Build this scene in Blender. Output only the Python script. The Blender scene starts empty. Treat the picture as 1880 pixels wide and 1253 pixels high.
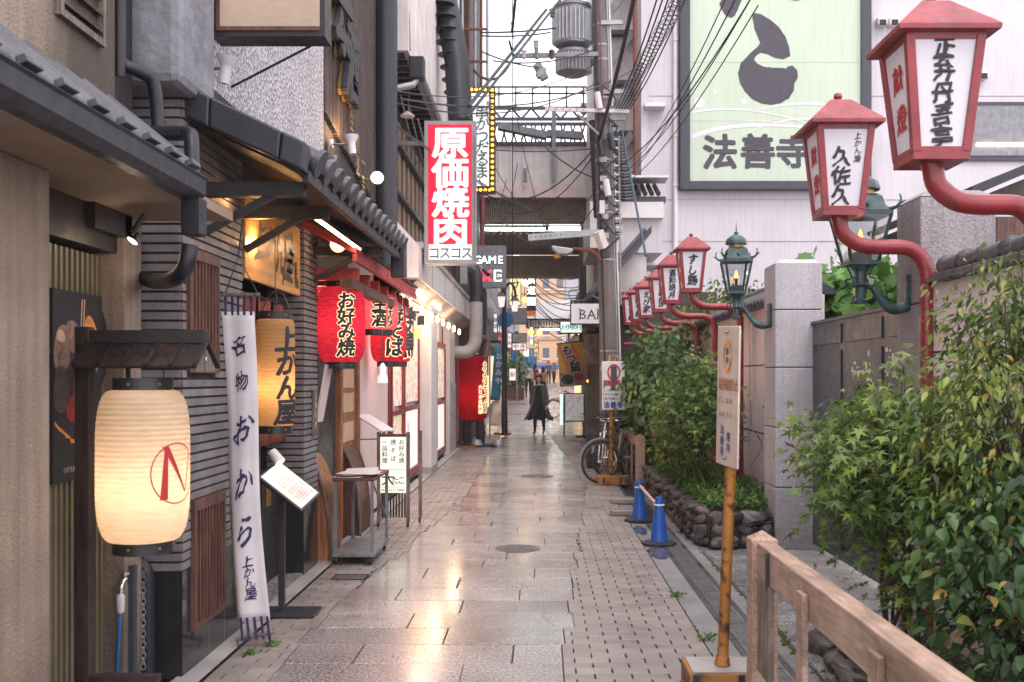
import bpy, bmesh, math, random
import numpy as np
from mathutils import Vector, Matrix, Euler
random.seed(7); rng = np.random.default_rng(7)
R = math.radians; PI = math.pi
S = bpy.context.scene; C = S.collection
# ---------------- camera, sky, sun, exposure ----------------
F = 1828.0; CX = 990.0; CY = 695.0; H = 1.6
cam = bpy.data.objects.new('camera', bpy.data.cameras.new('camera')); C.objects.link(cam)
cam.location = (0, 0, H); cam.rotation_euler = (R(90), 0, 0)
cam.data.sensor_width = 36; cam.data.lens = 35; cam.data.shift_x = -50/1880; cam.data.shift_y = 68.5/1880
cam.data.clip_end = 600; cam.data.clip_start = .05
cam.data.dof.use_dof = True; cam.data.dof.focus_distance = 9.5; cam.data.dof.aperture_fstop = 5.0
S.camera = cam
W = bpy.data.worlds.new('World'); S.world = W; W.use_nodes = True
nt = W.node_tree; bg = nt.nodes['Background']
sky = nt.nodes.new('ShaderNodeTexSky'); sky.sky_type = 'NISHITA'; sky.sun_disc = False
sky.sun_elevation = R(58); sky.sun_rotation = R(200)
cl = nt.nodes.new('ShaderNodeTexNoise'); cl.inputs['Scale'].default_value = 1.6; cl.inputs['Detail'].default_value = 3
cr = nt.nodes.new('ShaderNodeValToRGB'); cr.color_ramp.elements[0].position = .3; cr.color_ramp.elements[1].position = .7
cr.color_ramp.elements[0].color = (.86, .82, .86, 1); cr.color_ramp.elements[1].color = (1, .955, .98, 1)
nt.links.new(cl.outputs[0], cr.inputs[0])
mul = nt.nodes.new('ShaderNodeMix'); mul.data_type = 'RGBA'; mul.blend_type = 'MULTIPLY'; mul.inputs[0].default_value = 1
mul.inputs[7].default_value = (9.0, 9.0, 9.0, 1); nt.links.new(cr.outputs[0], mul.inputs[6])
mx = nt.nodes.new('ShaderNodeMix'); mx.data_type = 'RGBA'; mx.inputs[0].default_value = .9
nt.links.new(sky.outputs[0], mx.inputs[6]); nt.links.new(mul.outputs[2], mx.inputs[7]); nt.links.new(mx.outputs[2], bg.inputs[0])
bg.inputs[1].default_value = .14
sl = bpy.data.lights.new('sun', 'SUN'); sl.energy = .6; sl.angle = R(25); sl.color = (1, .96, .92)
so = bpy.data.objects.new('sun', sl); C.objects.link(so); so.rotation_euler = (R(32), 0, R(20))
S.view_settings.view_transform = 'Standard'; S.view_settings.look = 'None'; S.view_settings.gamma = 1
S.view_settings.use_curve_mapping = False; S.view_settings.exposure = 1.1
S.render.engine = 'CYCLES'; S.cycles.use_denoising = True; S.cycles.max_bounces = 6
S.cycles.diffuse_bounces = 3; S.cycles.glossy_bounces = 3; S.cycles.transmission_bounces = 4; S.cycles.transparent_max_bounces = 8
S.cycles.sample_clamp_indirect = 6; S.cycles.caustics_reflective = False; S.cycles.caustics_refractive = False
# ---------------- helpers ----------------
def P(px, py, Y): return Vector(((px-CX)/F*Y, Y, H-(py-CY)/F*Y))
def gz(y): return 0 if y < 28 else .025*(min(y, 75)-28)
def lerp(a, b, t): return a+(b-a)*t
def interp(x, pts):
    if x <= pts[0][0]: return pts[0][1]
    for (a, b), (c, d) in zip(pts, pts[1:]):
        if x <= c: return b+(d-b)*(x-a)/(c-a)
    return pts[-1][1]
def wl(o):
    v = Vector((0, 0, 0))
    while o is not None: v = v+o.location; o = o.parent
    return v
def tag(o, label=None, cat=None, group=None, kind=None):
    if label: o['label'] = label
    if cat: o['category'] = cat
    if group: o['group'] = group
    if kind: o['kind'] = kind
    return o
def thing(name, label, cat, loc=(0, 0, 0), group=None, kind=None):
    o = bpy.data.objects.new(name, None); C.objects.link(o); o.location = loc; o.empty_display_size = .05
    return tag(o, label, cat, group, kind)
def copy_tree(o, parent=None):
    c = o.copy(); C.objects.link(c)
    if parent: c.parent = parent
    for ch in list(o.children): copy_tree(ch, c)
    return c
def link(name, me, mat, parent=None, kind=None, label=None):
    o = bpy.data.objects.new(name, me); C.objects.link(o)
    if mat and not me.materials: me.materials.append(mat)
    if parent: o.parent = parent
    if kind: o['kind'] = kind
    if label: o['label'] = label
    return o
class MB:
    def __init__(s): s.v = []; s.f = []; s.r = []
    def add(s, vs, fs):
        n = len(s.v); s.v += [tuple(v) for v in vs]; s.f += [tuple(i+n for i in f) for f in fs]
        s.r += [random.random()]*len(vs); return s
    def box(s, x0, x1, y0, y1, z0, z1):
        return s.add([(x0,y0,z0),(x1,y0,z0),(x1,y1,z0),(x0,y1,z0),(x0,y0,z1),(x1,y0,z1),(x1,y1,z1),(x0,y1,z1)],
                     [(0,3,2,1),(4,5,6,7),(0,1,5,4),(1,2,6,5),(2,3,7,6),(3,0,4,7)])
    def ob(s, c, d, rot=(0, 0, 0)):
        m = Euler(rot).to_matrix() if not isinstance(rot, Matrix) else rot
        c = Vector(c); hx, hy, hz = d[0]/2, d[1]/2, d[2]/2
        vs = [c+m@Vector(p) for p in [(-hx,-hy,-hz),(hx,-hy,-hz),(hx,hy,-hz),(-hx,hy,-hz),(-hx,-hy,hz),(hx,-hy,hz),(hx,hy,hz),(-hx,hy,hz)]]
        return s.add(vs, [(0,3,2,1),(4,5,6,7),(0,1,5,4),(1,2,6,5),(2,3,7,6),(3,0,4,7)])
    def bar(s, p, q, w, h=None, up=(0, 0, 1)):
        p = Vector(p); q = Vector(q); h = h or w; d = (q-p); L = d.length; d = d.normalized(); up = Vector(up)
        if abs(d.dot(up)) > .98: up = Vector((0, 1, 0))
        x = d.cross(up).normalized(); z = x.cross(d).normalized()
        m = Matrix((x, d, z)).transposed()
        return s.ob((p+q)/2, (w, L, h), m)
    def tube(s, pts, r, n=8, caps=True):
        pts = [Vector(p) for p in pts]; N = len(pts); rr = r if isinstance(r, (list, tuple)) else [r]*N
        t0 = (pts[1]-pts[0]).normalized(); a = Vector((0, 0, 1)) if abs(t0.z) < .9 else Vector((1, 0, 0))
        x = t0.cross(a).normalized(); vs = []; fs = []
        for i in range(N):
            t = (pts[min(i+1, N-1)]-pts[max(i-1, 0)]).normalized()
            x = (x-t*x.dot(t)).normalized(); y = t.cross(x)
            for k in range(n):
                a = 2*PI*k/n; vs.append(pts[i]+(x*math.cos(a)+y*math.sin(a))*rr[i])
        for i in range(N-1):
            for k in range(n): fs.append((i*n+k, i*n+(k+1) % n, (i+1)*n+(k+1) % n, (i+1)*n+k))
        if caps: fs.append(tuple(range(n-1, -1, -1))); fs.append(tuple((N-1)*n+k for k in range(n)))
        return s.add(vs, fs)
    def lathe(s, prof, c=(0, 0, 0), n=24, sx=1, sy=1, rot=None):
        vs = []; fs = []; c = Vector(c); a0 = PI/n if n == 4 else 0
        for r, z in prof:
            for k in range(n):
                a = 2*PI*k/n+a0; v = Vector((r*math.cos(a)*sx, r*math.sin(a)*sy, z))
                vs.append(c+(rot@v if rot else v))
        for i in range(len(prof)-1):
            for k in range(n): fs.append((i*n+k, i*n+(k+1) % n, (i+1)*n+(k+1) % n, (i+1)*n+k))
        if prof[0][0] > 1e-4: fs.append(tuple(range(n-1, -1, -1)))
        if prof[-1][0] > 1e-4: fs.append(tuple((len(prof)-1)*n+k for k in range(n)))
        return s.add(vs, fs)
    def prism(s, pts, pl, a, b):
        def m(u, v, w): return {'xz': (u, w, v), 'yz': (w, u, v), 'xy': (u, v, w)}[pl]
        n = len(pts); vs = [m(u, v, a) for u, v in pts]+[m(u, v, b) for u, v in pts]
        fs = [tuple(range(n)), tuple(range(2*n-1, n-1, -1))]+[(i, (i+1) % n, n+(i+1) % n, n+i) for i in range(n)]
        return s.add(vs, fs)
    def quad(s, *p): return s.add(p, [tuple(range(len(p)))])
    def build(s, name, mat, parent=None, smooth=False, kind=None, label=None, bev=0, fix=True):
        o0 = wl(parent); me = bpy.data.meshes.new(name)
        me.from_pydata([(v[0]-o0.x, v[1]-o0.y, v[2]-o0.z) for v in s.v], [], s.f)
        if fix:
            bm = bmesh.new(); bm.from_mesh(me); bmesh.ops.recalc_face_normals(bm, faces=bm.faces); bm.to_mesh(me); bm.free()
        at = me.attributes.new('rv', 'FLOAT', 'POINT'); at.data.foreach_set('value', s.r)
        if smooth: me.shade_smooth(); me.set_sharp_from_angle(angle=R(38))
        o = link(name, me, mat, parent, kind, label)
        if bev:
            b = o.modifiers.new('bevel', 'BEVEL'); b.width = bev; b.segments = 2; b.limit_method = 'ANGLE'; b.angle_limit = R(35)
        return o
def rod(p, q, r, n=8): return MB().tube([p, q], r, n)
def smoothpath(pts, n=6):
    pts = [Vector(p) for p in pts]; out = []
    for i in range(len(pts)-1):
        p0 = pts[max(i-1, 0)]; p1 = pts[i]; p2 = pts[i+1]; p3 = pts[min(i+2, len(pts)-1)]
        for k in range(n):
            t = k/n; out.append(.5*((2*p1)+(p2-p0)*t+(2*p0-5*p1+4*p2-p3)*t*t+(3*p1-p0-3*p2+p3)*t**3))
    out.append(pts[-1]); return out
def sag(p, q, d, n=10):
    p = Vector(p); q = Vector(q)
    return [p.lerp(q, t/n)-Vector((0, 0, d*4*(t/n)*(1-t/n))) for t in range(n+1)]
# ---------------- materials ----------------
M = {}
def pm(name, col, r=.6, var=.15, sc=4, bump=0, bsc=60, metal=0, spec=.5, es=0, ec=None, streak=0, ov=0, coat=0, wet=0, base=0, stain=None, grain=None, alpha=None, trans=0, col2=None, c2s=3, c2lo=.5, c2hi=.6, speck=0, ssc=300):
    if name in M: return M[name]
    m = bpy.data.materials.new(name); m.use_nodes = True; n = m.node_tree.nodes; L = m.node_tree.links; b = n['Principled BSDF']
    tc = n.new('ShaderNodeNewGeometry'); vec = tc.outputs['Position']
    def noise(sc_, det=4, v=None, mp=None):
        t = n.new('ShaderNodeTexNoise'); t.inputs['Scale'].default_value = sc_; t.inputs['Detail'].default_value = det
        if mp:
            g = n.new('ShaderNodeMapping'); g.inputs['Scale'].default_value = mp; L.new(v or vec, g.inputs[0]); L.new(g.outputs[0], t.inputs['Vector'])
        else: L.new(v or vec, t.inputs['Vector'])
        return t.outputs['Fac']
    def mr(s_, a, b_, lo, hi):
        g = n.new('ShaderNodeMapRange'); L.new(s_, g.inputs[0]); g.inputs[1].default_value = a; g.inputs[2].default_value = b_
        g.inputs[3].default_value = lo; g.inputs[4].default_value = hi; return g.outputs[0]
    def mix(kind, f, a, b_):
        g = n.new('ShaderNodeMix'); g.data_type = 'RGBA'; g.blend_type = kind
        if isinstance(f, float): g.inputs[0].default_value = f
        else: L.new(f, g.inputs[0])
        for i, q in ((6, a), (7, b_)):
            if isinstance(q, tuple): g.inputs[i].default_value = (*q[:3], 1)
            else: L.new(q, g.inputs[i])
        return g.outputs[2]
    c = col
    if col2: c = mix('MIX', mr(noise(c2s, 6), c2lo, c2hi, 0, 1), col, col2)
    if var:
        v = mr(noise(sc, 8), .3, .7, 1-var, 1+var); g = n.new('ShaderNodeCombineColor')
        for i in range(3): L.new(v, g.inputs[i])
        c = mix('MULTIPLY', 1.0, c, g.outputs[0])
    if grain:
        v = mr(noise(grain[0], 6, mp=grain[1]), .35, .65, 1-grain[2], 1+grain[2]); g = n.new('ShaderNodeCombineColor')
        for i in range(3): L.new(v, g.inputs[i])
        c = mix('MULTIPLY', 1.0, c, g.outputs[0])
    if speck:
        v = mr(noise(ssc, 2), .38, .62, 1-speck, 1+speck); g = n.new('ShaderNodeCombineColor')
        for i in range(3): L.new(v, g.inputs[i])
        c = mix('MULTIPLY', 1.0, c, g.outputs[0])
    if streak:
        v = mr(noise(3, 5, mp=(6, 6, .35)), .45, .75, 0, streak)
        c = mix('MIX', v, c, tuple(x*.35 for x in col))
    if ov:
        oi = n.new('ShaderNodeObjectInfo'); at = n.new('ShaderNodeAttribute'); at.attribute_name = 'rv'
        ad = n.new('ShaderNodeMath'); ad.operation = 'ADD'; L.new(oi.outputs['Random'], ad.inputs[0]); L.new(at.outputs['Fac'], ad.inputs[1])
        fr = n.new('ShaderNodeMath'); fr.operation = 'FRACT'; L.new(ad.outputs[0], fr.inputs[0])
        v = mr(fr.outputs[0], 0, 1, 1-ov, 1+ov); g = n.new('ShaderNodeCombineColor')
        for i in range(3): L.new(v, g.inputs[i])
        c = mix('MULTIPLY', 1.0, c, g.outputs[0])
    if stain:
        s2 = n.new('ShaderNodeSeparateXYZ'); L.new(vec, s2.inputs[0]); nb2 = n.new('ShaderNodeMath'); nb2.operation = 'MULTIPLY_ADD'
        L.new(noise(2.2, 6, mp=(2, 2, .5)), nb2.inputs[0]); nb2.inputs[1].default_value = .7; L.new(s2.outputs[1], nb2.inputs[2])
        c = mix('MIX', mr(nb2.outputs[0], stain[0], stain[1], 0, .85), c, (.05, .038, .032))
    if base:
        sx_ = n.new('ShaderNodeSeparateXYZ'); L.new(vec, sx_.inputs[0]); nb = n.new('ShaderNodeMath'); nb.operation = 'MULTIPLY_ADD'
        L.new(noise(5, 6), nb.inputs[0]); nb.inputs[1].default_value = -.9; L.new(sx_.outputs[2], nb.inputs[2])
        c = mix('MIX', mr(nb.outputs[0], -.42, .25, base, 0), c, (.045, .036, .03))
    if isinstance(c, tuple): b.inputs['Base Color'].default_value = (*c[:3], 1)
    else: L.new(c, b.inputs['Base Color'])
    b.inputs['Roughness'].default_value = r; b.inputs['Metallic'].default_value = metal
    b.inputs['Specular IOR Level'].default_value = spec; b.inputs['Coat Weight'].default_value = coat; b.inputs['Coat Roughness'].default_value = .15
    if wet: L.new(mr(noise(wet, 5), .35, .65, max(.06, r-.13), r+.2), b.inputs['Roughness'])
    elif var: L.new(mr(noise(sc*3, 4), .3, .7, max(.03, r-.1), min(1, r+.1)), b.inputs['Roughness'])
    if trans: b.inputs['Transmission Weight'].default_value = trans
    if alpha is not None: b.inputs['Alpha'].default_value = alpha
    if es:
        b.inputs['Emission Color'].default_value = (*(ec or col)[:3], 1); b.inputs['Emission Strength'].default_value = es
    if bump:
        bn = n.new('ShaderNodeBump'); bn.inputs['Strength'].default_value = min(1, bump); bn.inputs['Distance'].default_value = .01 if bsc < 100 else .004
        L.new(noise(bsc, 6), bn.inputs['Height']); L.new(bn.outputs[0], b.inputs['Normal'])
    M[name] = m; return m
def paper(name, col, tw=.6, es=0, ec=None, k=.84):
    m = bpy.data.materials.new(name); m.use_nodes = True; n = m.node_tree.nodes; L = m.node_tree.links; n.clear()
    o = n.new('ShaderNodeOutputMaterial'); d = n.new('ShaderNodeBsdfDiffuse'); t = n.new('ShaderNodeBsdfTranslucent'); x = n.new('ShaderNodeMixShader')
    tc = n.new('ShaderNodeTexCoord'); no = n.new('ShaderNodeTexNoise'); no.inputs['Scale'].default_value = 14; no.inputs['Detail'].default_value = 6
    mp = n.new('ShaderNodeMapping'); mp.inputs['Scale'].default_value = (1, 1, 5); L.new(tc.outputs['Object'], mp.inputs[0]); L.new(mp.outputs[0], no.inputs[0])
    cr_ = n.new('ShaderNodeValToRGB'); cr_.color_ramp.elements[0].position = .3; cr_.color_ramp.elements[1].position = .7
    cr_.color_ramp.elements[0].color = (*[c*k for c in col], 1); cr_.color_ramp.elements[1].color = (*col, 1)
    L.new(no.outputs[0], cr_.inputs[0]); L.new(cr_.outputs[0], d.inputs[0]); L.new(cr_.outputs[0], t.inputs[0])
    x.inputs[0].default_value = tw; L.new(d.outputs[0], x.inputs[1]); L.new(t.outputs[0], x.inputs[2])
    if es:
        e = n.new('ShaderNodeEmission'); e.inputs[0].default_value = (*(ec or col), 1); e.inputs[1].default_value = es
        a = n.new('ShaderNodeAddShader'); L.new(x.outputs[0], a.inputs[0]); L.new(e.outputs[0], a.inputs[1]); L.new(a.outputs[0], o.inputs[0])
    else: L.new(x.outputs[0], o.inputs[0])
    M[name] = m; return m
def emis(name, col, s):
    m = bpy.data.materials.new(name); m.use_nodes = True; n = m.node_tree.nodes; b = n['Principled BSDF']
    b.inputs['Base Color'].default_value = (*[c*.5 for c in col], 1); b.inputs['Emission Color'].default_value = (*col, 1); b.inputs['Emission Strength'].default_value = s
    b.inputs['Roughness'].default_value = .4; M[name] = m; return m
def leafmat(name, c1, c2, tr=.35):
    m = bpy.data.materials.new(name); m.use_nodes = True; n = m.node_tree.nodes; L = m.node_tree.links; b = n['Principled BSDF']
    at = n.new('ShaderNodeAttribute'); at.attribute_name = 'rv'; oi = n.new('ShaderNodeObjectInfo')
    ad = n.new('ShaderNodeMath'); ad.operation = 'ADD'; L.new(oi.outputs['Random'], ad.inputs[0]); L.new(at.outputs['Fac'], ad.inputs[1])
    fr = n.new('ShaderNodeMath'); fr.operation = 'FRACT'; L.new(ad.outputs[0], fr.inputs[0])
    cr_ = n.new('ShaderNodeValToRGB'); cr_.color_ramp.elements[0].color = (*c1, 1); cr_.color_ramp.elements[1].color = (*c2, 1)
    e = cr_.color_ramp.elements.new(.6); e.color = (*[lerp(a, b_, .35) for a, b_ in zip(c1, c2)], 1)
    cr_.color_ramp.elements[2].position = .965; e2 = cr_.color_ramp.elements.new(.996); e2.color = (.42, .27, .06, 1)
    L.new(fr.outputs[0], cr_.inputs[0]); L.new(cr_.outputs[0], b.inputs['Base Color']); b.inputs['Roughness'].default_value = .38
    t = n.new('ShaderNodeBsdfTranslucent'); L.new(cr_.outputs[0], t.inputs[0]); x = n.new('ShaderNodeMixShader'); x.inputs[0].default_value = tr
    L.new(b.outputs[0], x.inputs[1]); L.new(t.outputs[0], x.inputs[2]); L.new(x.outputs[0], n['Material Output'].inputs[0]); M[name] = m; return m
def glassmat(name, tint=(.9, .95, .95), mixv=.25):
    m = bpy.data.materials.new(name); m.use_nodes = True; n = m.node_tree.nodes; L = m.node_tree.links; n.clear()
    o = n.new('ShaderNodeOutputMaterial'); t = n.new('ShaderNodeBsdfTransparent'); g = n.new('ShaderNodeBsdfGlossy'); x = n.new('ShaderNodeMixShader')
    t.inputs[0].default_value = (*tint, 1); g.inputs['Roughness'].default_value = .05; x.inputs[0].default_value = mixv
    L.new(t.outputs[0], x.inputs[1]); L.new(g.outputs[0], x.inputs[2]); L.new(x.outputs[0], o.inputs[0]); M[name] = m; return m
pm('cream', (.29, .215, .165), .85, .18, 3, .9, 70, streak=.5, base=.6, grain=(60, (1, 1, 12), .09))
pm('cream_stained', (.31, .24, .19), .85, .18, 3, .9, 70, streak=.5, stain=(4.15, 4.55))
pm('soffit', (.27, .19, .14), .8, .15, 3, .3, 60)
pm('stucco_grey', (.20, .20, .228), .75, .25, 7, 1.0, 22, streak=.25)
pm('pebble', (.40, .375, .40), .85, .1, 3, 1.0, 45, streak=.2, speck=.62, ssc=42)
pm('tile_grey', (.21, .19, .197), .65, .22, 8, .7, 120, ov=.14, speck=.15, ssc=160)
pm('joint_dark', (.034, .030, .035), .9, .1)
pm('granite_black', (.022, .021, .024), .1, .1, 6, speck=.2, ssc=400)
pm('wood_dark', (.035, .021, .018), .5, .3, 5, .3, 80, grain=(8, (6, 6, .6), .4))
pm('wood_black', (.02, .016, .016), .5, .2, 5, .2, 80)
pm('wood_red', (.11, .045, .032), .5, .25, 5, .3, 80, grain=(8, (6, 6, .6), .4))
pm('wood_orange', (.30, .12, .05), .5, .2, 4, .2, 80, grain=(6, (5, 5, .5), .4))
pm('wood_sign', (.62, .33, .12), .4, .12, 4, .1, 80, grain=(4, (1, .6, 8), .18))
pm('wood_fence', (.36, .24, .18), .5, .08, 5, .3, 110, grain=(14, (5, .5, 5), .24), streak=.12, wet=6, col2=(.19, .12, .085), c2s=2.2, c2lo=.52, c2hi=.66)
pm('wood_grey', (.16, .12, .10), .7, .3, 5, .5, 80, grain=(8, (6, 6, .6), .4))
pm('metal_black', (.028, .028, .032), .4, .1)
pm('metal_dark', (.028, .030, .038), .42, .15, 6, .15, 50, metal=.2)
pm('gutter', (.013, .014, .021), .45, .12, 5)
pm('roof_tile', (.035, .035, .042), .38, .25, 8, .3, 60, ov=.3)
pm('roof_tile_light', (.075, .075, .085), .45, .25, 8, .3, 60, ov=.2)
pm('steel', (.42, .42, .44), .35, .15, 8, metal=.85)
pm('steel_dull', (.22, .22, .235), .5, .2, 8, .2, 60, metal=.35, streak=.3)
pm('chrome', (.75, .75, .78), .12, 0, metal=1)
pm('galv', (.33, .34, .36), .5, .15, 8, metal=.4)
pm('white', (.70, .66, .67), .6, .06, 4, .1, 40, streak=.12)
pm('white_wall', (.58, .54, .575), .7, .05, 1.2, .35, 12, streak=.2)
pm('off_white', (.66, .59, .58), .6, .1, 3, .15, 40, streak=.3, base=.5)
pm('pink_wall', (.74, .60, .58), .7, .06, 2, .2, 30, streak=.15)
pm('cloth_white', (.66, .62, .65), .9, .08, 5, .3, 200, streak=.12)
pm('cloth_navy', (.035, .03, .10), .9, .1)
pm('cloth_rust', (.22, .055, .035), .9, .15, 5, .2, 200, grain=(5, (8, 8, .4), .15))
pm('ink', (.026, .023, .028), .6, 0)
pm('ink_navy', (.03, .026, .09), .8, 0)
pm('ink_red', (.45, .02, .035), .6, 0)
pm('ink_green', (.03, .13, .10), .6, 0)
pm('ink_blue', (.03, .06, .25), .6, 0)
pm('red_paint', (.25, .020, .028), .36, .2, 7, .2, 40, coat=.15, streak=.25, col2=(.14, .03, .03), c2s=14, c2lo=.6, c2hi=.68)
pm('red_roof', (.30, .048, .058), .45, .22, 5, .2, 40, streak=.4, col2=(.17, .06, .055), c2s=9, c2lo=.52, c2hi=.72)
pm('red_wood', (.42, .045, .04), .5, .2, 6, .2, 60)
pm('red_panel', (.5, .02, .04), .45, .08)
pm('lamp_panel', (.56, .53, .58), .35, .04, 3, es=.04, ec=(1, .95, 1))
pm('green_metal', (.028, .062, .068), .38, .25, 9, .25, 60, col2=(.07, .13, .12), c2s=9, c2lo=.55, c2hi=.7)
pm('cone_blue', (.012, .085, .36), .4, .1, 6)
pm('rubber', (.018, .018, .02), .55, .1)
pm('rust_yellow', (.33, .135, .022), .5, .2, 8, .3, 60, col2=(.06, .022, .012), c2s=16, c2lo=.5, c2hi=.6)
pm('block_orange', (.30, .13, .035), .7, .25, 6, .3, 60, col2=(.06, .04, .03), c2s=8, c2lo=.5, c2hi=.65)
pm('concrete', (.21, .20, .205), .5, .2, 3, .5, 90, wet=4, speck=.12, ssc=200)
pm('concrete_light', (.37, .34, .33), .5, .2, 3, .4, 60, wet=4, speck=.1)
pm('concrete_pole', (.16, .145, .14), .8, .2, 3, .4, 60, streak=.5)
pm('slab', (.30, .268, .262), .28, .2, 2.2, .4, 80, wet=1.3, ov=.2, speck=.55, ssc=60, spec=1.0, coat=.7, col2=(.17, .13, .13), c2s=1.1, c2lo=.48, c2hi=.68)
pm('paver', (.25, .21, .195), .40, .16, 2.5, .3, 120, wet=2, ov=.14, speck=.12, ssc=240, spec=.7)
pm('mortar', (.045, .036, .034), .6, .3, 6)
pm('moss', (.06, .09, .015), .9, .3, 20, .5, 150)
pm('granite_rough', (.19, .18, .186), .5, .35, 5, 1.0, 50, wet=3, speck=.6, ssc=55, ov=.28, col2=(.10, .095, .10), c2s=3, c2lo=.5, c2hi=.7)
pm('granite_light', (.36, .34, .33), .5, .15, 4, .4, 60, speck=.3, ssc=60, ov=.18)
pm('pillar', (.50, .47, .495), .75, .1, 2, .8, 90, speck=.18, ssc=120, streak=.22, base=.5)
pm('pillar_rough', (.30, .265, .28), .85, .15, 2, 1.0, 60, speck=.18, ssc=90, streak=.35)
pm('stone_wall', (.052, .042, .042), .5, .35, 7, .9, 40, ov=.35, col2=(.10, .08, .075), c2s=7)
pm('soil', (.035, .024, .018), .9, .3, 9, .8, 30)
pm('bark', (.07, .04, .03), .8, .3, 9, .7, 50)
pm('stem', (.05, .06, .02), .7, .3, 9)
pm('gate', (.045, .055, .075), .38, .15, 3, .15, 50, streak=.2)
pm('board_green', (.52, .60, .47), .6, .03, 2)
pm('board_grey', (.50, .50, .47), .6, .03, 2)
pm('frame_navy', (.035, .038, .052), .45, .1)
pm('ink_board', (.062, .056, .072), .7, .05)
pm('cable', (.024, .022, .027), .5, 0)
pm('cable_grey', (.28, .25, .25), .6, 0)
pm('cable_blue', (.03, .07, .10), .5, 0)
pm('rust', (.16, .05, .03), .7, .3, 6, .3, 60)
pm('corrug', (.68, .62, .61), .6, .12, 3, streak=.25)
pm('dark_green_pole', (.025, .045, .05), .65, .15); pm('transformer_grey', (.50, .50, .54), .5, .15, 8, streak=.35)
pm('truss', (.07, .095, .105), .5, .15)
pm('sign_red', (.66, .006, .035), .35, .03, 2, es=.22, ec=(1, .01, .05))
pm('sign_white', (.72, .72, .74), .35, .03, 2, es=.22, ec=(1, 1, 1))
pm('yellow_sign', (.75, .60, .25), .4, .1, 3, es=.3, ec=(1, .8, .4))
pm('brown_slat', (.075, .05, .045), .6, .3, 5, .3, 60, grain=(7, (8, 8, .5), .4), ov=.25)
pm('brass', (.35, .2, .07), .4, .1, metal=.5)
pm('skin', (.62, .42, .33), .5, .05)
pm('hair', (.02, .013, .012), .5, .1)
pm('coat_grey', (.10, .105, .13), .85, .15, 6, .2, 80)
pm('black_cloth', (.02, .02, .025), .9, .1)
pm('tshirt', (.60, .57, .60), .9, .05)
pm('far_orange', (.60, .36, .20), .7, .06, 1)
pm('far_grey', (.38, .38, .42), .7, .08, 1)
pm('far_window', (.10, .11, .14), .2, .1)
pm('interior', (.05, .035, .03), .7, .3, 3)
pm('plastic_blue', (.02, .15, .45), .4, .1)
pm('banner_blue', (.03, .20, .42), .8, .1)
pm('dish', (.45, .25, .10), .4, .3, 9)
emis('tube_warm', (1, .72, .42), 9); emis('tube_white', (.86, 1, .93), 9); emis('bulb', (1, .55, .2), 12); emis('bulb_white', (1, .72, .40), 7)
emis('bulb_soft', (1, .42, .07), 2.2); emis('neon_red', (1, .03, .06), 1.6); emis('neon_white', (.85, 1, .92), 1.3); emis('lit_green', (.75, 1, .9), .5); emis('lit_white', (1, .9, .86), .38)
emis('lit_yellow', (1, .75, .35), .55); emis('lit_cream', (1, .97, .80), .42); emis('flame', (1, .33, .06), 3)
glassmat('glass'); glassmat('glass_dark', (.35, .38, .42), .35)
leafmat('maple', (.035, .09, .022), (.32, .42, .08)); leafmat('nandina', (.035, .08, .02), (.31, .39, .08)); leafmat('broadleaf', (.04, .10, .03), (.22, .34, .09))
leafmat('darkleaf', (.014, .045, .014), (.09, .18, .045)); leafmat('aspid', (.010, .03, .014), (.035, .085, .035)); leafmat('oakleaf', (.09, .22, .05), (.27, .46, .10)); leafmat('cover', (.05, .12, .02), (.20, .33, .06))
def point(name, loc, e, col, r, parent=None):
    l = bpy.data.lights.new(name, 'POINT'); l.energy = e; l.color = col; l.shadow_soft_size = r
    o = bpy.data.objects.new(name, l); C.objects.link(o); o.location = Vector(loc)-wl(parent)
    if parent: o.parent = parent
    return o
# ---------------- lettering ----------------
CHARS = "原価焼肉コスお好みそばたこ名物おからか上ん屋大一品料理久佐正弁丹吾亭献燈すし勝法善寺駐輪禁止はですらみなさのご協力願いしますえび家松田時計店月酒彩胡西千鳥食道園もつ鍋串だるま昭和四年炙生醤油割村伊勢麺BARGMEX0123456789-kiSudTopN駅鮨政菊水梅竹夫婦やきとりとうふアサヒ井く日本焼鳥境内地参道：・の烹"
GLY = {}
def preload():
    obs = []
    for b in (.012,):
        for ch in sorted(set(CHARS)):
            c = bpy.data.curves.new('g', 'FONT'); c.body = ch; c.size = 1; c.offset = 0; c.resolution_u = 3
            o = bpy.data.objects.new('g', c); C.objects.link(o); obs.append((o, ch, b))
    dg = bpy.context.evaluated_depsgraph_get(); dg.update()
    for o, ch, b in obs:
        me = bpy.data.meshes.new_from_object(o.evaluated_get(dg))
        vs = [v.co.copy() for v in me.vertices]; fs = [tuple(p.vertices) for p in me.polygons]
        if ord(ch) < 0x250:
            xs = [v.x for v in vs]; cx = (min(xs)+max(xs))/2 if vs else 0; cy = .36
        else: cx, cy = .5, .38
        GLY[ch, b] = ([(v.x-cx, v.y-cy) for v in vs], fs); bpy.data.meshes.remove(me)
    for o, _, _ in obs:
        c = o.data; bpy.data.objects.remove(o); bpy.data.curves.remove(c)
preload()
def glyph(ch, bold=.012, brush=0):
    vs, fs = GLY[ch, .012]
    if brush:
        a = (ord(ch) % 7)*.9
        vs = [(x+brush*(.07*math.sin(7*y+a)+.035*math.sin(23*y+9*x+a))+.06*brush*y, y+brush*(.06*math.sin(6*x+a)+.03*math.sin(21*x+13*y)) +.10*brush*x) for x, y in vs]
    return vs, fs
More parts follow.
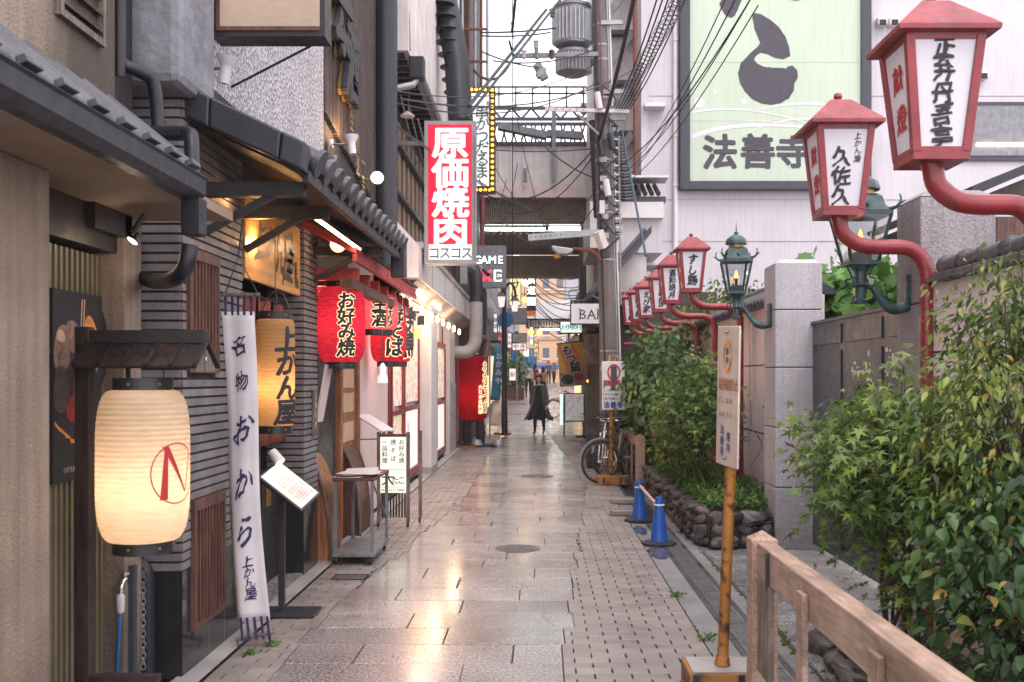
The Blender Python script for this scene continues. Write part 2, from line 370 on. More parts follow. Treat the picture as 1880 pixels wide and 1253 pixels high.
def letters(name, mat, parent, items, frame, bold=.012, brush=0, d=.003, fine=0, kind=None):
    mb = MB()
    for it in items:
        ch, u, v, s = it[:4]; sx = it[4] if len(it) > 4 else 1
        vs, fs = glyph(ch, bold, brush)
        if fine:
            bm = bmesh.new(); bv = [bm.verts.new((x, y, 0)) for x, y in vs]
            for f in fs:
                try: bm.faces.new([bv[i] for i in f])
                except ValueError: pass
            for _ in range(3):
                e = [e for e in bm.edges if e.calc_length()*s > fine]
                if not e: break
                bmesh.ops.subdivide_edges(bm, edges=e, cuts=1); bmesh.ops.triangulate(bm, faces=bm.faces[:])
            bm.verts.index_update(); vs = [(q.co.x, q.co.y) for q in bm.verts]; fs = [tuple(q.index for q in f.verts) for f in bm.faces]; bm.free()
        sh = [(0, 0)]
        if bold > .03:
            q = .012 if bold < .08 else (.036 if bold < .15 else .085); n_ = 4 if bold < .08 else 8
            sh += [(q*math.cos(2*PI*k/n_+.4), q*math.sin(2*PI*k/n_+.4)) for k in range(n_)]
        for k, (ox, oy) in enumerate(sh): mb.add([frame(u+(x+ox)*s*sx, v+(y+oy)*s, d+k*.00025) for x, y in vs], fs)
    return mb.build(name, mat, parent, fix=False, kind=kind)
def fr_front(Y): return lambda u, v, d: P(u, v, Y)+Vector((0, -d, 0))   # facing the viewer; u,v are laid out at depth Y
def fr_plane(o, u, v):
    o = Vector(o); u = Vector(u).normalized(); v = Vector(v).normalized(); n = u.cross(v)
    return lambda a, b, d: o+u*a+v*b+n*d
def txt(s, x0, y0, size, step, vertical=True, sx=1):
    return [(ch, x0 if vertical else x0+i*step, y0-i*step if vertical else y0, size, sx) for i, ch in enumerate(s) if ch != ' ']
def ft(name, mat, parent, Y, items, bold=.012, brush=0, d=.004, kind=None):
    return letters(name, mat, parent, [(i[0], i[1], -i[2], i[3], *(i[4:] or ())) for i in items], lambda u, v, e: P(u, -v, Y)+Vector((0, -e, 0)), bold, brush, d, kind=kind)
def vt(s, px, py, size, step, sx=1): return [(ch, px, py+i*step, size, sx) for i, ch in enumerate(s) if ch != ' ']
def ht(s, px, py, size, step, sx=1): return [(ch, px+i*step, py, size, sx) for i, ch in enumerate(s) if ch != ' ']
# ================= GROUND =================
def strip(name, mat, x0, x1, ys, z, parent=None, kind='structure'):
    mb = MB()
    for a, b in zip(ys, ys[1:]): mb.quad((x0, a, gz(a)+z), (x1, a, gz(a)+z), (x1, b, gz(b)+z), (x0, b, gz(b)+z))
    return mb.build(name, M[mat], parent, kind=kind)
strip('ground', 'concrete', -65, 65, [-10, 28, 40, 60, 75, 145], -.06)
XL = [(4, -1.5), (5.24, -1.46), (7.15, -1.41), (8.33, -1.31), (9.6, -1.22), (11.2, -1.13), (13.2, -1.0), (16.7, -1.02), (24, -1.1)]
XR = [(4, .12), (5.24, .143), (8.43, .31), (12.1, .56), (15, .70), (18.4, .63), (25, .37), (30, .3)]
def rowx(tab, y, j=.0): return interp(y, tab)+random.uniform(-j, j)
# granite slab path down the middle
path = MB().box(-1.75, 1.0, 1.5, 28, -.058, -.016).build('stone_path', M['mortar'], kind='structure')
ROW = .398; slabrows = []; y = 3.2; nsl = 0; meshes = {}
rest = MB()
def unitbox(w, l, ch=.004, t=.012):
    k = (round(w, 2), round(l, 2), ch)
    if k in meshes: return meshes[k]
    me = bpy.data.meshes.new('piece'); x, y_ = k[0]/2, k[1]/2
    v = [(-x,-y_,-t),(x,-y_,-t),(x,y_,-t),(-x,y_,-t),(-x,-y_,-ch),(x,-y_,-ch),(x,y_,-ch),(-x,y_,-ch),(-x+ch,-y_+ch,0),(x-ch,-y_+ch,0),(x-ch,y_-ch,0),(-x+ch,y_-ch,0)]
    f = [(0,1,5,4),(1,2,6,5),(2,3,7,6),(3,0,4,7),(4,5,9,8),(5,6,10,9),(6,7,11,10),(7,4,8,11),(8,9,10,11)]
    me.from_pydata(v, [], f); meshes[k] = me; return me
def piece(name, mat, parent, x, y, z, w, l, ch=.004, rot=0, t=.012):
    me = unitbox(w, l, ch, t)
    key = (me.name, mat)
    if me.materials and me.materials[0] != M[mat]:
        k2 = (round(w, 2), round(l, 2), ch, mat)
        if k2 not in meshes: c = me.copy(); c.materials.clear(); meshes[k2] = c
        me = meshes[k2]
    o = link(name, me, M[mat], parent); o.location = Vector((x, y, z))-wl(parent)
    o.rotation_euler = (random.uniform(-.003, .003), random.uniform(-.003, .003), rot); return o
k = 0
while y < 28:
    a = rowx(XL, y, .035); b = rowx(XR, y, .03); slabrows.append((y, a, b))
    off = .45 if k % 2 else 0; cuts = [a]; x = -1.9+off+random.uniform(-.08, .08)+.12*math.sin(k*1.7)
    while x < b-.2:
        if x > a+.2: cuts.append(x)
        x += .9
    cuts.append(b)
    for p, q in zip(cuts, cuts[1:]):
        if nsl < 290: piece('slab', 'slab', path, (p+q)/2, y+ROW/2, random.uniform(-.0015, .0015), q-p-.006, ROW-.007, .003)
        else: rest.box(p+.004, q-.004, y+.004, y+ROW-.004, -.015, 0)
        nsl += 1
    y += ROW; k += 1
if rest.v: rest.build('slab_field', M['slab'], path, kind='stuff')
# clay pavers both sides, running bond, cut against the slabs
def pavers(name, x0f, x1f, y0, y1, lim=300, w=.2, l=.1):
    base = MB().box(min(x0f(y0), x0f(y1))-.02, 1.0 if x1f(5) > .5 else -1.1, y0, min(y1, 28), -.0585, -.0165).build(name, M['mortar'], kind='structure')
    n = 0; r_ = MB(); yy = y0; k = 0
    while yy < y1:
        a, b = x0f(yy), x1f(yy); x = math.floor(a/w)*w+(w/2 if k % 2 else 0)-w
        while x < b:
            p, q = max(x, a), min(x+w, b)
            if q-p > .03:
                z = gz(yy)
                if n < lim and yy > 4.9: piece('paver', 'paver', base, (p+q)/2, yy+l/2, random.uniform(-.0015, .001), q-p-.007, l-.005, .002); n += 1
                else: r_.box(p+.0035, q-.0035, yy+.0025, yy+l-.0025, z-.018, z+random.uniform(-.0015, .001))
            x += w
        yy += l; k += 1
    r_.build('paver_field', M['paver'], base, kind='stuff', fix=False)
    return base
def rowat(y, i):
    for s in slabrows:
        if s[0] <= y+.05 < s[0]+ROW: return s[i]
    return slabrows[0 if y < 10 else -1][i]
pavers('left_pavement', lambda y: -1.78, lambda y: rowat(y, 1), 3.2, 28)
pavers('right_pavement', lambda y: rowat(y, 2), lambda y: 1.0, 3.2, 28)
pm('far_paving', (.36, .31, .32), .28, .12, 1.2, .12, 60, wet=.8, grain=(9, (1, 4, 1), .06), coat=.5)
strip('far_street', 'far_paving', -2.5, 2.5, [28, 40, 50, 60, 75, 110], -.004)
strip('cross_street', 'concrete', -40, 40, [84, 110], .004)
strip('left_kerb', 'concrete_light', -1.93, -1.784, [1, 8.6], .012)
MB().box(-1.93, -1.784, 8.6, 28, -.05, .02).build('far_left_kerb', M['concrete_light'], kind='structure')
# right edge: concrete strip, drain channel with grating, second strip
MB().box(1.006, 1.17, 1, 16, -.05, -.006).build('drain_edge_strip', M['concrete'], kind='structure')
dr = MB().box(1.17, 1.40, 1, 16, -.058, -.04).build('drain_channel', M['metal_black'], kind='structure')
for i in range(24):
    for x in (1.172, 1.358):
        MB().box(x, x+.04, 3.6+i*.5, 4.093+i*.5, -.04, -.002).build('kerb_stone', pm('kerb_dark', (.07, .066, .07), .3, .25, 5, .4, 80, wet=3), dr)
for i in range(14):
    g = MB(); y0 = 4.0+i*.5
    g.box(1.215, 1.223, y0+.005, y0+.495, -.022, .0).box(1.347, 1.355, y0+.005, y0+.495, -.022, .0)
    for j in range(24): g.box(1.223, 1.347, y0+.012+j*.02, y0+.022+j*.02, -.012, -.001)
    g.build('drain_grate', M['steel'], dr)
MB().box(1.402, 1.50, 1, 9.2, -.05, -.006).build('drain_kerb', M['concrete'], kind='structure')
MB().box(1.402, 1.52, 9.2, 17, -.05, -.006).build('planter_kerb', M['concrete'], kind='structure')
# temple forecourt, large rough granite flags with mossy joints
fc = MB().box(1.505, 3.4, 3.4, 9.9, -.05, -.012).build('temple_forecourt', M['mortar'], kind='structure')
y = 3.5; k = 0
while y < 9.7:
    x = 1.51
    while x < 2.2:
        q = min(2.26, x+.76); piece('flagstone', 'granite_rough', fc, (x+q)/2, y+.3, random.uniform(-.003, .002), q-x-.03, .555, .012); x = q
    y += .6; k += 1
y = 3.6
while y < 9.3:
    for x in (2.28, 2.72): piece('flagstone', 'granite_light', fc, x+.21, y+.2, .004, .40, .365, .008)
    y += .4
mo = MB()
for i in range(420):
    side = random.random(); yy = random.uniform(4, 9.4)
    x = 1.50+random.gauss(0, .008) if side < .5 else 2.265+random.gauss(0, .012)
    mo.lathe([(random.uniform(.006, .016), 0), (.001, random.uniform(.004, .012))], (x, yy, -.006), 5)
for i in range(40):
    yy = random.choice([5.6, 5.0, 6.2]); mo.lathe([(random.uniform(.01, .03), 0), (.002, random.uniform(.01, .03))], (1.5+random.gauss(0, .02), yy+random.gauss(0, .25), -.006), 6)
for i in range(50): mo.lathe([(random.uniform(.006, .014), 0), (.001, random.uniform(.005, .015))], (1.0+random.gauss(0, .006), random.uniform(5, 10), -.006), 5)
tag(mo.build('moss', M['moss']), 'low green moss in the joints beside the drain and flagstones', 'moss', kind='stuff')
# manholes, gully
pm('lid_grey', (.15, .135, .13), .32, .3, 9, .3, 80, metal=.3)
def manhole(x, y, r, label):
    t = thing('manhole_cover', label, 'manhole cover', (x, y, 0))
    MB().lathe([(r, 0), (r, .004), (r-.012, .006), (r-.02, .003)], (x, y, .001), 40).build('rim', M['lid_grey'], t)
    MB().lathe([(r-.022, 0), (r-.024, .005), (.001, .005)], (x, y, 0), 40).build('lid', M['lid_grey'], t)
    p = MB()
    for i in range(-9, 10):
        for j in range(-9, 10):
            a, b = i*r/10, j*r/10
            if math.hypot(a, b) < r-.035: p.box(x+a-.007, x+a+.007, y+b-.007, y+b+.007, .005, .009)
    p.build('tread_pattern', M['lid_grey'], t, kind='stuff', fix=False)
manhole(-.21, 9.35, .215, 'round iron manhole cover in the wet slabs nearest the viewer')
manhole(-.05, 16.3, .28, 'round iron manhole cover farther off, before the bicycle')
0 and manhole(-1.35, 14.6, .2, 'dark iron cover in the brick paving by the white pillar')
t = thing('gully_grate', 'small square drain grating in the paving by the metal trolley', 'drain grate', (-1.5, 8.0, 0))
g = MB().box(-1.66, -1.38, 7.9, 7.915, 0, .005).box(-1.66, -1.38, 8.1, 8.115, 0, .005).box(-1.66, -1.645, 7.915, 8.1, 0, .005).box(-1.395, -1.38, 7.915, 8.1, 0, .005)
g.build('frame', M['metal_dark'], t); g = MB()
for i in range(12): g.box(-1.64+i*.021, -1.63+i*.021, 7.915, 8.1, .0015, .004)
g.build('grille', M['metal_black'], t)
# weeds at the kerb
wd = MB()
for cx, cy in ((-1.68, 5.75), (-1.6, 5.95), (1.0, 7.3), (1.02, 6.1)):
    for i in range(26):
        a = random.random()*6.3; l = random.uniform(.02, .06); b = Vector((cx+random.gauss(0, .02), cy+random.gauss(0, .02), 0)); d = Vector((math.cos(a), math.sin(a), .5))*l; s_ = Vector((-math.sin(a), math.cos(a), 0))*.004
        wd.add([b-s_, b+s_, b+d*.6+s_*1.5+Vector((0, 0, l*.3)), b+d], [(0, 1, 2, 3)])
tag(wd.build('weeds', M['broadleaf']), 'tiny green weeds growing between the pavers', 'weeds', kind='stuff')

pd = MB()
for cx, cy, rx, ry in ((1.09, 9.15, .085, .32), (1.07, 10.5, .06, .3)):
    n = 24; pd.add([(cx+rx*math.cos(2*PI*k/n)*(1+.2*math.sin(k*1.9)), cy+ry*math.sin(2*PI*k/n)*(1+.12*math.cos(k*2.3)), .0022) for k in range(n)], [tuple(range(n))])
pm('water_film', (.09, .085, .092), .04, 0, spec=.6)
tag(pd.build('puddle_water', M['water_film']), 'shallow rain puddles beside the drain and traffic cones', 'puddle', kind='stuff')
# ================= LEFT: cream building with tiled eave =================
A = thing('cream_building', 'cream plastered building with a tiled eave at the near left', 'building', (-2.2, 4, 0))
MB().box(-2.9, -1.93, 3.0, 3.93, 0, 2.42).build('corner_column', M['cream'], A, bev=.01)
MB().box(-2.32, -2.06, 4.95, 5.16, 0, 2.42).build('column', M['cream'], A, bev=.008)
MB().box(-2.9, -2.26, 3.93, 4.95, 0, 2.42).build('backing_wall', M['wood_black'], A)
MB().box(-2.9, -1.60, 2.0, 5.2, 2.42, 2.47).build('soffit', M['soffit'], A)
MB().box(-2.26, -2.10, 3.93, 4.95, 2.22, 2.42).build('lintel', M['wood_black'], A)  # coloured black to put the shade under the soffit into the lintel
MB().box(-2.26, -2.12, 3.94, 4.94, 0, .12).build('base_plinth', M['granite_black'], A)
for i in range(19): y = 3.98+i*.052; MB().box(-2.2, -2.165, y, y+.024, .12, 2.2).build('slat', M['slat_olive'] if 'slat_olive' in M else pm('slat_olive', (.20, .165, .10), .45, .2, 4, .2, 60), A)
MB().box(-2.9, -1.97, 2.0, 4.62, 2.83, 6).build('upper_wall', M['cream_stained'], A)
MB().box(-2.9, -2.06, 4.62, 5.04, 2.3, 6).build('recess_wall', M['wood_black'], A)
v = MB().box(-1.97, -1.94, 4.04, 4.07, 3.08, 3.9).box(-1.97, -1.94, 4.43, 4.46, 3.08, 3.9).box(-1.97, -1.94, 4.07, 4.43, 3.08, 3.11).build('vent_frame', M['wood_grey'], A)
for i in range(9): MB().bar((-1.96, 4.07, 3.15+i*.075), (-1.96, 4.43, 3.15+i*.075), .05, .008, (0.5, 0, 1)).build('louvre', M['wood_grey'], v)
# roof: slope, gutter, upturned end tiles
MB().prism([(-1.57, 2.50), (-1.57, 2.515), (-2.0, 2.86), (-2.0, 2.80)], 'xz', 2.0, 4.55).build('roof_slope', M['roof_tile'], A)
for i in range(11):
    y = 4.40-i*.235
    m = MB(); d = Vector((-.43, 0, .345)).normalized(); o = Vector((-1.545, y, 2.515))
    pts = [o+d*.5*t for t in (0, .5, .97)]
    m.tube(pts, .045, 10)
    m.ob(Vector((-1.545, y-.115, 2.512)), (.02, .13, .03), (0, 0, 0))
    m.build('roof_tile', M['roof_tile_light'], A, smooth=True)
    MB().bar(o+Vector((0, -.115, -.01)), o+Vector((0, -.115, -.01))+d*.5, .14, .014, Vector((.345, 0, .43))).build('pan_tile', M['roof_tile'], A)
    MB().ob(Vector((-1.53, y, 2.545)), (.035, .10, .028), (0, R(-20), 0)).build('tile_cap', M['roof_tile_light'], A, bev=.004)
g = MB()
prof = [(0, .105), (-.012, .095), (-.012, .03), (-.045, 0), (-.10, 0), (-.125, .03), (-.125, .095)]
g.prism([(-1.5+a, 2.40+b) for a, b in prof]+[(-1.5+a*.93-.004, 2.404+b) for a, b in prof[::-1]], 'xz', 2.0, 4.52)
g.build('gutter', M['gutter'], A)
MB().box(-1.60, -1.51, 4.44, 4.53, 2.24, 2.41).build('gutter_box', M['gutter'], A, bev=.008)
def pipe(name, pts, r, mat='gutter', label='', n=14, clips=(), cat='drainpipe', group=None):
    t = thing(name, label, cat, pts[0], group)
    MB().tube(smoothpath(pts, 5), r, n).build('pipe', M[mat], t, smooth=True)
    for c in clips: MB().lathe([(r+.005, -.012), (r+.005, .012)], c, n).build('clip', M['steel_dull'], t)
    return t
pipe('drainpipe', [(-2.0, 4.74, 6), (-2.0, 4.74, 3.3), (-2.0, 4.76, 3.12), (-1.93, 4.8, 3.08), (-1.88, 4.86, 3.03), (-1.87, 4.9, 2.75)], .032, label='dark blue downpipe that elbows behind the near tiled eave', clips=[(-2.0, 4.74, 3.42)])
pipe('drainpipe', [(-1.9, 4.75, 2.77), (-1.72, 4.68, 2.75), (-1.64, 4.64, 2.74), (-1.6, 4.58, 2.7), (-1.585, 4.55, 2.55), (-1.58, 4.53, 2.42)], .034, label='short dark elbow pipe running into the gutter box')
pipe('drainpipe', [(-1.58, 4.5, 2.2), (-1.6, 4.5, 2.1), (-1.7, 4.62, 2.06), (-1.95, 5.05, 2.09), (-2.10, 5.2, 2.12), (-2.135, 5.23, 2.0), (-2.135, 5.23, 1.9), (-2.135, 5.23, .78), (-2.12, 5.23, .66), (-2.07, 5.22, .6), (-2.055, 5.22, .5), (-2.055, 5.22, .02)], .038, label='dark downpipe between the cream column and the grey tiles', clips=[(-2.135, 5.23, 1.78), (-2.135, 5.23, .8)])
# poster
t = thing('food_poster', 'black restaurant poster with meat and chopsticks on the slatted wall', 'poster', (-2.15, 4.6, 1.15))
MB().box(-2.162, -2.145, 4.39, 4.88, 1.13, 2.0).build('panel', M['ink'], t)
fp = fr_plane((-2.145, 4.39, 1.13), (0, 1, 0), (0, 0, 1))
def shape(name, mat, parent, pts, fr, d=.002): return MB().add([fr(u, v, d) for u, v in pts], [tuple(range(len(pts)))]).build(name, M[mat], parent, fix=False)
def blob(cx, cy, rx, ry, n=18, w=.12): 
    return [(cx+rx*math.cos(a)*(1+w*math.sin(3*a+cx*40)), cy+ry*math.sin(a)*(1+w*math.cos(2*a+cy*30))) for a in [2*PI*i/n for i in range(n)]]
pm('print_meat', (.32, .03, .03), .4, .5, 25); pm('print_mush', (.28, .16, .12), .4, .5, 22); pm('print_orange', (.75, .30, .06), .4, .5, 18); pm('print_purple', (.10, .06, .07), .4, .4, 30); pm('print_bowl', (.015, .012, .012), .2, 0); pm('print_stick', (.65, .42, .28), .4, .1); pm('print_green', (.08, .16, .04), .5, .3, 20)
shape('printed_bowl', 'wood_black', t, blob(.40, .62, .16, .22, 30, 0), fp, .0015)
shape('printed_mushroom', 'print_mush', t, blob(.08, .60, .075, .12), fp, .002); shape('printed_mushroom', 'print_mush', t, blob(.19, .66, .08, .08), fp, .0025); shape('printed_mushroom', 'print_stick', t, blob(.07, .66, .04, .03), fp, .003); shape('printed_meat', 'print_meat', t, blob(.26, .44, .07, .12), fp, .0027); shape('printed_onion', 'print_orange', t, blob(.30, .56, .04, .05), fp, .0029)
shape('printed_meat', 'print_meat', t, [(.22, .35), (.3, .33), (.33, .5), (.30, .62), (.25, .64), (.2, .52)], fp, .003)
shape('printed_meat', 'print_meat', t, blob(.2, .33, .09, .06), fp, .0032)
shape('printed_onion', 'print_orange', t, blob(.36, .67, .07, .10), fp, .003)
shape('printed_herb', 'print_purple', t, blob(.07, .42, .07, .12), fp, .0026)
for a in (.0, .025): shape('printed_chopsticks', 'print_stick', t, [(.27+a, .84), (.282+a, .84), (.245+a, .48), (.237+a, .48)], fp, .0035)
for i in range(5): shape('printed_bowl_edge', 'print_orange', t, [(.01+.05*i, .28-.028*i), (.06+.05*i, .245-.02*i), (.06+.05*i, .232-.02*i), (.01+.05*i, .262-.03*i)], fp, .003)
letters('lettering', M['white'], t, txt('すき焼き', .30, .30, .045, .055)+txt('のすき焼き', .10, .055, .03, .028, False)+txt('すすき', .36, .52, .03, .03, False), lambda u, v, d: fp(u, v, .004+d), brush=.5) if ('の', .012) in GLY else None
# ================= LEFT: grey tiled restaurant =================
B = thing('tiled_restaurant', 'grey tile fronted restaurant with a black granite base and dark eave', 'building', (-2.2, 6.5, 0))
XB = -1.9
MB().box(-3.2, XB-.012, 5.312, 6.37, .57, 3.3).build('wall', M['joint_dark'], B)
MB().box(-3.2, XB-.012, 8.052, 8.53, .0, 3.3).build('pier', M['joint_dark'], B)
MB().box(-3.2, XB-.012, 6.37, 8.052, 2.8, 3.3).build('wall_over_door', M['joint_dark'], B)
MB().box(-2.35, XB, 5.30, 6.38, 0, .57).build('granite_base', M['granite_black'], B)
MB().box(-2.30, XB-.002, 8.04, 8.54, 0, .62).build('granite_base', M['granite_black'], B)
for y in (5.72, 6.0): MB().box(XB, XB+.002, y, y+.004, 0, .56).build('base_joint', M['steel_dull'], B)
def tileface(yz0, yz1, z0, z1, holes=()):
    z = z0
    while z < z1-.02:
        segs = [(yz0, yz1)]
        for (a, b, c, d) in holes:
            if z+.025 > c and z+.025 < d:
                segs = [s for p, q in segs for s in (((p, a), (b, q)) if a > p and b < q else ((p, q),))]
        for p, q in segs:
            if q-p > .02: MB().box(XB-.016, XB+random.uniform(-.002, .003), p, q, z, z+.038).build('wall_tile', M['tile_grey'], B)
        z += .0515
tileface(5.305, 6.375, .575, 3.08, [(5.37, 5.85, 1.63, 2.3), (5.43, 5.97, .2, .94)])
tileface(8.045, 8.535, .625, 2.95)
z = .575
while z < 3.1: MB().box(-2.3, XB-.0165, 5.298+random.uniform(-.002, .002), 5.32, z, z+.038).build('wall_tile', M['tile_grey'], B); z += .0515
z = .625
while z < 2.95: MB().box(-2.2, XB-.0165, 8.038+random.uniform(-.002, .002), 8.06, z, z+.038).build('wall_tile', M['tile_grey'], B); z += .0515
def lattice(y0, y1, z0, z1, n):
    f = MB(); x0, x1 = XB-.01, XB+.022
    f.box(x0, x1, y0, y0+.03, z0, z1).box(x0, x1, y1-.03, y1, z0, z1).box(x0, x1, y0+.03, y1-.03, z0, z0+.03).box(x0, x1, y0+.03, y1-.03, z1-.06, z1)
    f = f.build('lattice_window', M['wood_red'], B)
    MB().box(XB-.01, XB-.004, y0+.03, y1-.03, z0+.03, z1-.06).build('pane', M['joint_dark'], f)
    for i in range(n):
        y = lerp(y0+.03, y1-.03, (i+.5)/n); MB().box(XB-.002, XB+.016, y-.010, y+.010, z0+.03, z1-.06).build('bar', M['wood_red'], f)
lattice(5.36, 5.86, 1.63, 2.31, 8); lattice(5.43, 5.97, .22, .93, 9)
MB().box(-3.2, -2.7, 6.38, 8.04, 0, 2.8).build('entrance_wall', M['wood_black'], B)
MB().box(-2.7, -2.66, 6.9, 7.7, 0.1, 2.1).build('door', M['wood_red'], B)
MB().box(-2.7, XB-.01, 6.38, 8.03, .0, .03).build('door_step', M['granite_rough'], B)
for y in (6.9, 7.4): MB().box(-2.12, -2.08, y, y+.03, .03, 2.2).build('door_post', M['wood_red'], B)
MB().box(-2.14, -2.09, 7.5, 8.03, .03, .9).build('door_screen', M['wood_black'], B)
MB().box(-2.6, -2.05, 5.05, 5.298, 3.09, 6.5).build('stucco_soffit_block', M['stucco_grey'], B) if 0 else None
MB().box(-2.75, -1.82, 5.05, 5.62, 3.10, 6.5).build('stucco_bay', M['stucco_grey'], B, bev=.05)
MB().box(-3.2, -1.95, 5.62, 9.0, 3.0, 6.5).build('pebble_dash_wall', M['pebble'], B)
# eave
ra = Vector((-2.0, 0, 3.12)); rb = Vector((-1.27, 0, 2.765))
MB().prism([(-2.0, 3.04), (-1.29, 2.71), (-1.29, 2.765), (-2.0, 3.12)], 'xz', 5.42, 9.1).build('eave_deck', M['wood_black'], B)
vg = [(-2.02, 3.24), (-1.27, 2.875), (-1.23, 2.80), (-1.25, 2.745), (-2.02, 3.10)]
for i, (a, b) in enumerate(((0, .33), (.335, .83), (.835, 1))):
    p = [(lerp(-2.02, -1.25, a), lerp(3.235, 2.865, a)), (lerp(-2.02, -1.25, b), lerp(3.235, 2.865, b)), (lerp(-2.02, -1.27, b), lerp(3.06, 2.715, b)), (lerp(-2.02, -1.27, a), lerp(3.06, 2.715, a))]
    MB().prism(p, 'xz', 5.33-i*.002, 5.46).build('verge_cap', M['metal_dark'], B, bev=.012)
for i in range(15):
    y = 5.60+i*.245; o = Vector((-1.225, y, 2.80)); d = (ra-rb).normalized()
    q = MB().tube([o, o+d*.03, o+d*.035, o+d*.40], [.082, .082, .07, .06], 16); q.build('ridge_tile', M['roof_tile_light'], B, smooth=True)
    MB().bar(o+Vector((-.01, .122, -.025)), o+Vector((-.01, .122, -.025))+d*.75, .15, .02, (d.z, 0, -d.x)).build('pan_tile', M['roof_tile'], B)
MB().box(-1.30, -1.265, 5.46, 9.1, 2.68, 2.745).build('fascia_board', M['wood_black'], B)
MB().box(-1.36, -1.22, 9.1, 9.2, 2.52, 2.86).build('corner_tile', M['roof_tile'], B, bev=.02)
for y, x in ((5.62, -1.33), (6.4, -1.36), (8.36, -1.33)):
    MB().box(XB-.1, x, y, y+.07, 2.63, 2.71).build('eave_beam', M['wood_black'], B)
    MB().bar((XB, y+.035, 2.43), (x-.18, y+.035, 2.64), .04, .04).build('brace', M['wood_black'], B)
t = thing('tube_light', 'slim glowing strip light under the dark eave', 'light', (-1.45, 7.5, 2.66))
MB().box(-1.50, -1.46, 6.6, 8.2, 2.665, 2.69).build('housing', M['metal_black'], t); MB().box(-1.495, -1.465, 6.62, 8.18, 2.655, 2.664).build('tube', M['tube_warm'], t)
# wooden signboard
t = thing('wooden_signboard', 'varnished wooden signboard with brushed black characters under the dark eave', 'sign', (-1.93, 7.3, 2.25))
MB().box(-1.955, -1.925, 6.52, 8.02, 2.26, 2.84).build('board', M['wood_sign'], t, bev=.006)
fp = fr_plane((-1.925, 6.52, 2.26), (0, 1, 0), (0, 0, 1))
letters('lettering', pm('ink_sign', (.10, .09, .10), .35, 0), t, [('上', .34, .32, .34, .9), ('か', .62, .32, .26, .9), ('ん', .87, .29, .38, .7), ('屋', 1.12, .28, .42, .8), ('割', 1.34, .22, .09), ('烹', 1.34, .16, .09) if ('烹', .045) in GLY else ('田', 1.34, .16, .09), ('久', 1.33, .09, .08), ('佐', 1.38, .09, .08), ('久', 1.43, .09, .08)], fp, .045, 1.2, .004)
# hanging lamps
def bulb_lamp(name, label, c, r=.06, mat='bulb', e=6, col=(1, .55, .2), shade='steel', tilt=(0, 0, 0)):
    t = thing(name, label, 'lamp', c)
    rt = Euler(tilt).to_matrix()
    MB().lathe([(r*.35, r*1.7), (r*.4, r*.9), (r*.95, r*.15), (r*1.0, 0), (r*.93, .0), (r*.36, r*.85)], c, 20, rot=rt).build('lamp_shade', M[shade], t, smooth=True)
    MB().lathe([(.001, -r*.15), (r*.6, -r*.05), (r*.86, r*.08), (r*.4, r*.6)], c, 20, rot=rt).build('bulb', M[mat], t, smooth=True)
    if e: point('lamp_light', Vector(c)+rt@Vector((0, 0, -r*.8)), e, col, r*.5, t)
    return t
t = bulb_lamp('eave_lamp', 'glowing bulb on a bracket in front of the wooden signboard', tuple(P(483, 440, 6.7)), .035, 'bulb', 3, (1, .50, .15), tilt=(0, R(50), 0))
t = bulb_lamp('eave_lamp', 'round glowing reflector lamp on the dark beam end beside the red shop', (-1.66, 8.2, 2.70), .068, 'bulb_white', 1.2, (1, .6, .3), 'brass', tilt=(R(-70), 0, 0))
t = bulb_lamp('eave_lamp', 'shaded lamp under the eave above the brick corner', tuple(P(437, 352, 6.05)), .06, 'bulb', .5, (1, .5, .2), tilt=(R(-10), 0, 0))
t = bulb_lamp('wall_spotlight', 'small black spotlight shining beside the cream column', (-1.93, 4.72, 2.25), .03, 'bulb_white', .4, (1, .75, .5), 'metal_black', tilt=(R(-25), R(30), 0))
MB().tube([(-1.93, 4.72, 2.29), (-1.88, 4.74, 2.38)], .012).build('stem', M['metal_black'], t)
# ================= paper lanterns =================
paper('paper_cream', (.80, .67, .53), .60); paper('paper_red', (.78, .06, .11), .6, .06, (1, .05, .12), .5); paper('paper_pink', (.80, .22, .24), .6, .12, (1, .15, .2), .6); paper('paper_dull_red', (.5, .01, .02), .5, .02, (1, .02, .03), .5)
paper('paper_amber', (.72, .50, .27), .6)
def lanr(R_, cap, H_, p=4, q=.42):
    def f(z):
        t = min(1, max(0, z/H_)); return cap+(R_-cap)*max(0, (1-abs(2*t-1)**p))**q
    return f
def chochin(name, label, x, y, z, R_, H_, mat, e, col, ribs=26, cap=.62, capH=.06, group=None, p=4, q=.42, lz=.4, cat='paper lantern', n=40):
    t = thing(name, label, cat, (x, y, z), group); f = lanr(R_, R_*cap, H_, p, q); prof = []
    for i in range(ribs*4+1):
        zz = H_*i/(ribs*4); prof.append((f(zz)-R_*.014*abs(math.cos(PI*i/4)), z+zz))
    m = MB(); m.lathe(prof, (x, y, 0), n); m.f = [q_ for q_ in m.f if len(q_) == 4]
    m.build('paper_shade', M[mat], t, smooth=False, fix=False).data.shade_smooth()
    c0 = R_*cap
    for nm, za in (('top_ring', z+H_-.004), ('bottom_ring', z-capH+.004)):
        o = MB().lathe([(c0-.012, za), (c0+.004, za), (c0+.004, za+capH), (c0-.012, za+capH), (c0-.012, za)], (x, y, 0), n).build(nm, M['metal_black'], t, smooth=True)
        for a in range(6):
            an = a*PI/3+.4; MB().lathe([(.008, 0), (.006, .006), (.001, .008)], (x+(c0+.002)*math.cos(an), y+(c0+.002)*math.sin(an), za+capH*.5), 8, rot=Euler((0, R(90), an)).to_matrix()).build('stud', M['brass'], o)
    if e: point('lamp_light', (x, y, z+H_*lz), e, col, R_*.28, t)
    return t, f
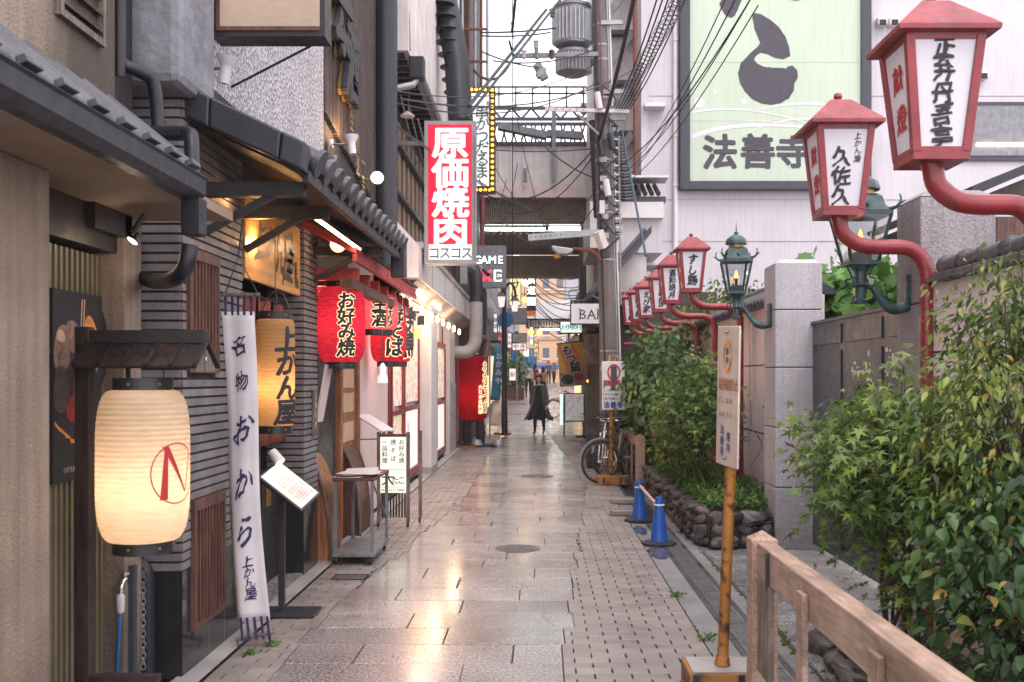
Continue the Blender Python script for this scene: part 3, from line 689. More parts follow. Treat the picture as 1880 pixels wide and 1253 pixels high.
def fr_lan(x, y, z, f, az0):
    r0 = f(99) if False else None
    def g(u, v, d):
        r = f(v)+d; a = az0+u/max(.05, f(v)); return Vector((x+r*math.cos(a), y+r*math.sin(a), z+v))
    return g
def camaz(x, y): return math.atan2(-y, -x)
def chord(name, pts, r=.004, mat='cable', parent=None, n=6): return MB().tube(pts, r, n).build(name, M[mat], parent, smooth=True)
def chain(name, p, q, parent, n=18, r=.011, w=.0022, mat='steel_dull'):
    p = Vector(p); q = Vector(q); m = MB()
    for i in range(n):
        c = p.lerp(q, (i+.5)/n); L_ = (q-p).length/n*.68; rr = []
        for k in range(11):
            a = 2*PI*k/10; dx, dz = r*math.cos(a), L_*math.sin(a); rr.append(c+(Vector((dx, 0, dz)) if i % 2 else Vector((0, dx, dz))))
        m.tube(rr, w, 5, False)
    return m.build(name, M[mat], parent, kind='stuff')
# --- big cream lantern on its roofed post
x, y = -1.77, 4.45
t, f = chochin('paper_lantern', 'large glowing cream paper lantern with a red circled letter, nearest on the left', x, y, .875, .20, .675, 'paper_cream', 1.9, (1, .72, .47), 30, .62, .055, lz=.36, n=56)
az = camaz(x, y)+R(42); fl = fr_lan(x, y, .875, f, az); m = MB()
cz, ru, rv = .31, .12, .135
def ring_pts(k, s): a = 2*PI*k/40; return (ru*s*math.cos(a), cz+rv*s*math.sin(a))
for k in range(40):
    a, b, c, d = ring_pts(k, 1), ring_pts(k+1, 1), ring_pts(k+1, .955), ring_pts(k, .955); m.add([fl(u, v, .004) for u, v in (a, b, c, d)], [(0, 1, 2, 3)])
def stroke(m, p, q, w0, w1, n=10):
    for i in range(n):
        t0, t1 = i/n, (i+1)/n; a = (lerp(p[0], q[0], t0), lerp(p[1], q[1], t0)); b = (lerp(p[0], q[0], t1), lerp(p[1], q[1], t1)); wa, wb = lerp(w0, w1, t0), lerp(w0, w1, t1)
        m.add([fl(*z_, .005) for z_ in ((a[0]-wa, a[1]), (a[0]+wa, a[1]), (b[0]+wb, b[1]), (b[0]-wb, b[1]))], [(0, 1, 2, 3)])
stroke(m, (-.062, cz-.112), (-.052, cz+.10), .018, .008); stroke(m, (-.055, cz+.118), (.050, cz-.085), .016, .004); stroke(m, (.050, cz-.085), (.085, cz+.08), .003, .004)
m.build('letter_mark', M['ink_red'], t, fix=False)
MB().tube([(x+.012*math.cos(a*.5), y, .80+.02*math.sin(a*.5)) for a in range(14)], .003, 6).build('hook_ring', M['steel_dull'], t)
chain('chain', (x, y, .785), (x, y, .30), t, 20, .010)
MB().box(x-.075, x-.06, y-.01, y+.01, 1.60, 1.66).box(x+.09, x+.094, y-.002, y+.002, 1.6, 1.67).build('hanger', M['metal_black'], t)
st = thing('lantern_stand', 'dark wooden post with a small shingled roof over the big cream lantern', 'lantern stand', (-2.04, 4.45, 0))
MB().box(-2.065, -2.0, 4.42, 4.48, 0, 1.83).build('post', M['wood_dark'], st, bev=.004)
MB().box(-2.0, -1.70, 4.42, 4.48, .24, .275).build('foot_rail', M['wood_dark'], st)
MB().box(-2.12, -1.62, 4.28, 4.62, 0, .03).build('base', M['wood_dark'], st)
MB().box(-2.0, -1.485, 4.425, 4.475, 1.755, 1.815).build('ridge_beam', M['wood_black'], st, bev=.003)
for s in (-1, 1):
    for i in range(5):
        a = -2.005+i*.104
        MB().bar((a+.052, 4.45+s*.005, 1.758), (a+.052, 4.45+s*.155, 1.650), .100, .010, (0, s*.11, .16)).build('roof_shingle', M['wood_dark'], st)
    for i in range(6):
        a = -2.005+i*.104
        MB().bar((a, 4.45+s*.004, 1.768), (a, 4.45+s*.165, 1.655), .016, .022, (0, s*.11, .16)).build('roof_batten', M['wood_black'], st)
MB().prism([(4.30, 1.63), (4.60, 1.63), (4.45, 1.74)], 'yz', -1.50, -1.49).build('gable_board', M['wood_grey'], st)
MB().box(-1.489, -1.487, 4.44, 4.455, 1.68, 1.695).build('tag', M['white'], st)
# tap and hose
t = thing('water_tap', 'chrome tap with a blue hose on a short post by the downpipe', 'tap', (-2.10, 5.0, 0))
MB().box(-2.10, -2.03, 4.99, 5.03, 0, .66).build('post', M['gate'], t, bev=.004)
MB().tube(smoothpath([(-2.06, 4.98, .60), (-2.06, 4.94, .60), (-2.065, 4.92, .57), (-2.07, 4.92, .53)]), .013, 10).build('spout', M['chrome'], t, smooth=True)
MB().lathe([(.022, 0), (.024, .012), (.008, .016), (.008, -.02)], (-2.06, 4.95, .625), 12).build('handle', M['chrome'], t, smooth=True)
MB().lathe([(.012, -.06), (.018, -.05), (.02, 0), (.021, .02), (.014, .035)], (-2.07, 4.92, .50), 14).build('hose_connector', M['white'], t, smooth=True)
MB().tube(smoothpath([(-2.07, 4.92, .44), (-2.075, 4.92, .36), (-2.09, 4.94, .25), (-2.10, 4.95, .1)]), .008, 8).build('hose', M['plastic_blue'], t, smooth=True)
# --- white banner
t = thing('cloth_banner', 'long white cloth banner with navy characters tied with navy loops', 'banner', (-1.8, 5.95, .05))
m = MB(); N = 30; zt, zb = 2.0, .16; vs = []; fs = []
def ban(u, v, d=0):
    s = max(0, v); x0 = lerp(-1.90, -1.785, s**1.2); x1 = lerp(-1.71, -1.60, s**1.2); b = .02*math.sin(s*5+u*2)+.012*math.sin(u*7+s*3)
    return Vector((lerp(x0, x1, u)+.008*math.sin(s*7), 5.95+b-d-.05*s, lerp(zt, zb, v)))
for i in range(N+1):
    for j in range(7): vs.append(ban(j/6, i/N))
for i in range(N):
    for j in range(6): fs.append((i*7+j, i*7+j+1, (i+1)*7+j+1, (i+1)*7+j))
o = MB().add(vs, fs).build('cloth', M['cloth_white'], t, smooth=True); so_ = o.modifiers.new('th', 'SOLIDIFY'); so_.thickness = .002
fb = lambda u, v, d: ban(.5+u, (zt-v)/(zt-zb), d)
def bl(ch, z, s, sx=1.0): return (ch, 0, z, s, sx*5.6)
letters('lettering', M['ink_navy'], t, [bl('名', 1.80, .13, .7), bl('物', 1.58, .12, .7), bl('お', 1.30, .20, .62), bl('か', .98, .20, .55), bl('ら', .70, .20, .55), bl('上', .52, .075, .8), bl('か', .455, .07, .8), bl('ん', .395, .07, .8), bl('屋', .33, .08, .8)], fb, .045, 1.0, .006, fine=.03)
for i in range(5):
    for v0, v1 in ((-.055, .012), (.985, 1.06)):
        u = (i+.35)/5; m = MB(); a, b = ban(u, v0), ban(u+.08, v0); c, d = ban(u, v1), ban(u+.08, v1)
        for w in (a, b, c, d): w.y -= .004
        m.quad(a, b, d, c); m.build('loop', M['cloth_navy'], t)
MB().tube([(-1.90, 5.95, 2.10), (-1.67, 5.95, 2.10)], .012, 10).build('top_rod', M['wood_grey'], t, smooth=True)
MB().tube([(-1.80, 5.9, .05), (-1.58, 5.93, .09)], .012, 10).build('bottom_rod', M['wood_grey'], t, smooth=True)
MB().tube([(-1.79, 5.9, .06), (-1.785, 5.9, .01), (-1.77, 5.89, .004)], .004).tube([(-1.6, 5.93, .09), (-1.60, 5.92, .03), (-1.59, 5.92, .004)], .004).build('tie_cord', M['cable'], t)
MB().tube([(-1.88, 5.95, 2.1), (-1.80, 5.96, 2.33), (-1.68, 5.95, 2.1)], .004).tube([(-1.80, 5.96, 2.33), (-1.81, 6.1, 2.66)], .004).build('hanging_cord', M['cable'], t)
# --- yellow lantern at the doorway
x, y = -1.83, 6.9
t, f = chochin('paper_lantern', 'tall amber paper lantern with black characters at the tiled doorway', x, y, 1.27, .135, .74, 'paper_amber', 1.2, (1, .6, .26), 26, .8, .055, p=8, q=.35, lz=.35, n=44)
letters('lettering', M['ink'], t, txt('上かん屋', 0, .60, .185, .165), fr_lan(x, y, 1.27, f, camaz(x, y)+R(38)), .1, .4, .004, fine=.02)
MB().tube(smoothpath([(x, y-.02, 2.05), (x+.01, y, 2.15), (x, y, 2.24), (x, y, 2.66)]), .004).tube(smoothpath([(x-.1, y, 2.04), (x-.05, y, 2.16), (x, y, 2.2), (x+.06, y, 2.17), (x+.11, y, 2.04)]), .005).build('hanger', M['metal_black'], t)
# noren at the door
t = thing('door_curtain', 'rust brown door curtain behind the amber lantern', 'curtain', (-2.05, 7.4, 1.1))
for i in range(3):
    m = MB(); vs = []; fs = []; y0 = 6.75+i*.42
    for a in range(13):
        for b in range(7):
            s, u = a/12, b/6; vs.append((-2.04+.02*math.sin(u*9+s*2+i), y0+u*.40, lerp(2.18, 1.10, s)))
    for a in range(12):
        for b in range(6): fs.append((a*7+b, a*7+b+1, (a+1)*7+b+1, (a+1)*7+b))
    o = m.add(vs, fs).build('cloth_panel', M['cloth_rust'], t, smooth=True); q = o.modifiers.new('th', 'SOLIDIFY'); q.thickness = .003
MB().tube([(-2.04, 6.5, 2.19), (-2.04, 8.02, 2.19)], .012).build('rail', M['wood_black'], t)
letters('lettering', M['white'], t, txt('久佐', .95, .78, .10, .12), fr_plane((-2.012, 6.75, 1.1), (0, 1, 0), (0, 0, 1)), .012, .5)
# menu lectern
t = thing('menu_stand', 'black menu stand with a lit slanted menu before the tiled doorway', 'menu stand', (-1.72, 6.75, 0))
MB().box(-1.95, -1.50, 6.62, 6.9, .004, .022).build('base_plate', M['metal_black'], t, bev=.004)
MB().box(-1.765, -1.725, 6.73, 6.77, .022, .86).build('post', M['metal_black'], t)
c = Vector((-1.69, 6.72, .87)); rt = Euler((0, R(38), 0)).to_matrix()@Euler((R(25), 0, 0)).to_matrix()
MB().ob(c, (.37, .27, .03), rt).build('tray', M['metal_black'], t, bev=.004)
MB().ob(c+rt@Vector((0, 0, .017)), (.34, .24, .004), rt).build('menu_sheet', pm('menu_sheet', (.62, .50, .45), .4, .2, 12, es=.22, ec=(1, .8, .7)), t)
fp = fr_plane(c+rt@Vector((-.17, -.12, .019)), rt@Vector((1, 0, 0)), rt@Vector((0, 1, 0)))
letters('lettering', M['ink_red'], t, [(random.choice('一品料理焼鳥生醤油割麺お好み'), .03+.021*i, .03+.022*j, .017) for i in range(14) for j in range(9) if (i*j) % 7], fp, .012)
MB().tube([(-1.87, 6.8, 1.0), (-1.84, 6.8, 1.06), (-1.80, 6.78, 1.08)], .006).build('lamp_arm', M['metal_black'], t)
MB().tube([(-1.82, 6.78, 1.10), (-1.755, 6.75, 1.03)], [.032, .038], 16).build('lamp_head', M['white'], t, smooth=True)
point('lamp_light', (-1.73, 6.7, 1.0), .2, (1, .8, .6), .02, t)
t = thing('wall_plaque', 'narrow weathered wooden name plaque on the tiled pier', 'plaque', (-1.89, 8.3, 1.1))
MB().box(-1.897, -1.882, 8.30, 8.46, 1.12, 1.50).build('board', M['wood_grey'], t)
letters('lettering', M['white'], t, txt('日本料理', .08, .33, .06, .08), fr_plane((-1.882, 8.30, 1.12), (0, 1, 0), (0, 0, 1)), .012, 0, .002)
t = thing('wall_plaque', 'little brass notice plate beside the dark door screen', 'plaque', (-2.05, 7.52, .7)); MB().box(-2.088, -2.08, 7.6, 7.72, .62, .78).build('plate', M['brass'], t)
letters('lettering', M['ink'], t, txt('生酒', .06, .11, .05, .06), fr_plane((-2.08, 7.6, .62), (0, 1, 0), (0, 0, 1)), .012, 0, .002)
# steel trolley with papers
t = thing('steel_trolley', 'small steel trolley on castors with newspapers lying on top', 'trolley', (-1.58, 8.9, 0))
x0, x1, y0, y1, zt = -1.76, -1.42, 8.52, 9.35, .74
for a in (x0, x1-.025):
    for b in (y0, y1-.025): MB().box(a, a+.025, b, b+.025, .09, zt-.02).build('leg', M['steel_dull'], t)
MB().box(x0-.01, x1+.01, y0-.01, y1+.01, zt-.02, zt).build('top_shelf', M['wood_red'], t, bev=.003)
MB().box(x0-.01, x1+.01, y0-.01, y1+.01, .07, .10).build('bottom_shelf', M['steel_dull'], t, bev=.003)
MB().bar((x1-.01, y0+.03, .7), (x1-.01, y1-.02, .3), .012).build('brace', M['steel_dull'], t)
for a in (x0+.02, x1-.03):
    for b in (y0+.03, y1-.04): MB().lathe([(.001, -.014), (.035, -.012), (.037, 0), (.035, .012), (.001, .014)], (a, b, .037), 16, rot=Euler((0, R(90), 0)).to_matrix()).build('castor', M['rubber'], t)
t = thing('newspapers', 'loose pile of pink and white papers on the steel trolley', 'newspapers', (-1.6, 8.8, .74))
for i in range(7): MB().ob((-1.585+random.gauss(0, .02), 8.85+random.gauss(0, .05), .745+i*.0055), (.28, .40, .003), (random.gauss(0, .02), random.gauss(0, .02), random.gauss(0, .25))).build('newspaper', M['pink_wall' if i % 2 else 'white'], t)
# big cooking-shop sign stand
t = thing('standing_menu_sign', 'wooden framed upright menu sign with green and black characters on castors', 'menu sign', (-1.53, 10.8, 0))
x0, x1, Y = -1.715, -1.43, 10.7
for a, b in ((x0-.03, Y), (x1, Y), (x1+.09, Y+.35), (x0-.03, Y+.35)): MB().box(a, a+.035, b, b+.045, .05, 1.02).build('leg', M['wood_grey'], t)
MB().box(x0+.004, x1, Y+.005, Y+.06, .97, 1.0).build('top_rail', M['wood_red'], t)
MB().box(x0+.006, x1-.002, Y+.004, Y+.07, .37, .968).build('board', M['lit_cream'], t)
sg = 1828/Y
def sp(u, v, d): return Vector((x0+u, Y+.004-d, .37+v))
letters('lettering', M['ink'], t, txt('お好み焼', .235, .545, .062, .066)+txt('焼そば', .145, .545, .062, .088)+txt('一品料理', .055, .545, .062, .066)+[('大', .09, .15, .15), ('た', .165, .135, .09), ('こ', .235, .135, .09)]+[(c, .025+i*.0205, .03, .036) for i, c in enumerate('06-6213-1888')]+[('本', .03, .225, .02), ('店', .055, .225, .02)], sp, .045, .25, .003)
MB().box(x0+.01, x1-.01, Y-.001, Y+.002, .28+.37-.03, .28+.37-.027).box(x0+.01, x1-.01, Y-.001, Y+.002, .37+.06, .37+.063).build('printed_line', M['ink'], t)
for i in range(9): a = x0+.012+i*.031; MB().box(a, a+.016, Y+.02, Y+.04, .10, .36).build('slat', M['wood_dark'], t)
for a, b in ((x0-.02, Y+.02), (x1+.015, Y+.02), (x1+.1, Y+.37)): MB().lathe([(.001, -.014), (.024, -.012), (.025, .012), (.001, .014)], (a, b, .025), 12, rot=Euler((0, R(90), 0)).to_matrix()).build('castor', M['rubber'], t)
# ================= LEFT: red okonomiyaki shop and the white shopfronts =================
D = thing('okonomiyaki_shop', 'open fronted shop with red soffit, black panels and curved wooden boards', 'building', (-2.2, 10, 0))
XW = -1.98
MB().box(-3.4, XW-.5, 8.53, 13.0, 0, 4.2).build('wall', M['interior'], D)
MB().box(-2.05, -1.93, 8.545, 8.60, 0, 2.35).build('door_post', M['wood_red'], D)
MB().box(-2.06, -2.03, 8.62, 8.95, .0, 1.55).build('black_panel', M['metal_black'], D)
MB().box(-2.06, -2.0, 9.0, 9.75, .0, 2.2).build('black_panel', M['metal_black'], D)
MB().box(-2.03, -1.95, 9.78, 9.90, .0, 2.35).build('door_post', M['wood_orange'], D)
MB().box(-2.02, -1.98, 9.92, 10.7, .75, 2.1).build('wooden_door', M['wood_orange'], D)
for i, z in enumerate((.95, 1.25, 1.5)): MB().box(-1.978, -1.974, 9.98, 10.6, z, z+.2).build('paper_menu', M['print_stick'], D)
MB().box(-2.03, -1.95, 10.72, 10.84, .0, 2.35).build('door_post', M['wood_orange'], D)
MB().box(-2.0, XW, 10.86, 13.0, 0.03, 2.4).build('pink_wall', M['pink_wall'], D)
# curved wooden boards (a barrel-like apron)
for k, (y0, y1, mt) in enumerate(((8.62, 9.05, 'wood_orange'), (10.0, 10.7, 'wood_red'))):
    pr = [(-2.2, 0), (-1.80, 0)]+[(-1.80-.26*(1-math.cos(a)), .95*math.sin(a)) for a in [i*PI/2/10 for i in range(1, 11)]]+[(-2.2, .95)]
    MB().prism(pr, 'xz', y0, y1).build('curved_board', M[mt], D, smooth=True)
    pr = [(-1.802-.26*(1-math.cos(a)), .95*math.sin(a)) for a in [i*PI/2/10 for i in range(0, 11)]]; pr2 = [(x+.02, z+.004) for x, z in pr]
    MB().prism(pr2+pr[::-1], 'xz', y0-.04, y0).build('board_edge', M['wood_grey'], D)
# tiled canopy with red underside
MB().prism([(-1.99, 2.86), (-1.47, 2.60), (-1.47, 2.66), (-1.99, 2.93)], 'xz', 8.0, 11.9).build('canopy_deck', M['red_wood'], D)
for i in range(26): y = 8.05+i*.15; MB().bar((-1.45, y, 2.675), (-1.98, y, 2.945), .135, .03, (.26, 0, .53)).build('canopy_tile', M['roof_tile'], D)
MB().box(-1.50, -1.465, 8.0, 11.9, 2.54, 2.60).build('fascia_board', M['red_wood'], D)
for i in range(7):
    y = 8.5+i*.55; MB().box(-2.48, -1.55, y, y+.09, 2.44, 2.54).build('rafter', M['red_wood'], D)
MB().box(-1.66, -1.56, 8.3, 11.95, 2.36, 2.44).build('beam', M['wood_red'], D)
MB().box(-2.48, -1.98, 8.54, 12.9, 2.545, 2.60).build('red_ceiling', M['red_panel'], D)
MB().box(-2.47, -2.45, 8.56, 12.9, 1.6, 2.54).build('red_back_panel', M['red_panel'], D)
# lanterns
paper('glow_cream', (.75, .62, .42), .3, .5, (1, .8, .5))
def redlan(label, x, y, z, R_, H_, s, az, mat='paper_red', e=1.5, size=None, group='red paper lanterns at the okonomiyaki shop', ribs=26):
    t, f = chochin('paper_lantern', label, x, y, z, R_, H_, mat, e, (1, .35, .28), ribs, .6, .06, group, p=4, q=.45, lz=.5, n=40)
    n = len(s); sz = size or H_*.84/n; fl = fr_lan(x, y, z, f, camaz(x, y)+R(az))
    it = txt(s, 0, H_*.5+sz*(n-1)/2*.98, sz*1.12, sz*.98)
    letters('character_outline', M['glow_cream'], t, [(i[0], i[1], i[2], i[3], i[4]) for i in it], fl, .2, .3, .003, fine=.03)
    letters('lettering', M['ink'], t, it, fl, .1, .3, .008, fine=.03)
    return t
redlan('nearest red lantern with large cream-edged characters, biggest of the red ones', -1.74, 8.75, 1.74, .21, .66, 'お好み焼', 12)
redlan('second red lantern, mostly hidden behind the nearest one', -1.93, 9.75, 1.78, .21, .62, 'たこ焼', 45)
redlan('smaller pinkish lantern between the two biggest red lanterns, left of its pair', -1.70, 10.2, 2.10, .15, .36, 'ビール'.replace('ビール', '生ビ'[0]+'酒'), 25, 'paper_pink', 1)
redlan('smaller pinkish lantern just before the lantern of three characters', -1.675, 10.75, 2.12, .15, .38, 'お好み', 15, 'paper_pink', 1)
redlan('red lantern with three big black characters, lower right of the pink ones', -1.73, 11.4, 1.79, .205, .73, '焼そば', 22)
redlan('farthest red lantern under the tiled canopy, mostly hidden', -1.76, 12.3, 1.80, .20, .74, '焼鳥', 50)
t = thing('hanging_lamp', 'small white pendant lamp below the red lanterns', 'lamp', (-1.62, 10.3, 1.6)); MB().lathe([(.05, 1.55), (.055, 1.56), (.05, 1.62), (.03, 1.65), (.035, 1.72), (.01, 1.76)], (-1.62, 10.3, 0), 16).build('lamp_shade', M['lit_white'], t, smooth=True); MB().tube([(-1.62, 10.3, 1.76), (-1.62, 10.3, 2.44)], .004).build('cord', M['cable'], t)
t = thing('menu_ledge', 'white reading ledge sticking out of the pink wall', 'ledge', (-1.8, 11, 1.1)); MB().bar((-1.95, 10.95, 1.20), (-1.63, 10.75, 1.03), .22, .015).build('board', M['white'], t); MB().tube([(-1.62, 10.75, 1.03), (-1.6, 10.75, .95), (-1.97, 10.9, .93)], .006).build('bracket', M['metal_black'], t)
t = thing('wall_menu_board', 'tilted pale menu board leaning out beside the nearest red lantern', 'menu board', (-1.9, 8.7, 1.4)); MB().bar((-1.93, 8.72, 1.22), (-1.84, 8.72, 1.72), .02, .24, (0, 1, 0)).build('board', M['pink_wall'], t)
# shop interior light, plus added fill lights without fixtures that wash the shopfronts
point('shop_fill_light', (-2.2, 9.6, 2.3), 8, (1, .38, .25), .15); point('shop_fill_light', (-1.6, 11.9, 2.2), 12, (1, .55, .48), .4); point('shop_fill_light', (-1.55, 14.2, 2.3), 4, (1, .72, .5), .7)
# ---- white shopfronts with canopy
E_ = thing('white_shopfront', 'white shopfront with red framed posters under a long white fascia', 'building', (-2.2, 18, 0))
MB().box(-3.4, -2.02, 13.0, 25, 0, 3.0).build('wall', M['off_white'], E_)
MB().box(-1.98, -1.965, 13.02, 13.2, .1, 2.3).build('red_stile', M['red_paint'], E_)
pm('food_print', (.72, .60, .40), .4, .2, 6, es=.22, ec=(1, .85, .55), col2=(.20, .16, .05), c2s=9, c2lo=.54, c2hi=.58); pm('food_print_warm', (.74, .62, .52), .4, .2, 6, es=.2, ec=(1, .85, .7), col2=(.50, .05, .04), c2s=8, c2lo=.55, c2hi=.59)
def poster(y0, y1, z0, z1, n=0, ix=-2.0, mats=('food_print', 'lit_white')):
    w = MB(); x0, x1 = ix, ix+.05; fw = .09
    w.box(x0, x1, y0, y0+fw, z0, z1).box(x0, x1, y1-fw, y1, z0, z1).box(x0, x1, y0+fw, y1-fw, z0, z0+.12).box(x0, x1, y0+fw, y1-fw, z1-.1, z1).box(x0, x1, y0+fw, y1-fw, lerp(z0, z1, .45), lerp(z0, z1, .48))
    f = w.build('red_window_frame', M['red_paint'], E_)
    for a, b, mt in ((0.02, .45, mats[0]), (.48, .97, mats[1])): MB().box(x0+.005, x0+.02, y0+fw, y1-fw, lerp(z0, z1, a)+.06, lerp(z0, z1, b)).build('poster_panel', M[mt], f)
    for k in range(5): MB().box(x0+.0205, x0+.0215, y0+fw+.05+(k % 2)*.3, y0+fw+.05+(k % 2)*.3+.25, z0+.3+k*.35, z0+.5+k*.35).build('price_card', M['food_print_warm' if k % 2 else 'white'], f)
poster(13.2, 14.4, .1, 2.3, mats=('food_print', 'food_print_warm')); poster(14.45, 16.3, .1, 2.35, mats=('lit_white', 'food_print_warm'))
MB().box(-2.02, -1.79, 16.5, 17.5, .12, 3.0).build('white_pillar', M['white'], E_, bev=.01); MB().box(-2.02, -1.785, 16.48, 17.52, 0, .12).build('pillar_base', M['concrete_light'], E_)
poster(17.6, 20.6, .1, 2.3, ix=-1.98, mats=('lit_white', 'food_print_warm')); MB().box(-1.90, -1.895, 18.4, 18.6, .3, 2.2).build('red_strip', M['red_panel'], E_)
MB().box(-2.0, -1.86, 20.7, 22.0, 0, 3.0).build('grey_pillar', M['corrug'], E_)
MB().box(-2.0, -1.9, 22.1, 23.4, .1, 2.2).build('red_panel', M['red_panel'], E_)
for y in (20.9, 21.3, 21.7): MB().tube([(-1.84, y, .1), (-1.84, y, 1.5)], .03).build('standpipe', M['galv'], E_, smooth=True)
fa = MB().box(-2.05, -1.65, 13.9, 24.6, 2.98, 3.42).build('fascia', M['off_white'], E_)
MB().box(-2.1, -1.62, 13.85, 24.7, 3.42, 3.50).build('fascia_cap', M['concrete_light'], E_)
for y in (15.4, 17.4, 19.4, 21.4): MB().box(-1.651, -1.647, y, y+.02, 2.98, 3.42).build('fascia_joint', M['joint_dark'], E_)
MB().prism([(-2.02, 2.70), (-1.68, 2.975), (-1.70, 2.975), (-2.02, 2.74)], 'xz', 13.9, 24.6).build('fascia_soffit', M['off_white'], E_)
MB().prism([(-2.05, 2.98), (-2.05, 3.7), (-1.99, 3.8), (-1.65, 3.42), (-1.65, 2.98)], 'xz', 13.6, 13.88).build('end_panel', M['off_white'], E_)
MB().box(-3.3, -1.99, 12.9, 13.88, 2.95, 3.85).build('side_panel', M['off_white'], E_)
for y0, y1 in ((14.5, 15.8), (16.6, 18)):
    t = thing('tube_light', 'strip light under the white fascia'+(' nearer the red canopy' if y0 < 15 else ' beyond the white pillar'), 'light', (-1.85, y0, 2.8)); MB().bar((-1.80, y0, 2.85), (-1.80, y1, 2.85), .05, .03).build('tube', M['tube_warm'], t)
sl_ = thing('string_lights', 'string of glowing warm bulbs hanging under the white fascia', 'string lights', (-1.75, 13, 2.6))
MB().tube([(-1.72, 12.3, 2.66), (-1.72, 22, 2.66)], .008).build('cable', M['cable'], sl_)
pb = MB()
for i, y in enumerate((12.55, 13.25, 14.6, 15.9, 16.8, 17.8, 18.9, 20.1, 21.4)):
    b = MB().lathe([(.001, -.12), (.024, -.10), (.03, -.075), (.025, -.04), (.018, -.02), (.018, 0), (.001, 0)], (-1.72, y, 2.655), 12).build('bulb', M['bulb'] if 0 else M['bulb_white'], sl_, smooth=True)
for y in (13, 16, 19.5): point('bulb_glow', (-1.68, y, 2.5), 9, (1, .66, .38), .1, sl_)
for i, (y, x) in enumerate(((14.2, -1.80), (15.3, -1.80))):
    t = thing('wall_lantern', ('black bracket lamp with square glowing shade' if i == 0 else 'black bracket lamp with round glowing bulb')+' on the white shopfront', 'lamp', (x, y, 2.3))
    MB().box(x-.2, x-.0, y-.015, y+.015, 2.60, 2.63).box(x-.04, x+.04, y-.03, y+.03, 2.42, 2.56).tube([(x-.05, y, 2.55), (x-.05, y, 2.35)], .02).build('bracket', M['metal_black'], t)
    if i == 0: MB().box(x-.11, x+.11, y-.09, y+.09, 2.17, 2.33).build('lamp_shade', M['bulb_soft'], t, bev=.01)
    else: MB().lathe([(.001, 2.24), (.07, 2.27), (.08, 2.32), (.06, 2.38), (.02, 2.41)], (x-.03, y, 0), 16).build('bulb', M['bulb_white'], t, smooth=True)
# ---- upper storeys at left
G = thing('slatted_facade', 'upper storey clad in narrow brown wooden slats', 'building', (-2.3, 10, 4))
MB().box(-3.4, -1.985, 9.0, 12.6, 3.2, 8).build('backing_wall', M['joint_dark'], G)
y = 9.02
while y < 12.55: MB().box(-1.985, -1.935, y, y+.03, lerp(4.02, 3.55, (y-9)/3.5), 8).build('slat', M['brown_slat'], G); y += .062
t = thing('carved_sign_letters', 'large black brushed characters with gilt edges standing off the slatted facade', 'sign', (-1.9, 10.3, 4.5))
fp = fr_plane((-1.86, 9.1, 3.95), (0, 1, 0), (0, 0, 1))
for i, (ch, u, v, s) in enumerate((('日', .0, 1.55, .7), ('本', .30, 1.05, .8), ('酒', .72, .72, .72))):
    o = letters('letter', M['ink'], t, [(ch, u, v, s)], fp, .1, .6, 0); q = o.modifiers.new('th', 'SOLIDIFY'); q.thickness = .06; q.offset = 0
    o2 = letters('letter_edge', M['brass'], t, [(ch, u, v, s*1.0)], fp, .1, .6, -.05); q = o2.modifiers.new('th', 'SOLIDIFY'); q.thickness = .03; q.offset = 0
for i, s in enumerate(('生酒', '割烹', '一品')):
    for j, ch in enumerate(s): letters('letter', M['brass'], t, [(ch, .95+i*.33, .25-.14*i-j*.24, .22)], fp, .045, .4, -.03)
def spot(label, c, d, on, mat='white', s=1):
    t = thing('floodlight', label, 'floodlight', c); c = Vector(c); d = Vector(d).normalized(); rt = d.to_track_quat('Z', 'Y').to_matrix()
    MB().lathe([(.001, -.10*s), (.035*s, -.10*s), (.038*s, .0), (.045*s, .02*s), (.07*s, .06*s), (.075*s, .075*s), (.068*s, .07*s), (.03*s, .03*s)], c, 20, rot=rt).build('reflector_housing', M[mat], t, smooth=True)
    MB().lathe([(.001, .062*s), (.067*s, .068*s)], c, 20, rot=rt).build('lens', M['bulb_white'] if on else M['glass_dark'], t)
    MB().tube([c, c+Vector((-.09*s, .02, 0)), c+Vector((-.20*s, .03, .01))], .012*s).build('arm', M['steel_dull'], t)
    MB().lathe([(.001, 0), (.045*s, 0), (.04*s, .02), (.001, .025)], c+Vector((-.2*s, .03, .01)), 16, rot=Euler((0, R(90), 0)).to_matrix()).build('mount', M[mat], t, smooth=True)
    return t
spot('white floodlight on the pebble wall under the big lit box sign', P(415, 125, 5.85)+Vector((.0, 0, 0)), (.2, -.1, 1), False, 'white', .9)
spot('silver floodlight turned up at the pebble wall corner above the dark tiles', P(608, 305, 8.7), (-.25, -.1, 1), False, 'steel')
t = spot('floodlight with glowing rim turned up at the carved letters', P(645, 265, 9.3), (-.15, .1, 1), True, 'white'); point('lamp_light', P(640, 240, 9.5), 6, (1, .6, .25), .05, t)
t = spot('round floodlight shining at the viewer beside the black duct', P(692, 330, 10.9), (.2, -1, .1), True, 'steel_dull', 1.0)
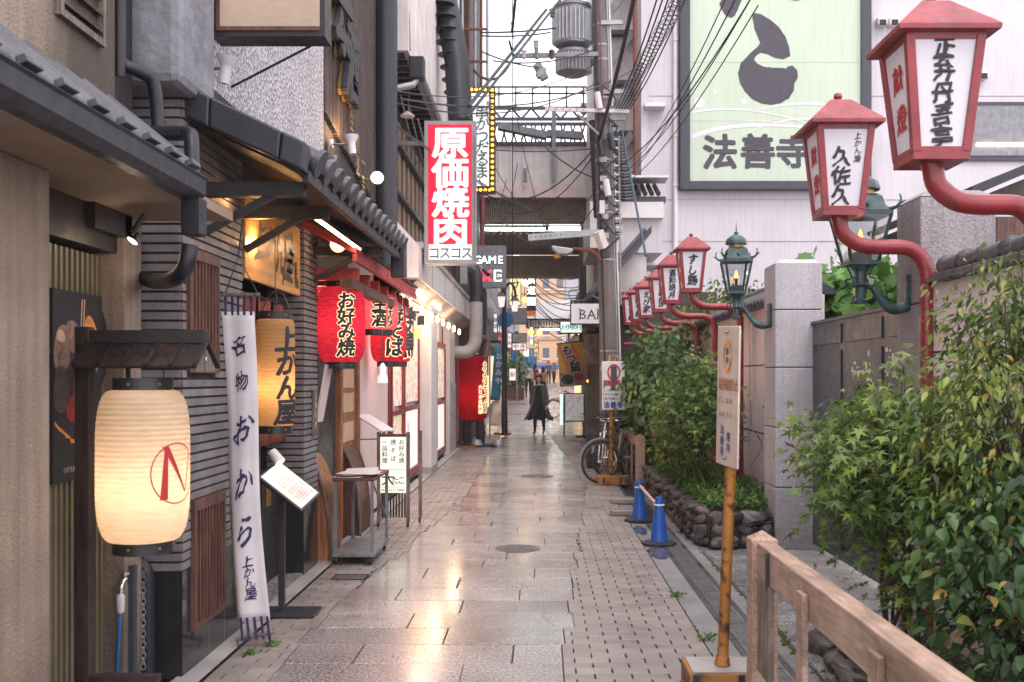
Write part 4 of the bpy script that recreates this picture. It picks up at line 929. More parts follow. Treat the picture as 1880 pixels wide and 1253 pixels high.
# box sign
t = thing('box_sign', 'blank glowing box sign with a rusty edge jutting over the street', 'sign', (-1.6, 5.8, 3.6))
a, b = P(388, 92, 5.8), P(590, 92, 5.8); x0, x1, z0 = a.x, b.x, a.z
z0 += .08; MB().box(x0, x1+.02, 5.95, 5.98, z0, 4.9).box(x0, x1+.02, 5.8, 5.948, z0, z0+.03).box(x0, x0+.03, 5.8, 5.948, z0+.031, 4.9).box(x1-.01, x1+.02, 5.8, 5.948, z0+.031, 4.9).build('housing', M['wood_black'], t); MB().box(x0+.03, x1-.01, 5.79, 5.80, z0+.031, z0+.055).box(x0+.032, x0+.05, 5.79, 5.8, z0+.056, 4.85).build('inner_frame', M['wood_red'], t); z0 -= .08; paper('sign_paper', (.68, .56, .49), .55, .05, (1, .8, .65)); point('lamp_light', ((x0+x1)/2-.12, 5.9, z0+.52), 2.2, (1, .66, .42), .05, t); point('lamp_light', ((x0+x1)/2+.15, 5.9, z0+.52), 2.2, (1, .66, .42), .05, t)
MB().box(x0+.05, x1-.01, 5.796, 5.8, z0+.135, 4.85).build('lit_panel', M['sign_paper'], t)
MB().tube([P(425, 160, 6.1), P(572, 84, 6.0)], .008).build('stay', M['metal_black'], t)
# round black duct
t = thing('duct', 'tall dark round duct running up beside the slatted facade', 'duct', (-1.85, 11.9, 3))
MB().tube([(-1.84, 11.9, 2.6), (-1.84, 11.9, 8)], .145, 24).build('pipe', M['gutter'], t, smooth=True)
for i in range(26): MB().lathe([(.147, 0), (.147, .006)], (-1.84, 11.9, 2.8+i*.19), 24).build('seam', M['metal_dark'], t)
# ================= mid-distance, left: signs and houses =================
def sign_box(name, label, px0, px1, py0, py1, Y, dep, face, frame='steel_dull', fw=.03, cat='sign', group=None, bev=.004):
    a, b = P(px0, py1, Y), P(px1, py0, Y)
    t = thing(name, label, cat, ((a.x+b.x)/2, Y, a.z), group)
    MB().box(a.x, b.x, Y+.012, Y+dep, a.z, b.z).build('housing', M[frame], t, bev=bev)
    f = MB().box(a.x, b.x, Y, Y+.0115, a.z, a.z+fw).box(a.x, b.x, Y, Y+.0115, b.z-fw, b.z).box(a.x, a.x+fw, Y, Y+.0115, a.z+fw, b.z-fw).box(b.x-fw, b.x, Y, Y+.0115, a.z+fw, b.z-fw)
    f.build('frame', M[frame], t)
    MB().box(a.x+fw, b.x-fw, Y+.002, Y+.0115, a.z+fw, b.z-fw).build('panel', M[face], t)
    return t
t = sign_box('vertical_sign', 'tall red vertical sign with big white characters and a white lower panel', 779, 873, 222, 484, 14, .28, 'sign_red', 'galv', .05)
a, b = P(787, 477, 14), P(866, 449, 14); MB().box(a.x, b.x, 13.996, 14.0015, a.z, b.z).build('lower_panel', M['sign_white'], t)
MB().box(b.x+.06, b.x+.064, 13.9, 14, a.z, 5).build('edge', M['galv'], t)
pm('sign_char', (.80, .80, .82), .35, .02, 2, es=.22, ec=(1, 1, 1))
ft('lettering', M['sign_char'], t, 14, [(c, 827, 262+i*54, 61, 1.14) for i, c in enumerate('原価焼肉')], .1, d=.006)
ft('lettering', M['ink_green'], t, 14, [(c, 797+i*20, 464.5, 24, .95) for i, c in enumerate('コスコス')], .045, d=.008)
MB().box(-2.1, -1.1, 14.1, 14.16, 3.35, 3.41).build('bracket', M['steel_dull'], t); MB().box(-2.1, -1.1, 14.1, 14.16, 4.9, 4.96).build('bracket', M['steel_dull'], t)
t = sign_box('vertical_sign', 'white vertical sign edged with yellow bulbs, behind the tall red sign', 850, 909, 160, 353, 18, .25, 'sign_white', 'wood_black', .11)
ft('lettering', M['ink_green'], t, 18, [(c, 885, 206+i*22, 27) for i, c in enumerate('串かつだるま')]+[(c, 897, 190+i*9.5, 9) for i, c in enumerate('昭和四年')], .045, .5, d=.006)
emis('bulb_yellow', (1, .42, .04), 2.0)
for i in range(19): c = P(904, 166+i*10.1, 18); MB().lathe([(.001, -.045), (.022, -.03), (.03, 0)], c+Vector((0, -.01, 0)), 8, rot=Euler((R(-90), 0, 0)).to_matrix()).build('bulb', M['bulb_yellow'], t)
for i in range(5):
    for py in (165, 349): c = P(866+i*8.2, py, 18); MB().lathe([(.001, -.045), (.022, -.03), (.03, 0)], c+Vector((0, -.01, 0)), 8, rot=Euler((R(-90), 0, 0)).to_matrix()).build('bulb', M['bulb_yellow'], t)
t = sign_box('neon_sign', 'grey sign with green edged letters and a red neon letter', 868, 929, 451, 528, 25, .3, 'steel_dull', 'steel_dull', .02)
o = ft('letter_outline', M['ink_green'], t, 25, [('G', 877, 477, 22), ('A', 889, 477, 22), ('M', 904, 477, 22), ('E', 919, 477, 22)], .1, d=.004); ft('lettering', M['neon_white'], t, 25, [('G', 877, 477, 20), ('A', 889, 477, 20), ('M', 904, 477, 20), ('E', 919, 477, 20)], .045, d=.01)  # outline glyphs drawn just behind the letter faces
ft('lettering', M['neon_red'], t, 25, [('X', 893, 506, 28)], .1, d=.008); ft('letter_outline', M['neon_white'], t, 25, [('E', 914, 506, 28, 1.1)], .1, d=.008); ft('lettering', M['steel_dull'], t, 25, [('E', 915, 506, 24, 1.0)], .012, d=.012)
# grey round duct elbow
t = thing('exhaust_duct', 'fat pale exhaust duct that bends into the wall above the far red lantern', 'duct', P(870, 560, 22))
r_ = .145; pts = [P(862, 497, 22)+Vector((-.12, 0, 0)), P(866, 497, 22), P(872, 503, 22), P(874, 515, 22), P(874, 555, 22)]
MB().tube(smoothpath(pts, 4), r_, 20).build('upper_pipe', M['metal_dark'], t, smooth=True)
pts = [P(874, 555, 22), P(874, 605, 22), P(871, 632, 22), P(858, 646, 22), P(836, 647, 22), P(820, 647, 22)]
MB().tube(smoothpath(pts, 5), r_*.99, 20).build('lower_pipe', M['concrete_light'], t, smooth=True)
for y in (565, 590, 610): MB().lathe([(.150, 0), (.150, .01)], P(874, y, 22), 20).build('band', M['galv'], t)
a = P(858, 505, 21.8); MB().box(a.x-.15, a.x, 21.7, 22.1, a.z-.2, a.z+.22).build('joint_box', M['galv'], t)
t = thing('security_camera', 'small black camera pointing down beside the grey sign', 'camera', P(890, 500, 21)); c = P(888, 496, 21)
MB().tube([c, c+Vector((.10, -.15, -.12))], .05, 12).build('body', M['metal_black'], t, smooth=True); MB().tube([c, c+Vector((-.1, .1, .12))], .02).build('bracket', M['galv'], t)
t, f = chochin('paper_lantern', 'tall deep red paper lantern by itself, near the walking woman', -1.55, 23.4, .62, .325, 1.50, 'paper_dull_red', 3, (1, .3, .3), 24, .72, .05, p=6, q=.4)
fl = fr_lan(-1.55, 23.4, .62, f, camaz(-1.55, 23.4)+R(62)); it = txt('おかもつなべ'.replace('なべ', '鍋'), 0, 1.26, .26, .24)
letters('character_outline', M['glow_cream'], t, it, fl, .2, .3, .004, fine=.05); letters('lettering', M['ink'], t, it, fl, .045, .3, .009, fine=.05)
letters('lettering', M['glow_cream'], t, txt('大日本酒料理', 0, .78, .11, .115), fr_lan(-1.55, 23.4, .62, f, camaz(-1.55, 23.4)+R(30)), .1, 0, .005, fine=.04)
for px in (856, 867): c = P(px, 826, 22.6); MB()
ls = thing('lantern_stand', 'black wrapped legs and weights of the stand under the tall deep red lantern', 'stand', (-1.5, 23.4, 0))
for dx in (-.16, .14): MB().tube([(-1.52+dx, 23.3, .62), (-1.52+dx*1.1, 23.28, .3), (-1.52+dx, 23.3, .08)], [.09, .11, .10], 12).build('leg', M['black_cloth'], ls, smooth=True)
MB().box(-1.85, -1.0, 23.1, 23.6, .0, .07).build('base_plate', M['metal_black'], ls); MB().ob((-1.75, 22.9, .02), (.5, .5, .03), (0, 0, .4)).build('mat', M['rust_yellow'], ls)
for x in (-1.45, -.95): MB().lathe([(.13, .07), (.14, .1), (.1, .2), (.03, .22)], (x, 23.1, -.03), 14).build('weight', M['galv'], ls, smooth=True)
# houses above the shops
h = thing('corrugated_house', 'pale house with corrugated overhang and gutter above the shops', 'building', (-3, 15, 4))
MB().box(-5, -1.70, 12.9, 20, 5.85, 12).build('upper_wall', M['off_white'], h)
for i in range(30): MB().box(-1.70, -1.67, 13.6+i*.2, 13.72+i*.2, 5.8, 12).build('corrugation', M['corrug'], h)
for i in range(24): MB().box(-4.5, -1.76, 13.0+i*.28, 13.10+i*.28, 5.80, 5.85).build('soffit_slat', M['metal_dark'], h)
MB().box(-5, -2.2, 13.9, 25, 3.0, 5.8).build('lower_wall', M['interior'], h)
for i in range(14): MB().box(-2.2, -2.14, 14.0+i*.55, 14.3+i*.55, 3.7, 5.5).build('wall_panel', M['soffit'], h)
MB().box(-2.2, -2.05, 13.9, 22, 4.3, 4.36).build('rail', M['metal_dark'], h); MB().box(-2.2, -2.05, 13.9, 22, 5.05, 5.11).build('rail', M['metal_dark'], h)
MB().tube([(-1.62, 13.3, 5.75), (-1.60, 20, 5.72)], .05, 12).build('gutter', M['galv'], h, smooth=True)
MB().box(-1.72, -1.52, 13.1, 13.3, 5.55, 5.85).build('gutter_box', M['gutter'], h, bev=.02)
MB().tube([(-1.62, 13.2, 5.58), (-1.66, 13.15, 5.48), (-2.3, 13.0, 5.30)], .045, 12).build('downpipe', M['galv'], h, smooth=True)
MB().bar((-1.72, 13.05, 5.9), (-1.78, 13.05, 8), .07, .05).build('corner_trim', M['soffit'], h)
for i in range(3): MB().tube([P(735+i*16, 175+i*22, 13.6), P(765+i*12, 300, 14.5)], .012).build('stay', M['steel_dull'], h)
c = P(748, 213, 13.5); t = thing('ceiling_lamp', 'small round unlit lamp under the dark overhang', 'lamp', c); MB().lathe([(.001, -.02), (.09, -.015), (.1, .0), (.02, .06)], c, 18).build('shade', M['off_white'], t, smooth=True); MB().tube([c, c+Vector((.03, 0, .45))], .01).build('stem', M['metal_dark'], t)
t = thing('duct', 'thick black duct slanting down to the top of the tall red sign', 'duct', P(830, 100, 16)); r_ = .2
MB().tube([P(805, -60, 16.5), P(838, 110, 16.2), P(846, 226, 16)], r_, 20).build('pipe', M['gutter'], t, smooth=True)
MB().tube(smoothpath([P(780, -60, 16.6), P(778, 20, 16.6), P(795, 45, 16.5), P(820, 30, 16.4)], 5), .17, 16).build('branch_pipe', M['gutter'], t, smooth=True)
for i in range(10): q = P(805, -60, 16.5).lerp(P(846, 226, 16), (i+.5)/10); MB().lathe([(r_*1.02, 0), (r_*1.02, .012)], P(lerp(812, 845, i/9), 10+i*23, 16.2), 20).build('seam', M['metal_dark'], t)
h = thing('dark_tower', 'dark narrow building with rusty vertical rails behind the signs', 'building', (-3, 24, 0))
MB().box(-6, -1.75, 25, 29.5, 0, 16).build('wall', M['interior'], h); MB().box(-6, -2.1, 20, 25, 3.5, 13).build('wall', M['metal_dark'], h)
MB().box(-1.72, -1.62, 19.9, 20.2, 6, 14).build('white_edge', M['off_white'], h)
for i in range(5): MB().tube([(-1.78+i*.13, 23+i*.3, 7.2), (-1.78+i*.13, 23+i*.3, 14)], .035, 8).build('rail', M['rust' if i % 2 else 'galv'], h)
for i in range(8): MB().box(-1.85, -1.2, 23.0, 23.05, 7.4+i*.75, 7.45+i*.75).build('rung', M['rust'], h)
MB().tube([P(886, 315, 27), P(886, 530, 27)], .06, 10).build('pink_pipe', M['red_roof'], h, smooth=True)
MB().box(-1.74, -1.70, 25.1, 29.4, 2.6, 3.2).build('shop_band', M['red_wood'], h); MB().box(-1.74, -1.4, 24.9, 28, 2.55, 2.62).build('awning', M['wood_dark'], h)
for i in range(5): MB().box(-1.745, -1.74, 25.3+i*.8, 25.9+i*.8, .5, 2.3).build('window', M['lit_yellow' if i % 2 else 'far_window'], h)
# ================= bridge building across the alley =================
br = thing('bridge_corridor', 'grey steel corridor bridging the alley with louvres and strip lights', 'bridge', (0, 30, 5.6))
BY = 30
def bx(mb, p0, p1, q0, q1, ya, yb): a, b = P(p0, q1, BY), P(p1, q0, BY); return mb.box(a.x, b.x, ya, yb, a.z, b.z)
bx(MB(), 830, 1180, 268, 345, 30, 36).build('corridor_wall', M['corrug'], br)
for i in range(9): bx(MB(), 915+i*22, 917.5+i*22, 268, 345, 29.96, 29.999).build('wall_batten', M['white'], br)
bx(MB(), 830, 1180, 262, 268, 29.9, 36.1).build('roof_edge', M['metal_dark'], br); bx(MB(), 830, 1180, 345, 366, 29.7, 36).build('ledge', M['pink_wall'], br)
for i in range(60): bx(MB(), 880+i*3.6, 881.6+i*3.6, 366, 410, 29.9, 29.95).build('louvre_bar', M['soffit'], br)
bx(MB(), 830, 1180, 366, 410, 30.2, 36).build('louvre_back', M['interior'], br); bx(MB(), 830, 1180, 410, 414, 29.8, 30.1).build('beam', M['metal_dark'], br)
MB().box(-2.6, 3, 30.3, 36, 6.06, 6.12).build('soffit', M['soffit'], br); MB().box(-2.6, 3, 34.9, 36, 5.2, 5.9).build('rear_beam', M['soffit'], br)
for i in range(22): MB().box(-2.4+i*.2, -2.34+i*.2, 30.4, 35.5, 6.0, 6.06).build('soffit_rib', M['metal_dark'], br)
for a, b, q in ((890, 1001, 421), (1008, 1066, 420)):
    p0, p1 = P(a, q, 30), P(b, q, 30); MB().box(p0.x, p1.x, 30.02, 30.10, p0.z-.03, p0.z+.05).build('strip_light', M['tube_white'], br)
for a, b, q in ((886, 996, 448), (1000, 1066, 447)):
    p0, p1 = P(a, q, 34.5), P(b, q, 34.5); MB().box(p0.x, p1.x, 34.5, 34.6, p0.z-.03, p0.z+.05).build('strip_light', M['tube_white'], br)
c = P(983, 428, 32); MB().lathe([(.28, 0), (.22, .35), (.05, .4)], c, 12).build('pendant', M['lit_yellow'], br)
for a, b in ((1064, 1080), (872, 880)): p0, p1 = P(a, 600, 30), P(b, 600, 30); MB().box(p0.x, p1.x, 30.15, 30.5, 2.5, 6.0).build('post', M['wood_dark'], br)
tr = MB()
def tl(a, b, w=.05): tr.bar(P(*a, BY+.5), P(*b, BY+.5), w, w)
for q in (160, 172): tl((880, q), (1105, q), .05)
for i in range(8): tl((885+i*31, 160), (885+i*31, 197), .05)
tr.build('top_railing', M['truss'], br); tr = MB()
for q in (199, 219, 228): tl((880, q), (1110, q), .09)
for i in range(13): a = 885+i*18; tl((a, 199 if i % 2 else 219), (a+18, 219 if i % 2 else 199), .06)
for i in range(13): a = 885+i*18; tl((a, 228), (a+9, 262), .05); tl((a+9, 228), (a, 262), .05)
tr.build('truss', M['truss'], br); tr = MB()
tr.bar(P(915, 232, 30.2), P(1004, 250, 30.2), .35, .2); tr.bar(P(1004, 246, 30.2), P(1070, 250, 30.2), .3, .2); tr.build('girder', M['steel_dull'], br)
bx(MB(), 1068, 1086, 179, 194, 30.6, 31).build('roof_unit', M['off_white'], br); tr = MB(); tr.bar(P(1017, 205, 29.6), P(1017, 335, 29.6), .12, .1); tr.bar(P(964, 310, 29.6), P(964, 335, 29.6), .12, .1); tr.build('stanchion', M['steel_dull'], br)
# ================= the far street =================
random.seed(11)
def block(name, label, x0, x1, y0, y1, h, mat, side):
    t = thing(name, label, 'building', ((x0+x1)/2, (y0+y1)/2, gz(y0)))
    MB().box(x0, x1, y0, y1, -.2, h).build('wall', M[mat], t)
    xf = x1 if side < 0 else x0
    for i in range(int((y1-y0)/1.6)):
        for z in (3.8, 5.6, 7.4):
            if z < h-1: f = MB().box(xf-side*.0-.03, xf+.03, y0+.4+i*1.6, y0+1.5+i*1.6, z, z+1).build('window', M['far_window'], t)
        a = y0+.3+i*1.6; z = gz(a); MB().box(xf-.03, xf+.03, a, a+1.2, z+.3, z+2.2).build('shopfront', M[random.choice(['lit_yellow', 'lit_white', 'wood_orange', 'far_window', 'lit_yellow'])], t)
    MB().box(xf-.03-(.5 if side > 0 else 0), xf+.03+(.5 if side < 0 else 0), y0+.2, y1-.2, gz(y1)+2.4, gz(y1)+2.5).build('awning', M[random.choice(['wood_dark', 'metal_dark', 'red_wood'])], t)
    return t
block('shop_row', 'dark shops beyond the bridge on the side of the blue banners', -8, -1.95, 36.5, 48, 10, 'metal_dark', -1)
block('shop_row', 'brown shops standing behind the potted bamboo', -8, -2.2, 48.1, 64, 9, 'wood_dark', -1)
block('shop_row', 'grey shops at the far end behind the yellow vertical sign', -8, -2.0, 64.1, 84, 11, 'far_grey', -1)
block('shop_row', 'brown shops behind the hot pot banner and parked bicycle', 1.65, 8, 30.6, 48, 5.2, 'wood_dark', 1)
block('shop_row', 'pale shops far behind the green lit sign', 2.3, 8, 48.1, 84, 6.5, 'far_grey', 1)
ap = thing('apartment_block', 'tall orange apartment block closing the far end of the street', 'building', (3, 125, 0))
MB().box(-2.5, 5.4, 125, 135, 0, 26).build('wall', M['far_orange'], ap); MB().box(5.4, 14, 126, 134, 0, 22).build('grey_wing', M['far_grey'], ap); MB().box(-12, -2.5, 127, 134, 0, 15).build('low_wing', M['far_grey'], ap)
for i in range(7):
    for j in range(4):
        x = -1.3+j*1.75; z = 4.2+i*2.9
        f = MB().box(x, x+.8, 124.95, 125.05, z, z+1.2).build('window', M['far_window'], ap); MB().box(x-.1, x+.9, 124.8, 125.0, z-.25, z-.1).build('sill', M['white'], f)
for i in range(8): MB().box(-2.5, 5.4, 124.93, 125, 3.4+i*2.9, 3.6+i*2.9).build('floor_band', M['soffit'], ap)
for i in range(5): MB().box(5.6, 9, 125.9, 126, 3.5+i*3, 5+i*3).build('balcony', M['white'], ap)
t = sign_box('billboard', 'grey billboard with a round white emblem beside the orange apartment block', 1037, 1063, 511, 580, 100, .4, 'far_grey', 'steel_dull', .1)
m = MB(); c = P(1052, 540, 99.9)
for k in range(24):
    a0, a1 = 2*PI*k/24, 2*PI*(k+1)/24; m.quad(*[c+Vector((r*math.cos(a), 0, r*math.sin(a))) for r, a in ((.5, a0), (.5, a1), (.42, a1), (.42, a0))])
m.build('emblem', M['ink_board'], t, fix=False)
b2 = thing('far_arcade_gate', 'pale arcade crossing far down the street with one strip light', 'bridge', (0, 76, 5))
a = P(965, 552, 76); b = P(1075, 585, 76); MB().box(a.x, b.x, 76, 79, b.z, a.z).build('beam', M['white'], b2); a = P(965, 588, 76); b = P(1075, 600, 76); MB().box(a.x, b.x, 76.3, 79, b.z, a.z).build('louvre_back', M['interior'], b2)
for i in range(20): a = P(970+i*5, 588, 76); MB().box(a.x, a.x+.1, 76.2, 76.28, P(0, 600, 76).z, a.z).build('louvre_bar', M['soffit'], b2)
a = P(990, 605, 76); b = P(1027, 605, 76); MB().box(a.x, b.x, 76, 76.2, a.z-.06, a.z+.06).build('strip_light', M['tube_white'], b2)
for x in (-1.9, 2.2): MB().box(x, x+.3, 76.2, 76.6, 1.1, 5.2).build('post', M['metal_dark'], b2)
def vsign(label, px0, px1, py0, py1, Y, face, s, ink, sz, step, fr='metal_black', bold=.045, horiz=False, name='shop_sign', br_=0):
    t = sign_box(name, label, px0, px1, py0, py1, Y, .2, face, fr, .03, bev=0); cx = (px0+px1)/2; n = len(s)
    if s: ft('lettering', M[ink], t, Y, [(c, cx+((i-(n-1)/2)*step if horiz else 0), (py0+py1)/2+(0 if horiz else (i-(n-1)/2)*step), sz) for i, c in enumerate(s)], bold, br_, d=.02)
    return t
vsign('pale yellow lit sign with thin brushed strokes beside the ornate lamps', 934, 957, 484, 562, 38, 'lit_yellow', 'アサヒ', 'ink', 22, 24, br_=1, bold=.012)
t = vsign('black vertical sign with three white characters and orange ends', 967, 984, 489, 578, 40, 'metal_black', '食道園', 'neon_white', 17, 20)
for q in (489, 573): a, b = P(967, q+8, 39.97), P(984, q-2, 39.97); MB().box(a.x, b.x, 39.95, 39.99, a.z, b.z).build('orange_end', M['print_orange'], t)
vsign('small yellow vertical sign hanging far down the street', 980, 989, 623, 655, 60, 'lit_yellow', '居酒屋'.replace('居', '麺'), 'ink', 9, 10)
vsign('white sign framed in dark wood with a pale grey emblem', 940, 967, 612, 629, 44, 'galv', 'い', 'ink', 8, 0)
vsign('white horizontal sign with red edge and black characters', 940, 967, 630, 644, 44, 'lit_white', 'やき', 'ink', 12, 12, horiz=True, fr='red_paint')
vsign('narrow white and red vertical sign beside the dark pole', 931, 940, 611, 640, 42, 'lit_white', '千鳥', 'ink_red', 7, 9)
vsign('grey shop signboard over the white ledge past the ornate lamps', 932, 968, 566, 596, 46, 'steel_dull', '', 'ink', 1, 1)
vsign('green lit sign with brushed characters under the BAR sign', 1027, 1070, 589, 613, 24, 'lit_green', 'お伊勢村', 'ink_green', 11, 9.5, horiz=True, fr='wood_black', br_=.5)
vsign('white letter sign on the building side, by the blue awnings', 960, 972, 640, 656, 58, 'lit_green', '', 'ink', 1, 1)
for lab, a_ in (('small red lit sign low on the left side beyond the ornate lamps', (914, 922, 612, 634, 44, 'sign_red', '鮨', 'white', 8, 1)), ('white lit vertical sign above the blue flag', (905, 914, 575, 612, 35, 'lit_white', '居酒'.replace('居', '麺'), 'ink', 9, 11)),
                ('yellow lit sign at the corner past the potted bamboo', (950, 960, 668, 684, 54, 'lit_yellow', '酒', 'ink_red', 8, 1)), ('green lit vertical sign behind the yellow vertical one', (972, 979, 600, 634, 66, 'lit_green', '菊水', 'ink_green', 7, 9)),
                ('orange lit sign high on the far right side', (1046, 1058, 612, 628, 42, 'lit_yellow', '梅', 'ink_red', 9, 1)), ('small white sign over the far right shops', (1030, 1040, 618, 630, 58, 'lit_white', '竹', 'ink', 7, 1)), ('pale pink lit sign on the dark shops near the round road sign', (934, 948, 676, 700, 45, 'lit_white', '駅', 'ink_red', 9, 1))): vsign(lab, *a_)
# hanging cloths and nobori banners
def nobori(label, px0, px1, py0, py1, Y, mat, s='', ink='white', lean=0, group=None):
    a, b = P(px0, py1, Y), P(px1, py0, Y); t = thing('advertising_flag', label, 'flag', (a.x, Y, gz(Y)), group)
    m = MB(); vs = []; fs = []
    for i in range(11):
        for j in range(4): u, v = j/3, i/10; vs.append((lerp(a.x, b.x, u)+lean*(v), Y+.05*math.sin(v*6+u*3), lerp(b.z, a.z, v)))
    for i in range(10):
        for j in range(3): fs.append((i*4+j, i*4+j+1, i*4+j+5, i*4+j+4))
    o = m.add(vs, fs).build('cloth', M[mat], t, smooth=True); q = o.modifiers.new('t', 'SOLIDIFY'); q.thickness = .004
    MB().tube([(b.x+.03, Y+.05, gz(Y)), (b.x+.03, Y+.05, b.z+.1)], .02).build('pole', M['galv'], t)
    if s: ft('lettering', M[ink], t, Y-.1, [(c, (px0+px1)/2+lean*20*i/len(s), py0+14+i*15, 13) for i, c in enumerate(s)], .045, d=.01)
    return t
nobori('blue vertical flag with white characters, nearest on its side', 908, 925, 640, 735, 29, 'banner_blue', 'おかずや'.replace('ず', 'み'), lean=-.12)
nobori('white lower flag with blue mark beneath the blue one', 903, 920, 736, 782, 29.1, 'cloth_white', '', lean=-.05)
nobori('blue flag hanging farther down behind the first', 938, 948, 640, 664, 46, 'banner_blue', '')
nobori('pale orange menu flag above the deep red lantern', 884, 897, 615, 690, 26, 'print_mush')
for i in range(4): nobori('light blue cloth number %s in the row of shop curtains' % ('one', 'two', 'three', 'four')[i] if 0 else ('light blue shop curtain nearest the potted bamboo', 'light blue shop curtain next to the nearest one', 'third light blue shop curtain of the row', 'last light blue shop curtain, by the yellow sign')[i], 958+i*7, 964+i*7, 655, 682, 56+i*3, 'banner_blue', group='light blue shop curtains')
t = thing('orange_banner_light', 'slim orange light strip standing beside the blue flag', 'sign', (-1.1, 28.5, 0)); a = P(929, 805, 28.2); MB().bar(P(922, 800, 28.5), P(926, 738, 28.5), .09, .05).build('strip', M['bulb_soft'], t); MB().box(-1.3, -.8, 28.3, 28.8, 0, .04).build('base', M['metal_black'], t)
t = thing('round_road_sign', 'round blue road sign on a dark post far down the left side', 'road sign', P(927, 640, 33)); c = P(928, 588, 33); MB().lathe([(.001, 0), (.26, 0), (.26, .02), (.001, .02)], c, 24, rot=Euler((R(90), 0, 0)).to_matrix()).build('disc', M['plastic_blue'], t); MB().tube([c+Vector((0, .05, .3)), c+Vector((0, .05, -2.6))], .035).build('post', M['metal_dark'], t)
# ornate double street lamp
t = thing('street_lamp', 'ornate dark street lamp with an arched top and two white lanterns', 'street lamp', (-1.15, 27.5, 0)); Y = 27.5
MB().tube([P(926, 800, Y), P(926, 560, Y), P(926, 525, Y)], [.09, .06, .05], 12).build('post', M['metal_dark'], t, smooth=True)
MB().tube([P(926+17*(1-math.cos(a))*.6, 545-25*math.sin(a), Y) for a in [PI*i/12 for i in range(13)]], .035, 8).build('arch', M['metal_dark'], t, smooth=True)
for px, q in ((921, 552), (945, 560)):
    c = P(px, q, Y); o = MB().lathe([(.10, -.18), (.15, .10)], c, 4).build('lantern_glass', M['lit_white'], t); MB().lathe([(.19, .10), (.1, .2), (.02, .26)], c, 4).build('lantern_cap', M['metal_dark'], t); MB().tube([c+Vector((0, 0, .25)), c+Vector((0, 0, .45))], .02).build('hanger', M['metal_dark'], t)
for i, (px, q) in enumerate(((955, 517), (965, 520), (963, 551), (990, 612), (975, 610))):
    c = P(px, q, 39.8-i*.3); t = thing('hanging_bulb', ('warm bulb left of the pair by the black sign', 'warm bulb right of the pair by the black sign', 'yellow bulb below the pale yellow sign', 'orange lamp above the small yellow sign', 'dim orange lamp next to the small yellow sign')[i], 'lamp', c); MB().lathe([(.001, -.12), (.1, -.06), (.12, 0), (.07, .08), (.03, .12)], c, 12).build('globe', M['bulb_soft' if i > 1 else 'bulb_white'], t, smooth=True); MB().tube([c+Vector((0, 0, .1)), c+Vector((0, 0, .5))], .015).build('cord', M['cable'], t)
# ================= RIGHT: white building with the green board =================
wb = thing('white_building', 'large white rendered building carrying the pale green signboard', 'building', (8, 24, 0))
MB().box(2.45, 16, 24, 34, 0, 14).build('wall', M['white_wall'], wb)
MB().box(2.45, 2.62, 23.9, 24, 4.6, 14).build('corner_pilaster', M['white_wall'], wb)
for z in (8.4, 5.9, 4.9): MB().box(2.62, 16, 23.985, 24, z, z+.012).build('render_joint', M['concrete_light'], wb)
MB().box(2.5, 3.0, 23.6, 24, 8.05, 8.15).build('ledge', M['white'], wb)
p = MB(); p.tube([(3.27, 23.9, 2), (3.27, 23.9, 14)], .055, 12); p.build('downpipe', M['white'], wb, smooth=True)
for z in (9.7, 7.4, 6.2): MB().lathe([(.07, 0), (.07, .06)], (3.27, 23.9, z), 12).build('pipe_clip', M['white'], wb)
for px, q in ((1620, 42), (1642, 42), (1805, 140)):
    c = P(px, q, 23.85); MB().box(c.x-.13, c.x+.10, 23.75, 24, c.z-.08, c.z+.12).build('vent_hood', M['white'], wb, bev=.03); MB().box(c.x-.1, c.x+.06, 23.74, 23.76, c.z-.09, c.z+.04).build('vent_mouth', M['joint_dark'], wb)
a, b = P(1765, 295, 23.9), P(1900, 187, 23.9); f = MB().box(a.x, b.x+1, 23.92, 24.02, a.z, b.z).build('window', M['frame_navy'], wb); MB().box(a.x+.08, b.x+.9, 23.90, 23.92, a.z+.12, b.z-.1).build('pane', M['steel_dull'], f); c = P(1850, 266, 23.9); MB().box(c.x-.75, c.x+.6, 23.87, 23.9, c.z-.03, c.z+.03).build('strip_light', M['tube_warm'], f)
t = thing('temple_signboard', 'large pale green signboard with giant black brush mark and three characters, navy frame', 'signboard', (7, 23.8, 6))
x0, x1 = P(1248, 0, 23.8).x, P(1598, 0, 23.8).x; z0 = P(0, 349, 23.8).z; zt = 13.5; fw = P(1268, 0, 23.8).x-P(1250, 0, 23.8).x
MB().box(x0+fw, x1-fw, 23.8, 23.98, z0+fw*.85, zt).build('panel', pm('board_face', (.50, .585, .46), .6, .03, 1, col2=(.55, .55, .52), c2s=.12, c2lo=.45, c2hi=.75, streak=.14), t)
MB().box(x0, x0+fw, 23.7, 23.97, z0, zt).box(x1-fw, x1, 23.7, 23.97, z0, zt).box(x0+fw, x1-fw, 23.7, 23.97, z0, z0+fw*.85).build('frame', M['frame_navy'], t, bev=.01)
for z in (10.9, 9.15, 7.75): MB().box(x0+fw, x1-fw, 23.797, 23.7995, z, z+.008).build('panel_joint', M['concrete_light'], t)
Yb = 23.795
def poly_px(name, mat, parent, pts, Y): 
    import mathutils
    vs = [P(a, b, Y) for a, b in pts]; tr = mathutils.geometry.tessellate_polygon([vs]); return MB().add(vs, [tuple(q) for q in tr]).build(name, M[mat], parent, fix=False)
def cr(pts): return [(1100+x/2.9825, y/2.9825) for x, y in pts]
def rough(pts, j=1.2, n=6):
    out = []
    for (a, b), (c, d) in zip(pts, pts[1:]+pts[:1]):
        for k in range(n): out.append((lerp(a, c, k/n)+random.uniform(-j, j)*(k > 0), lerp(b, d, k/n)+random.uniform(-j, j)*(k > 0)))
    return out
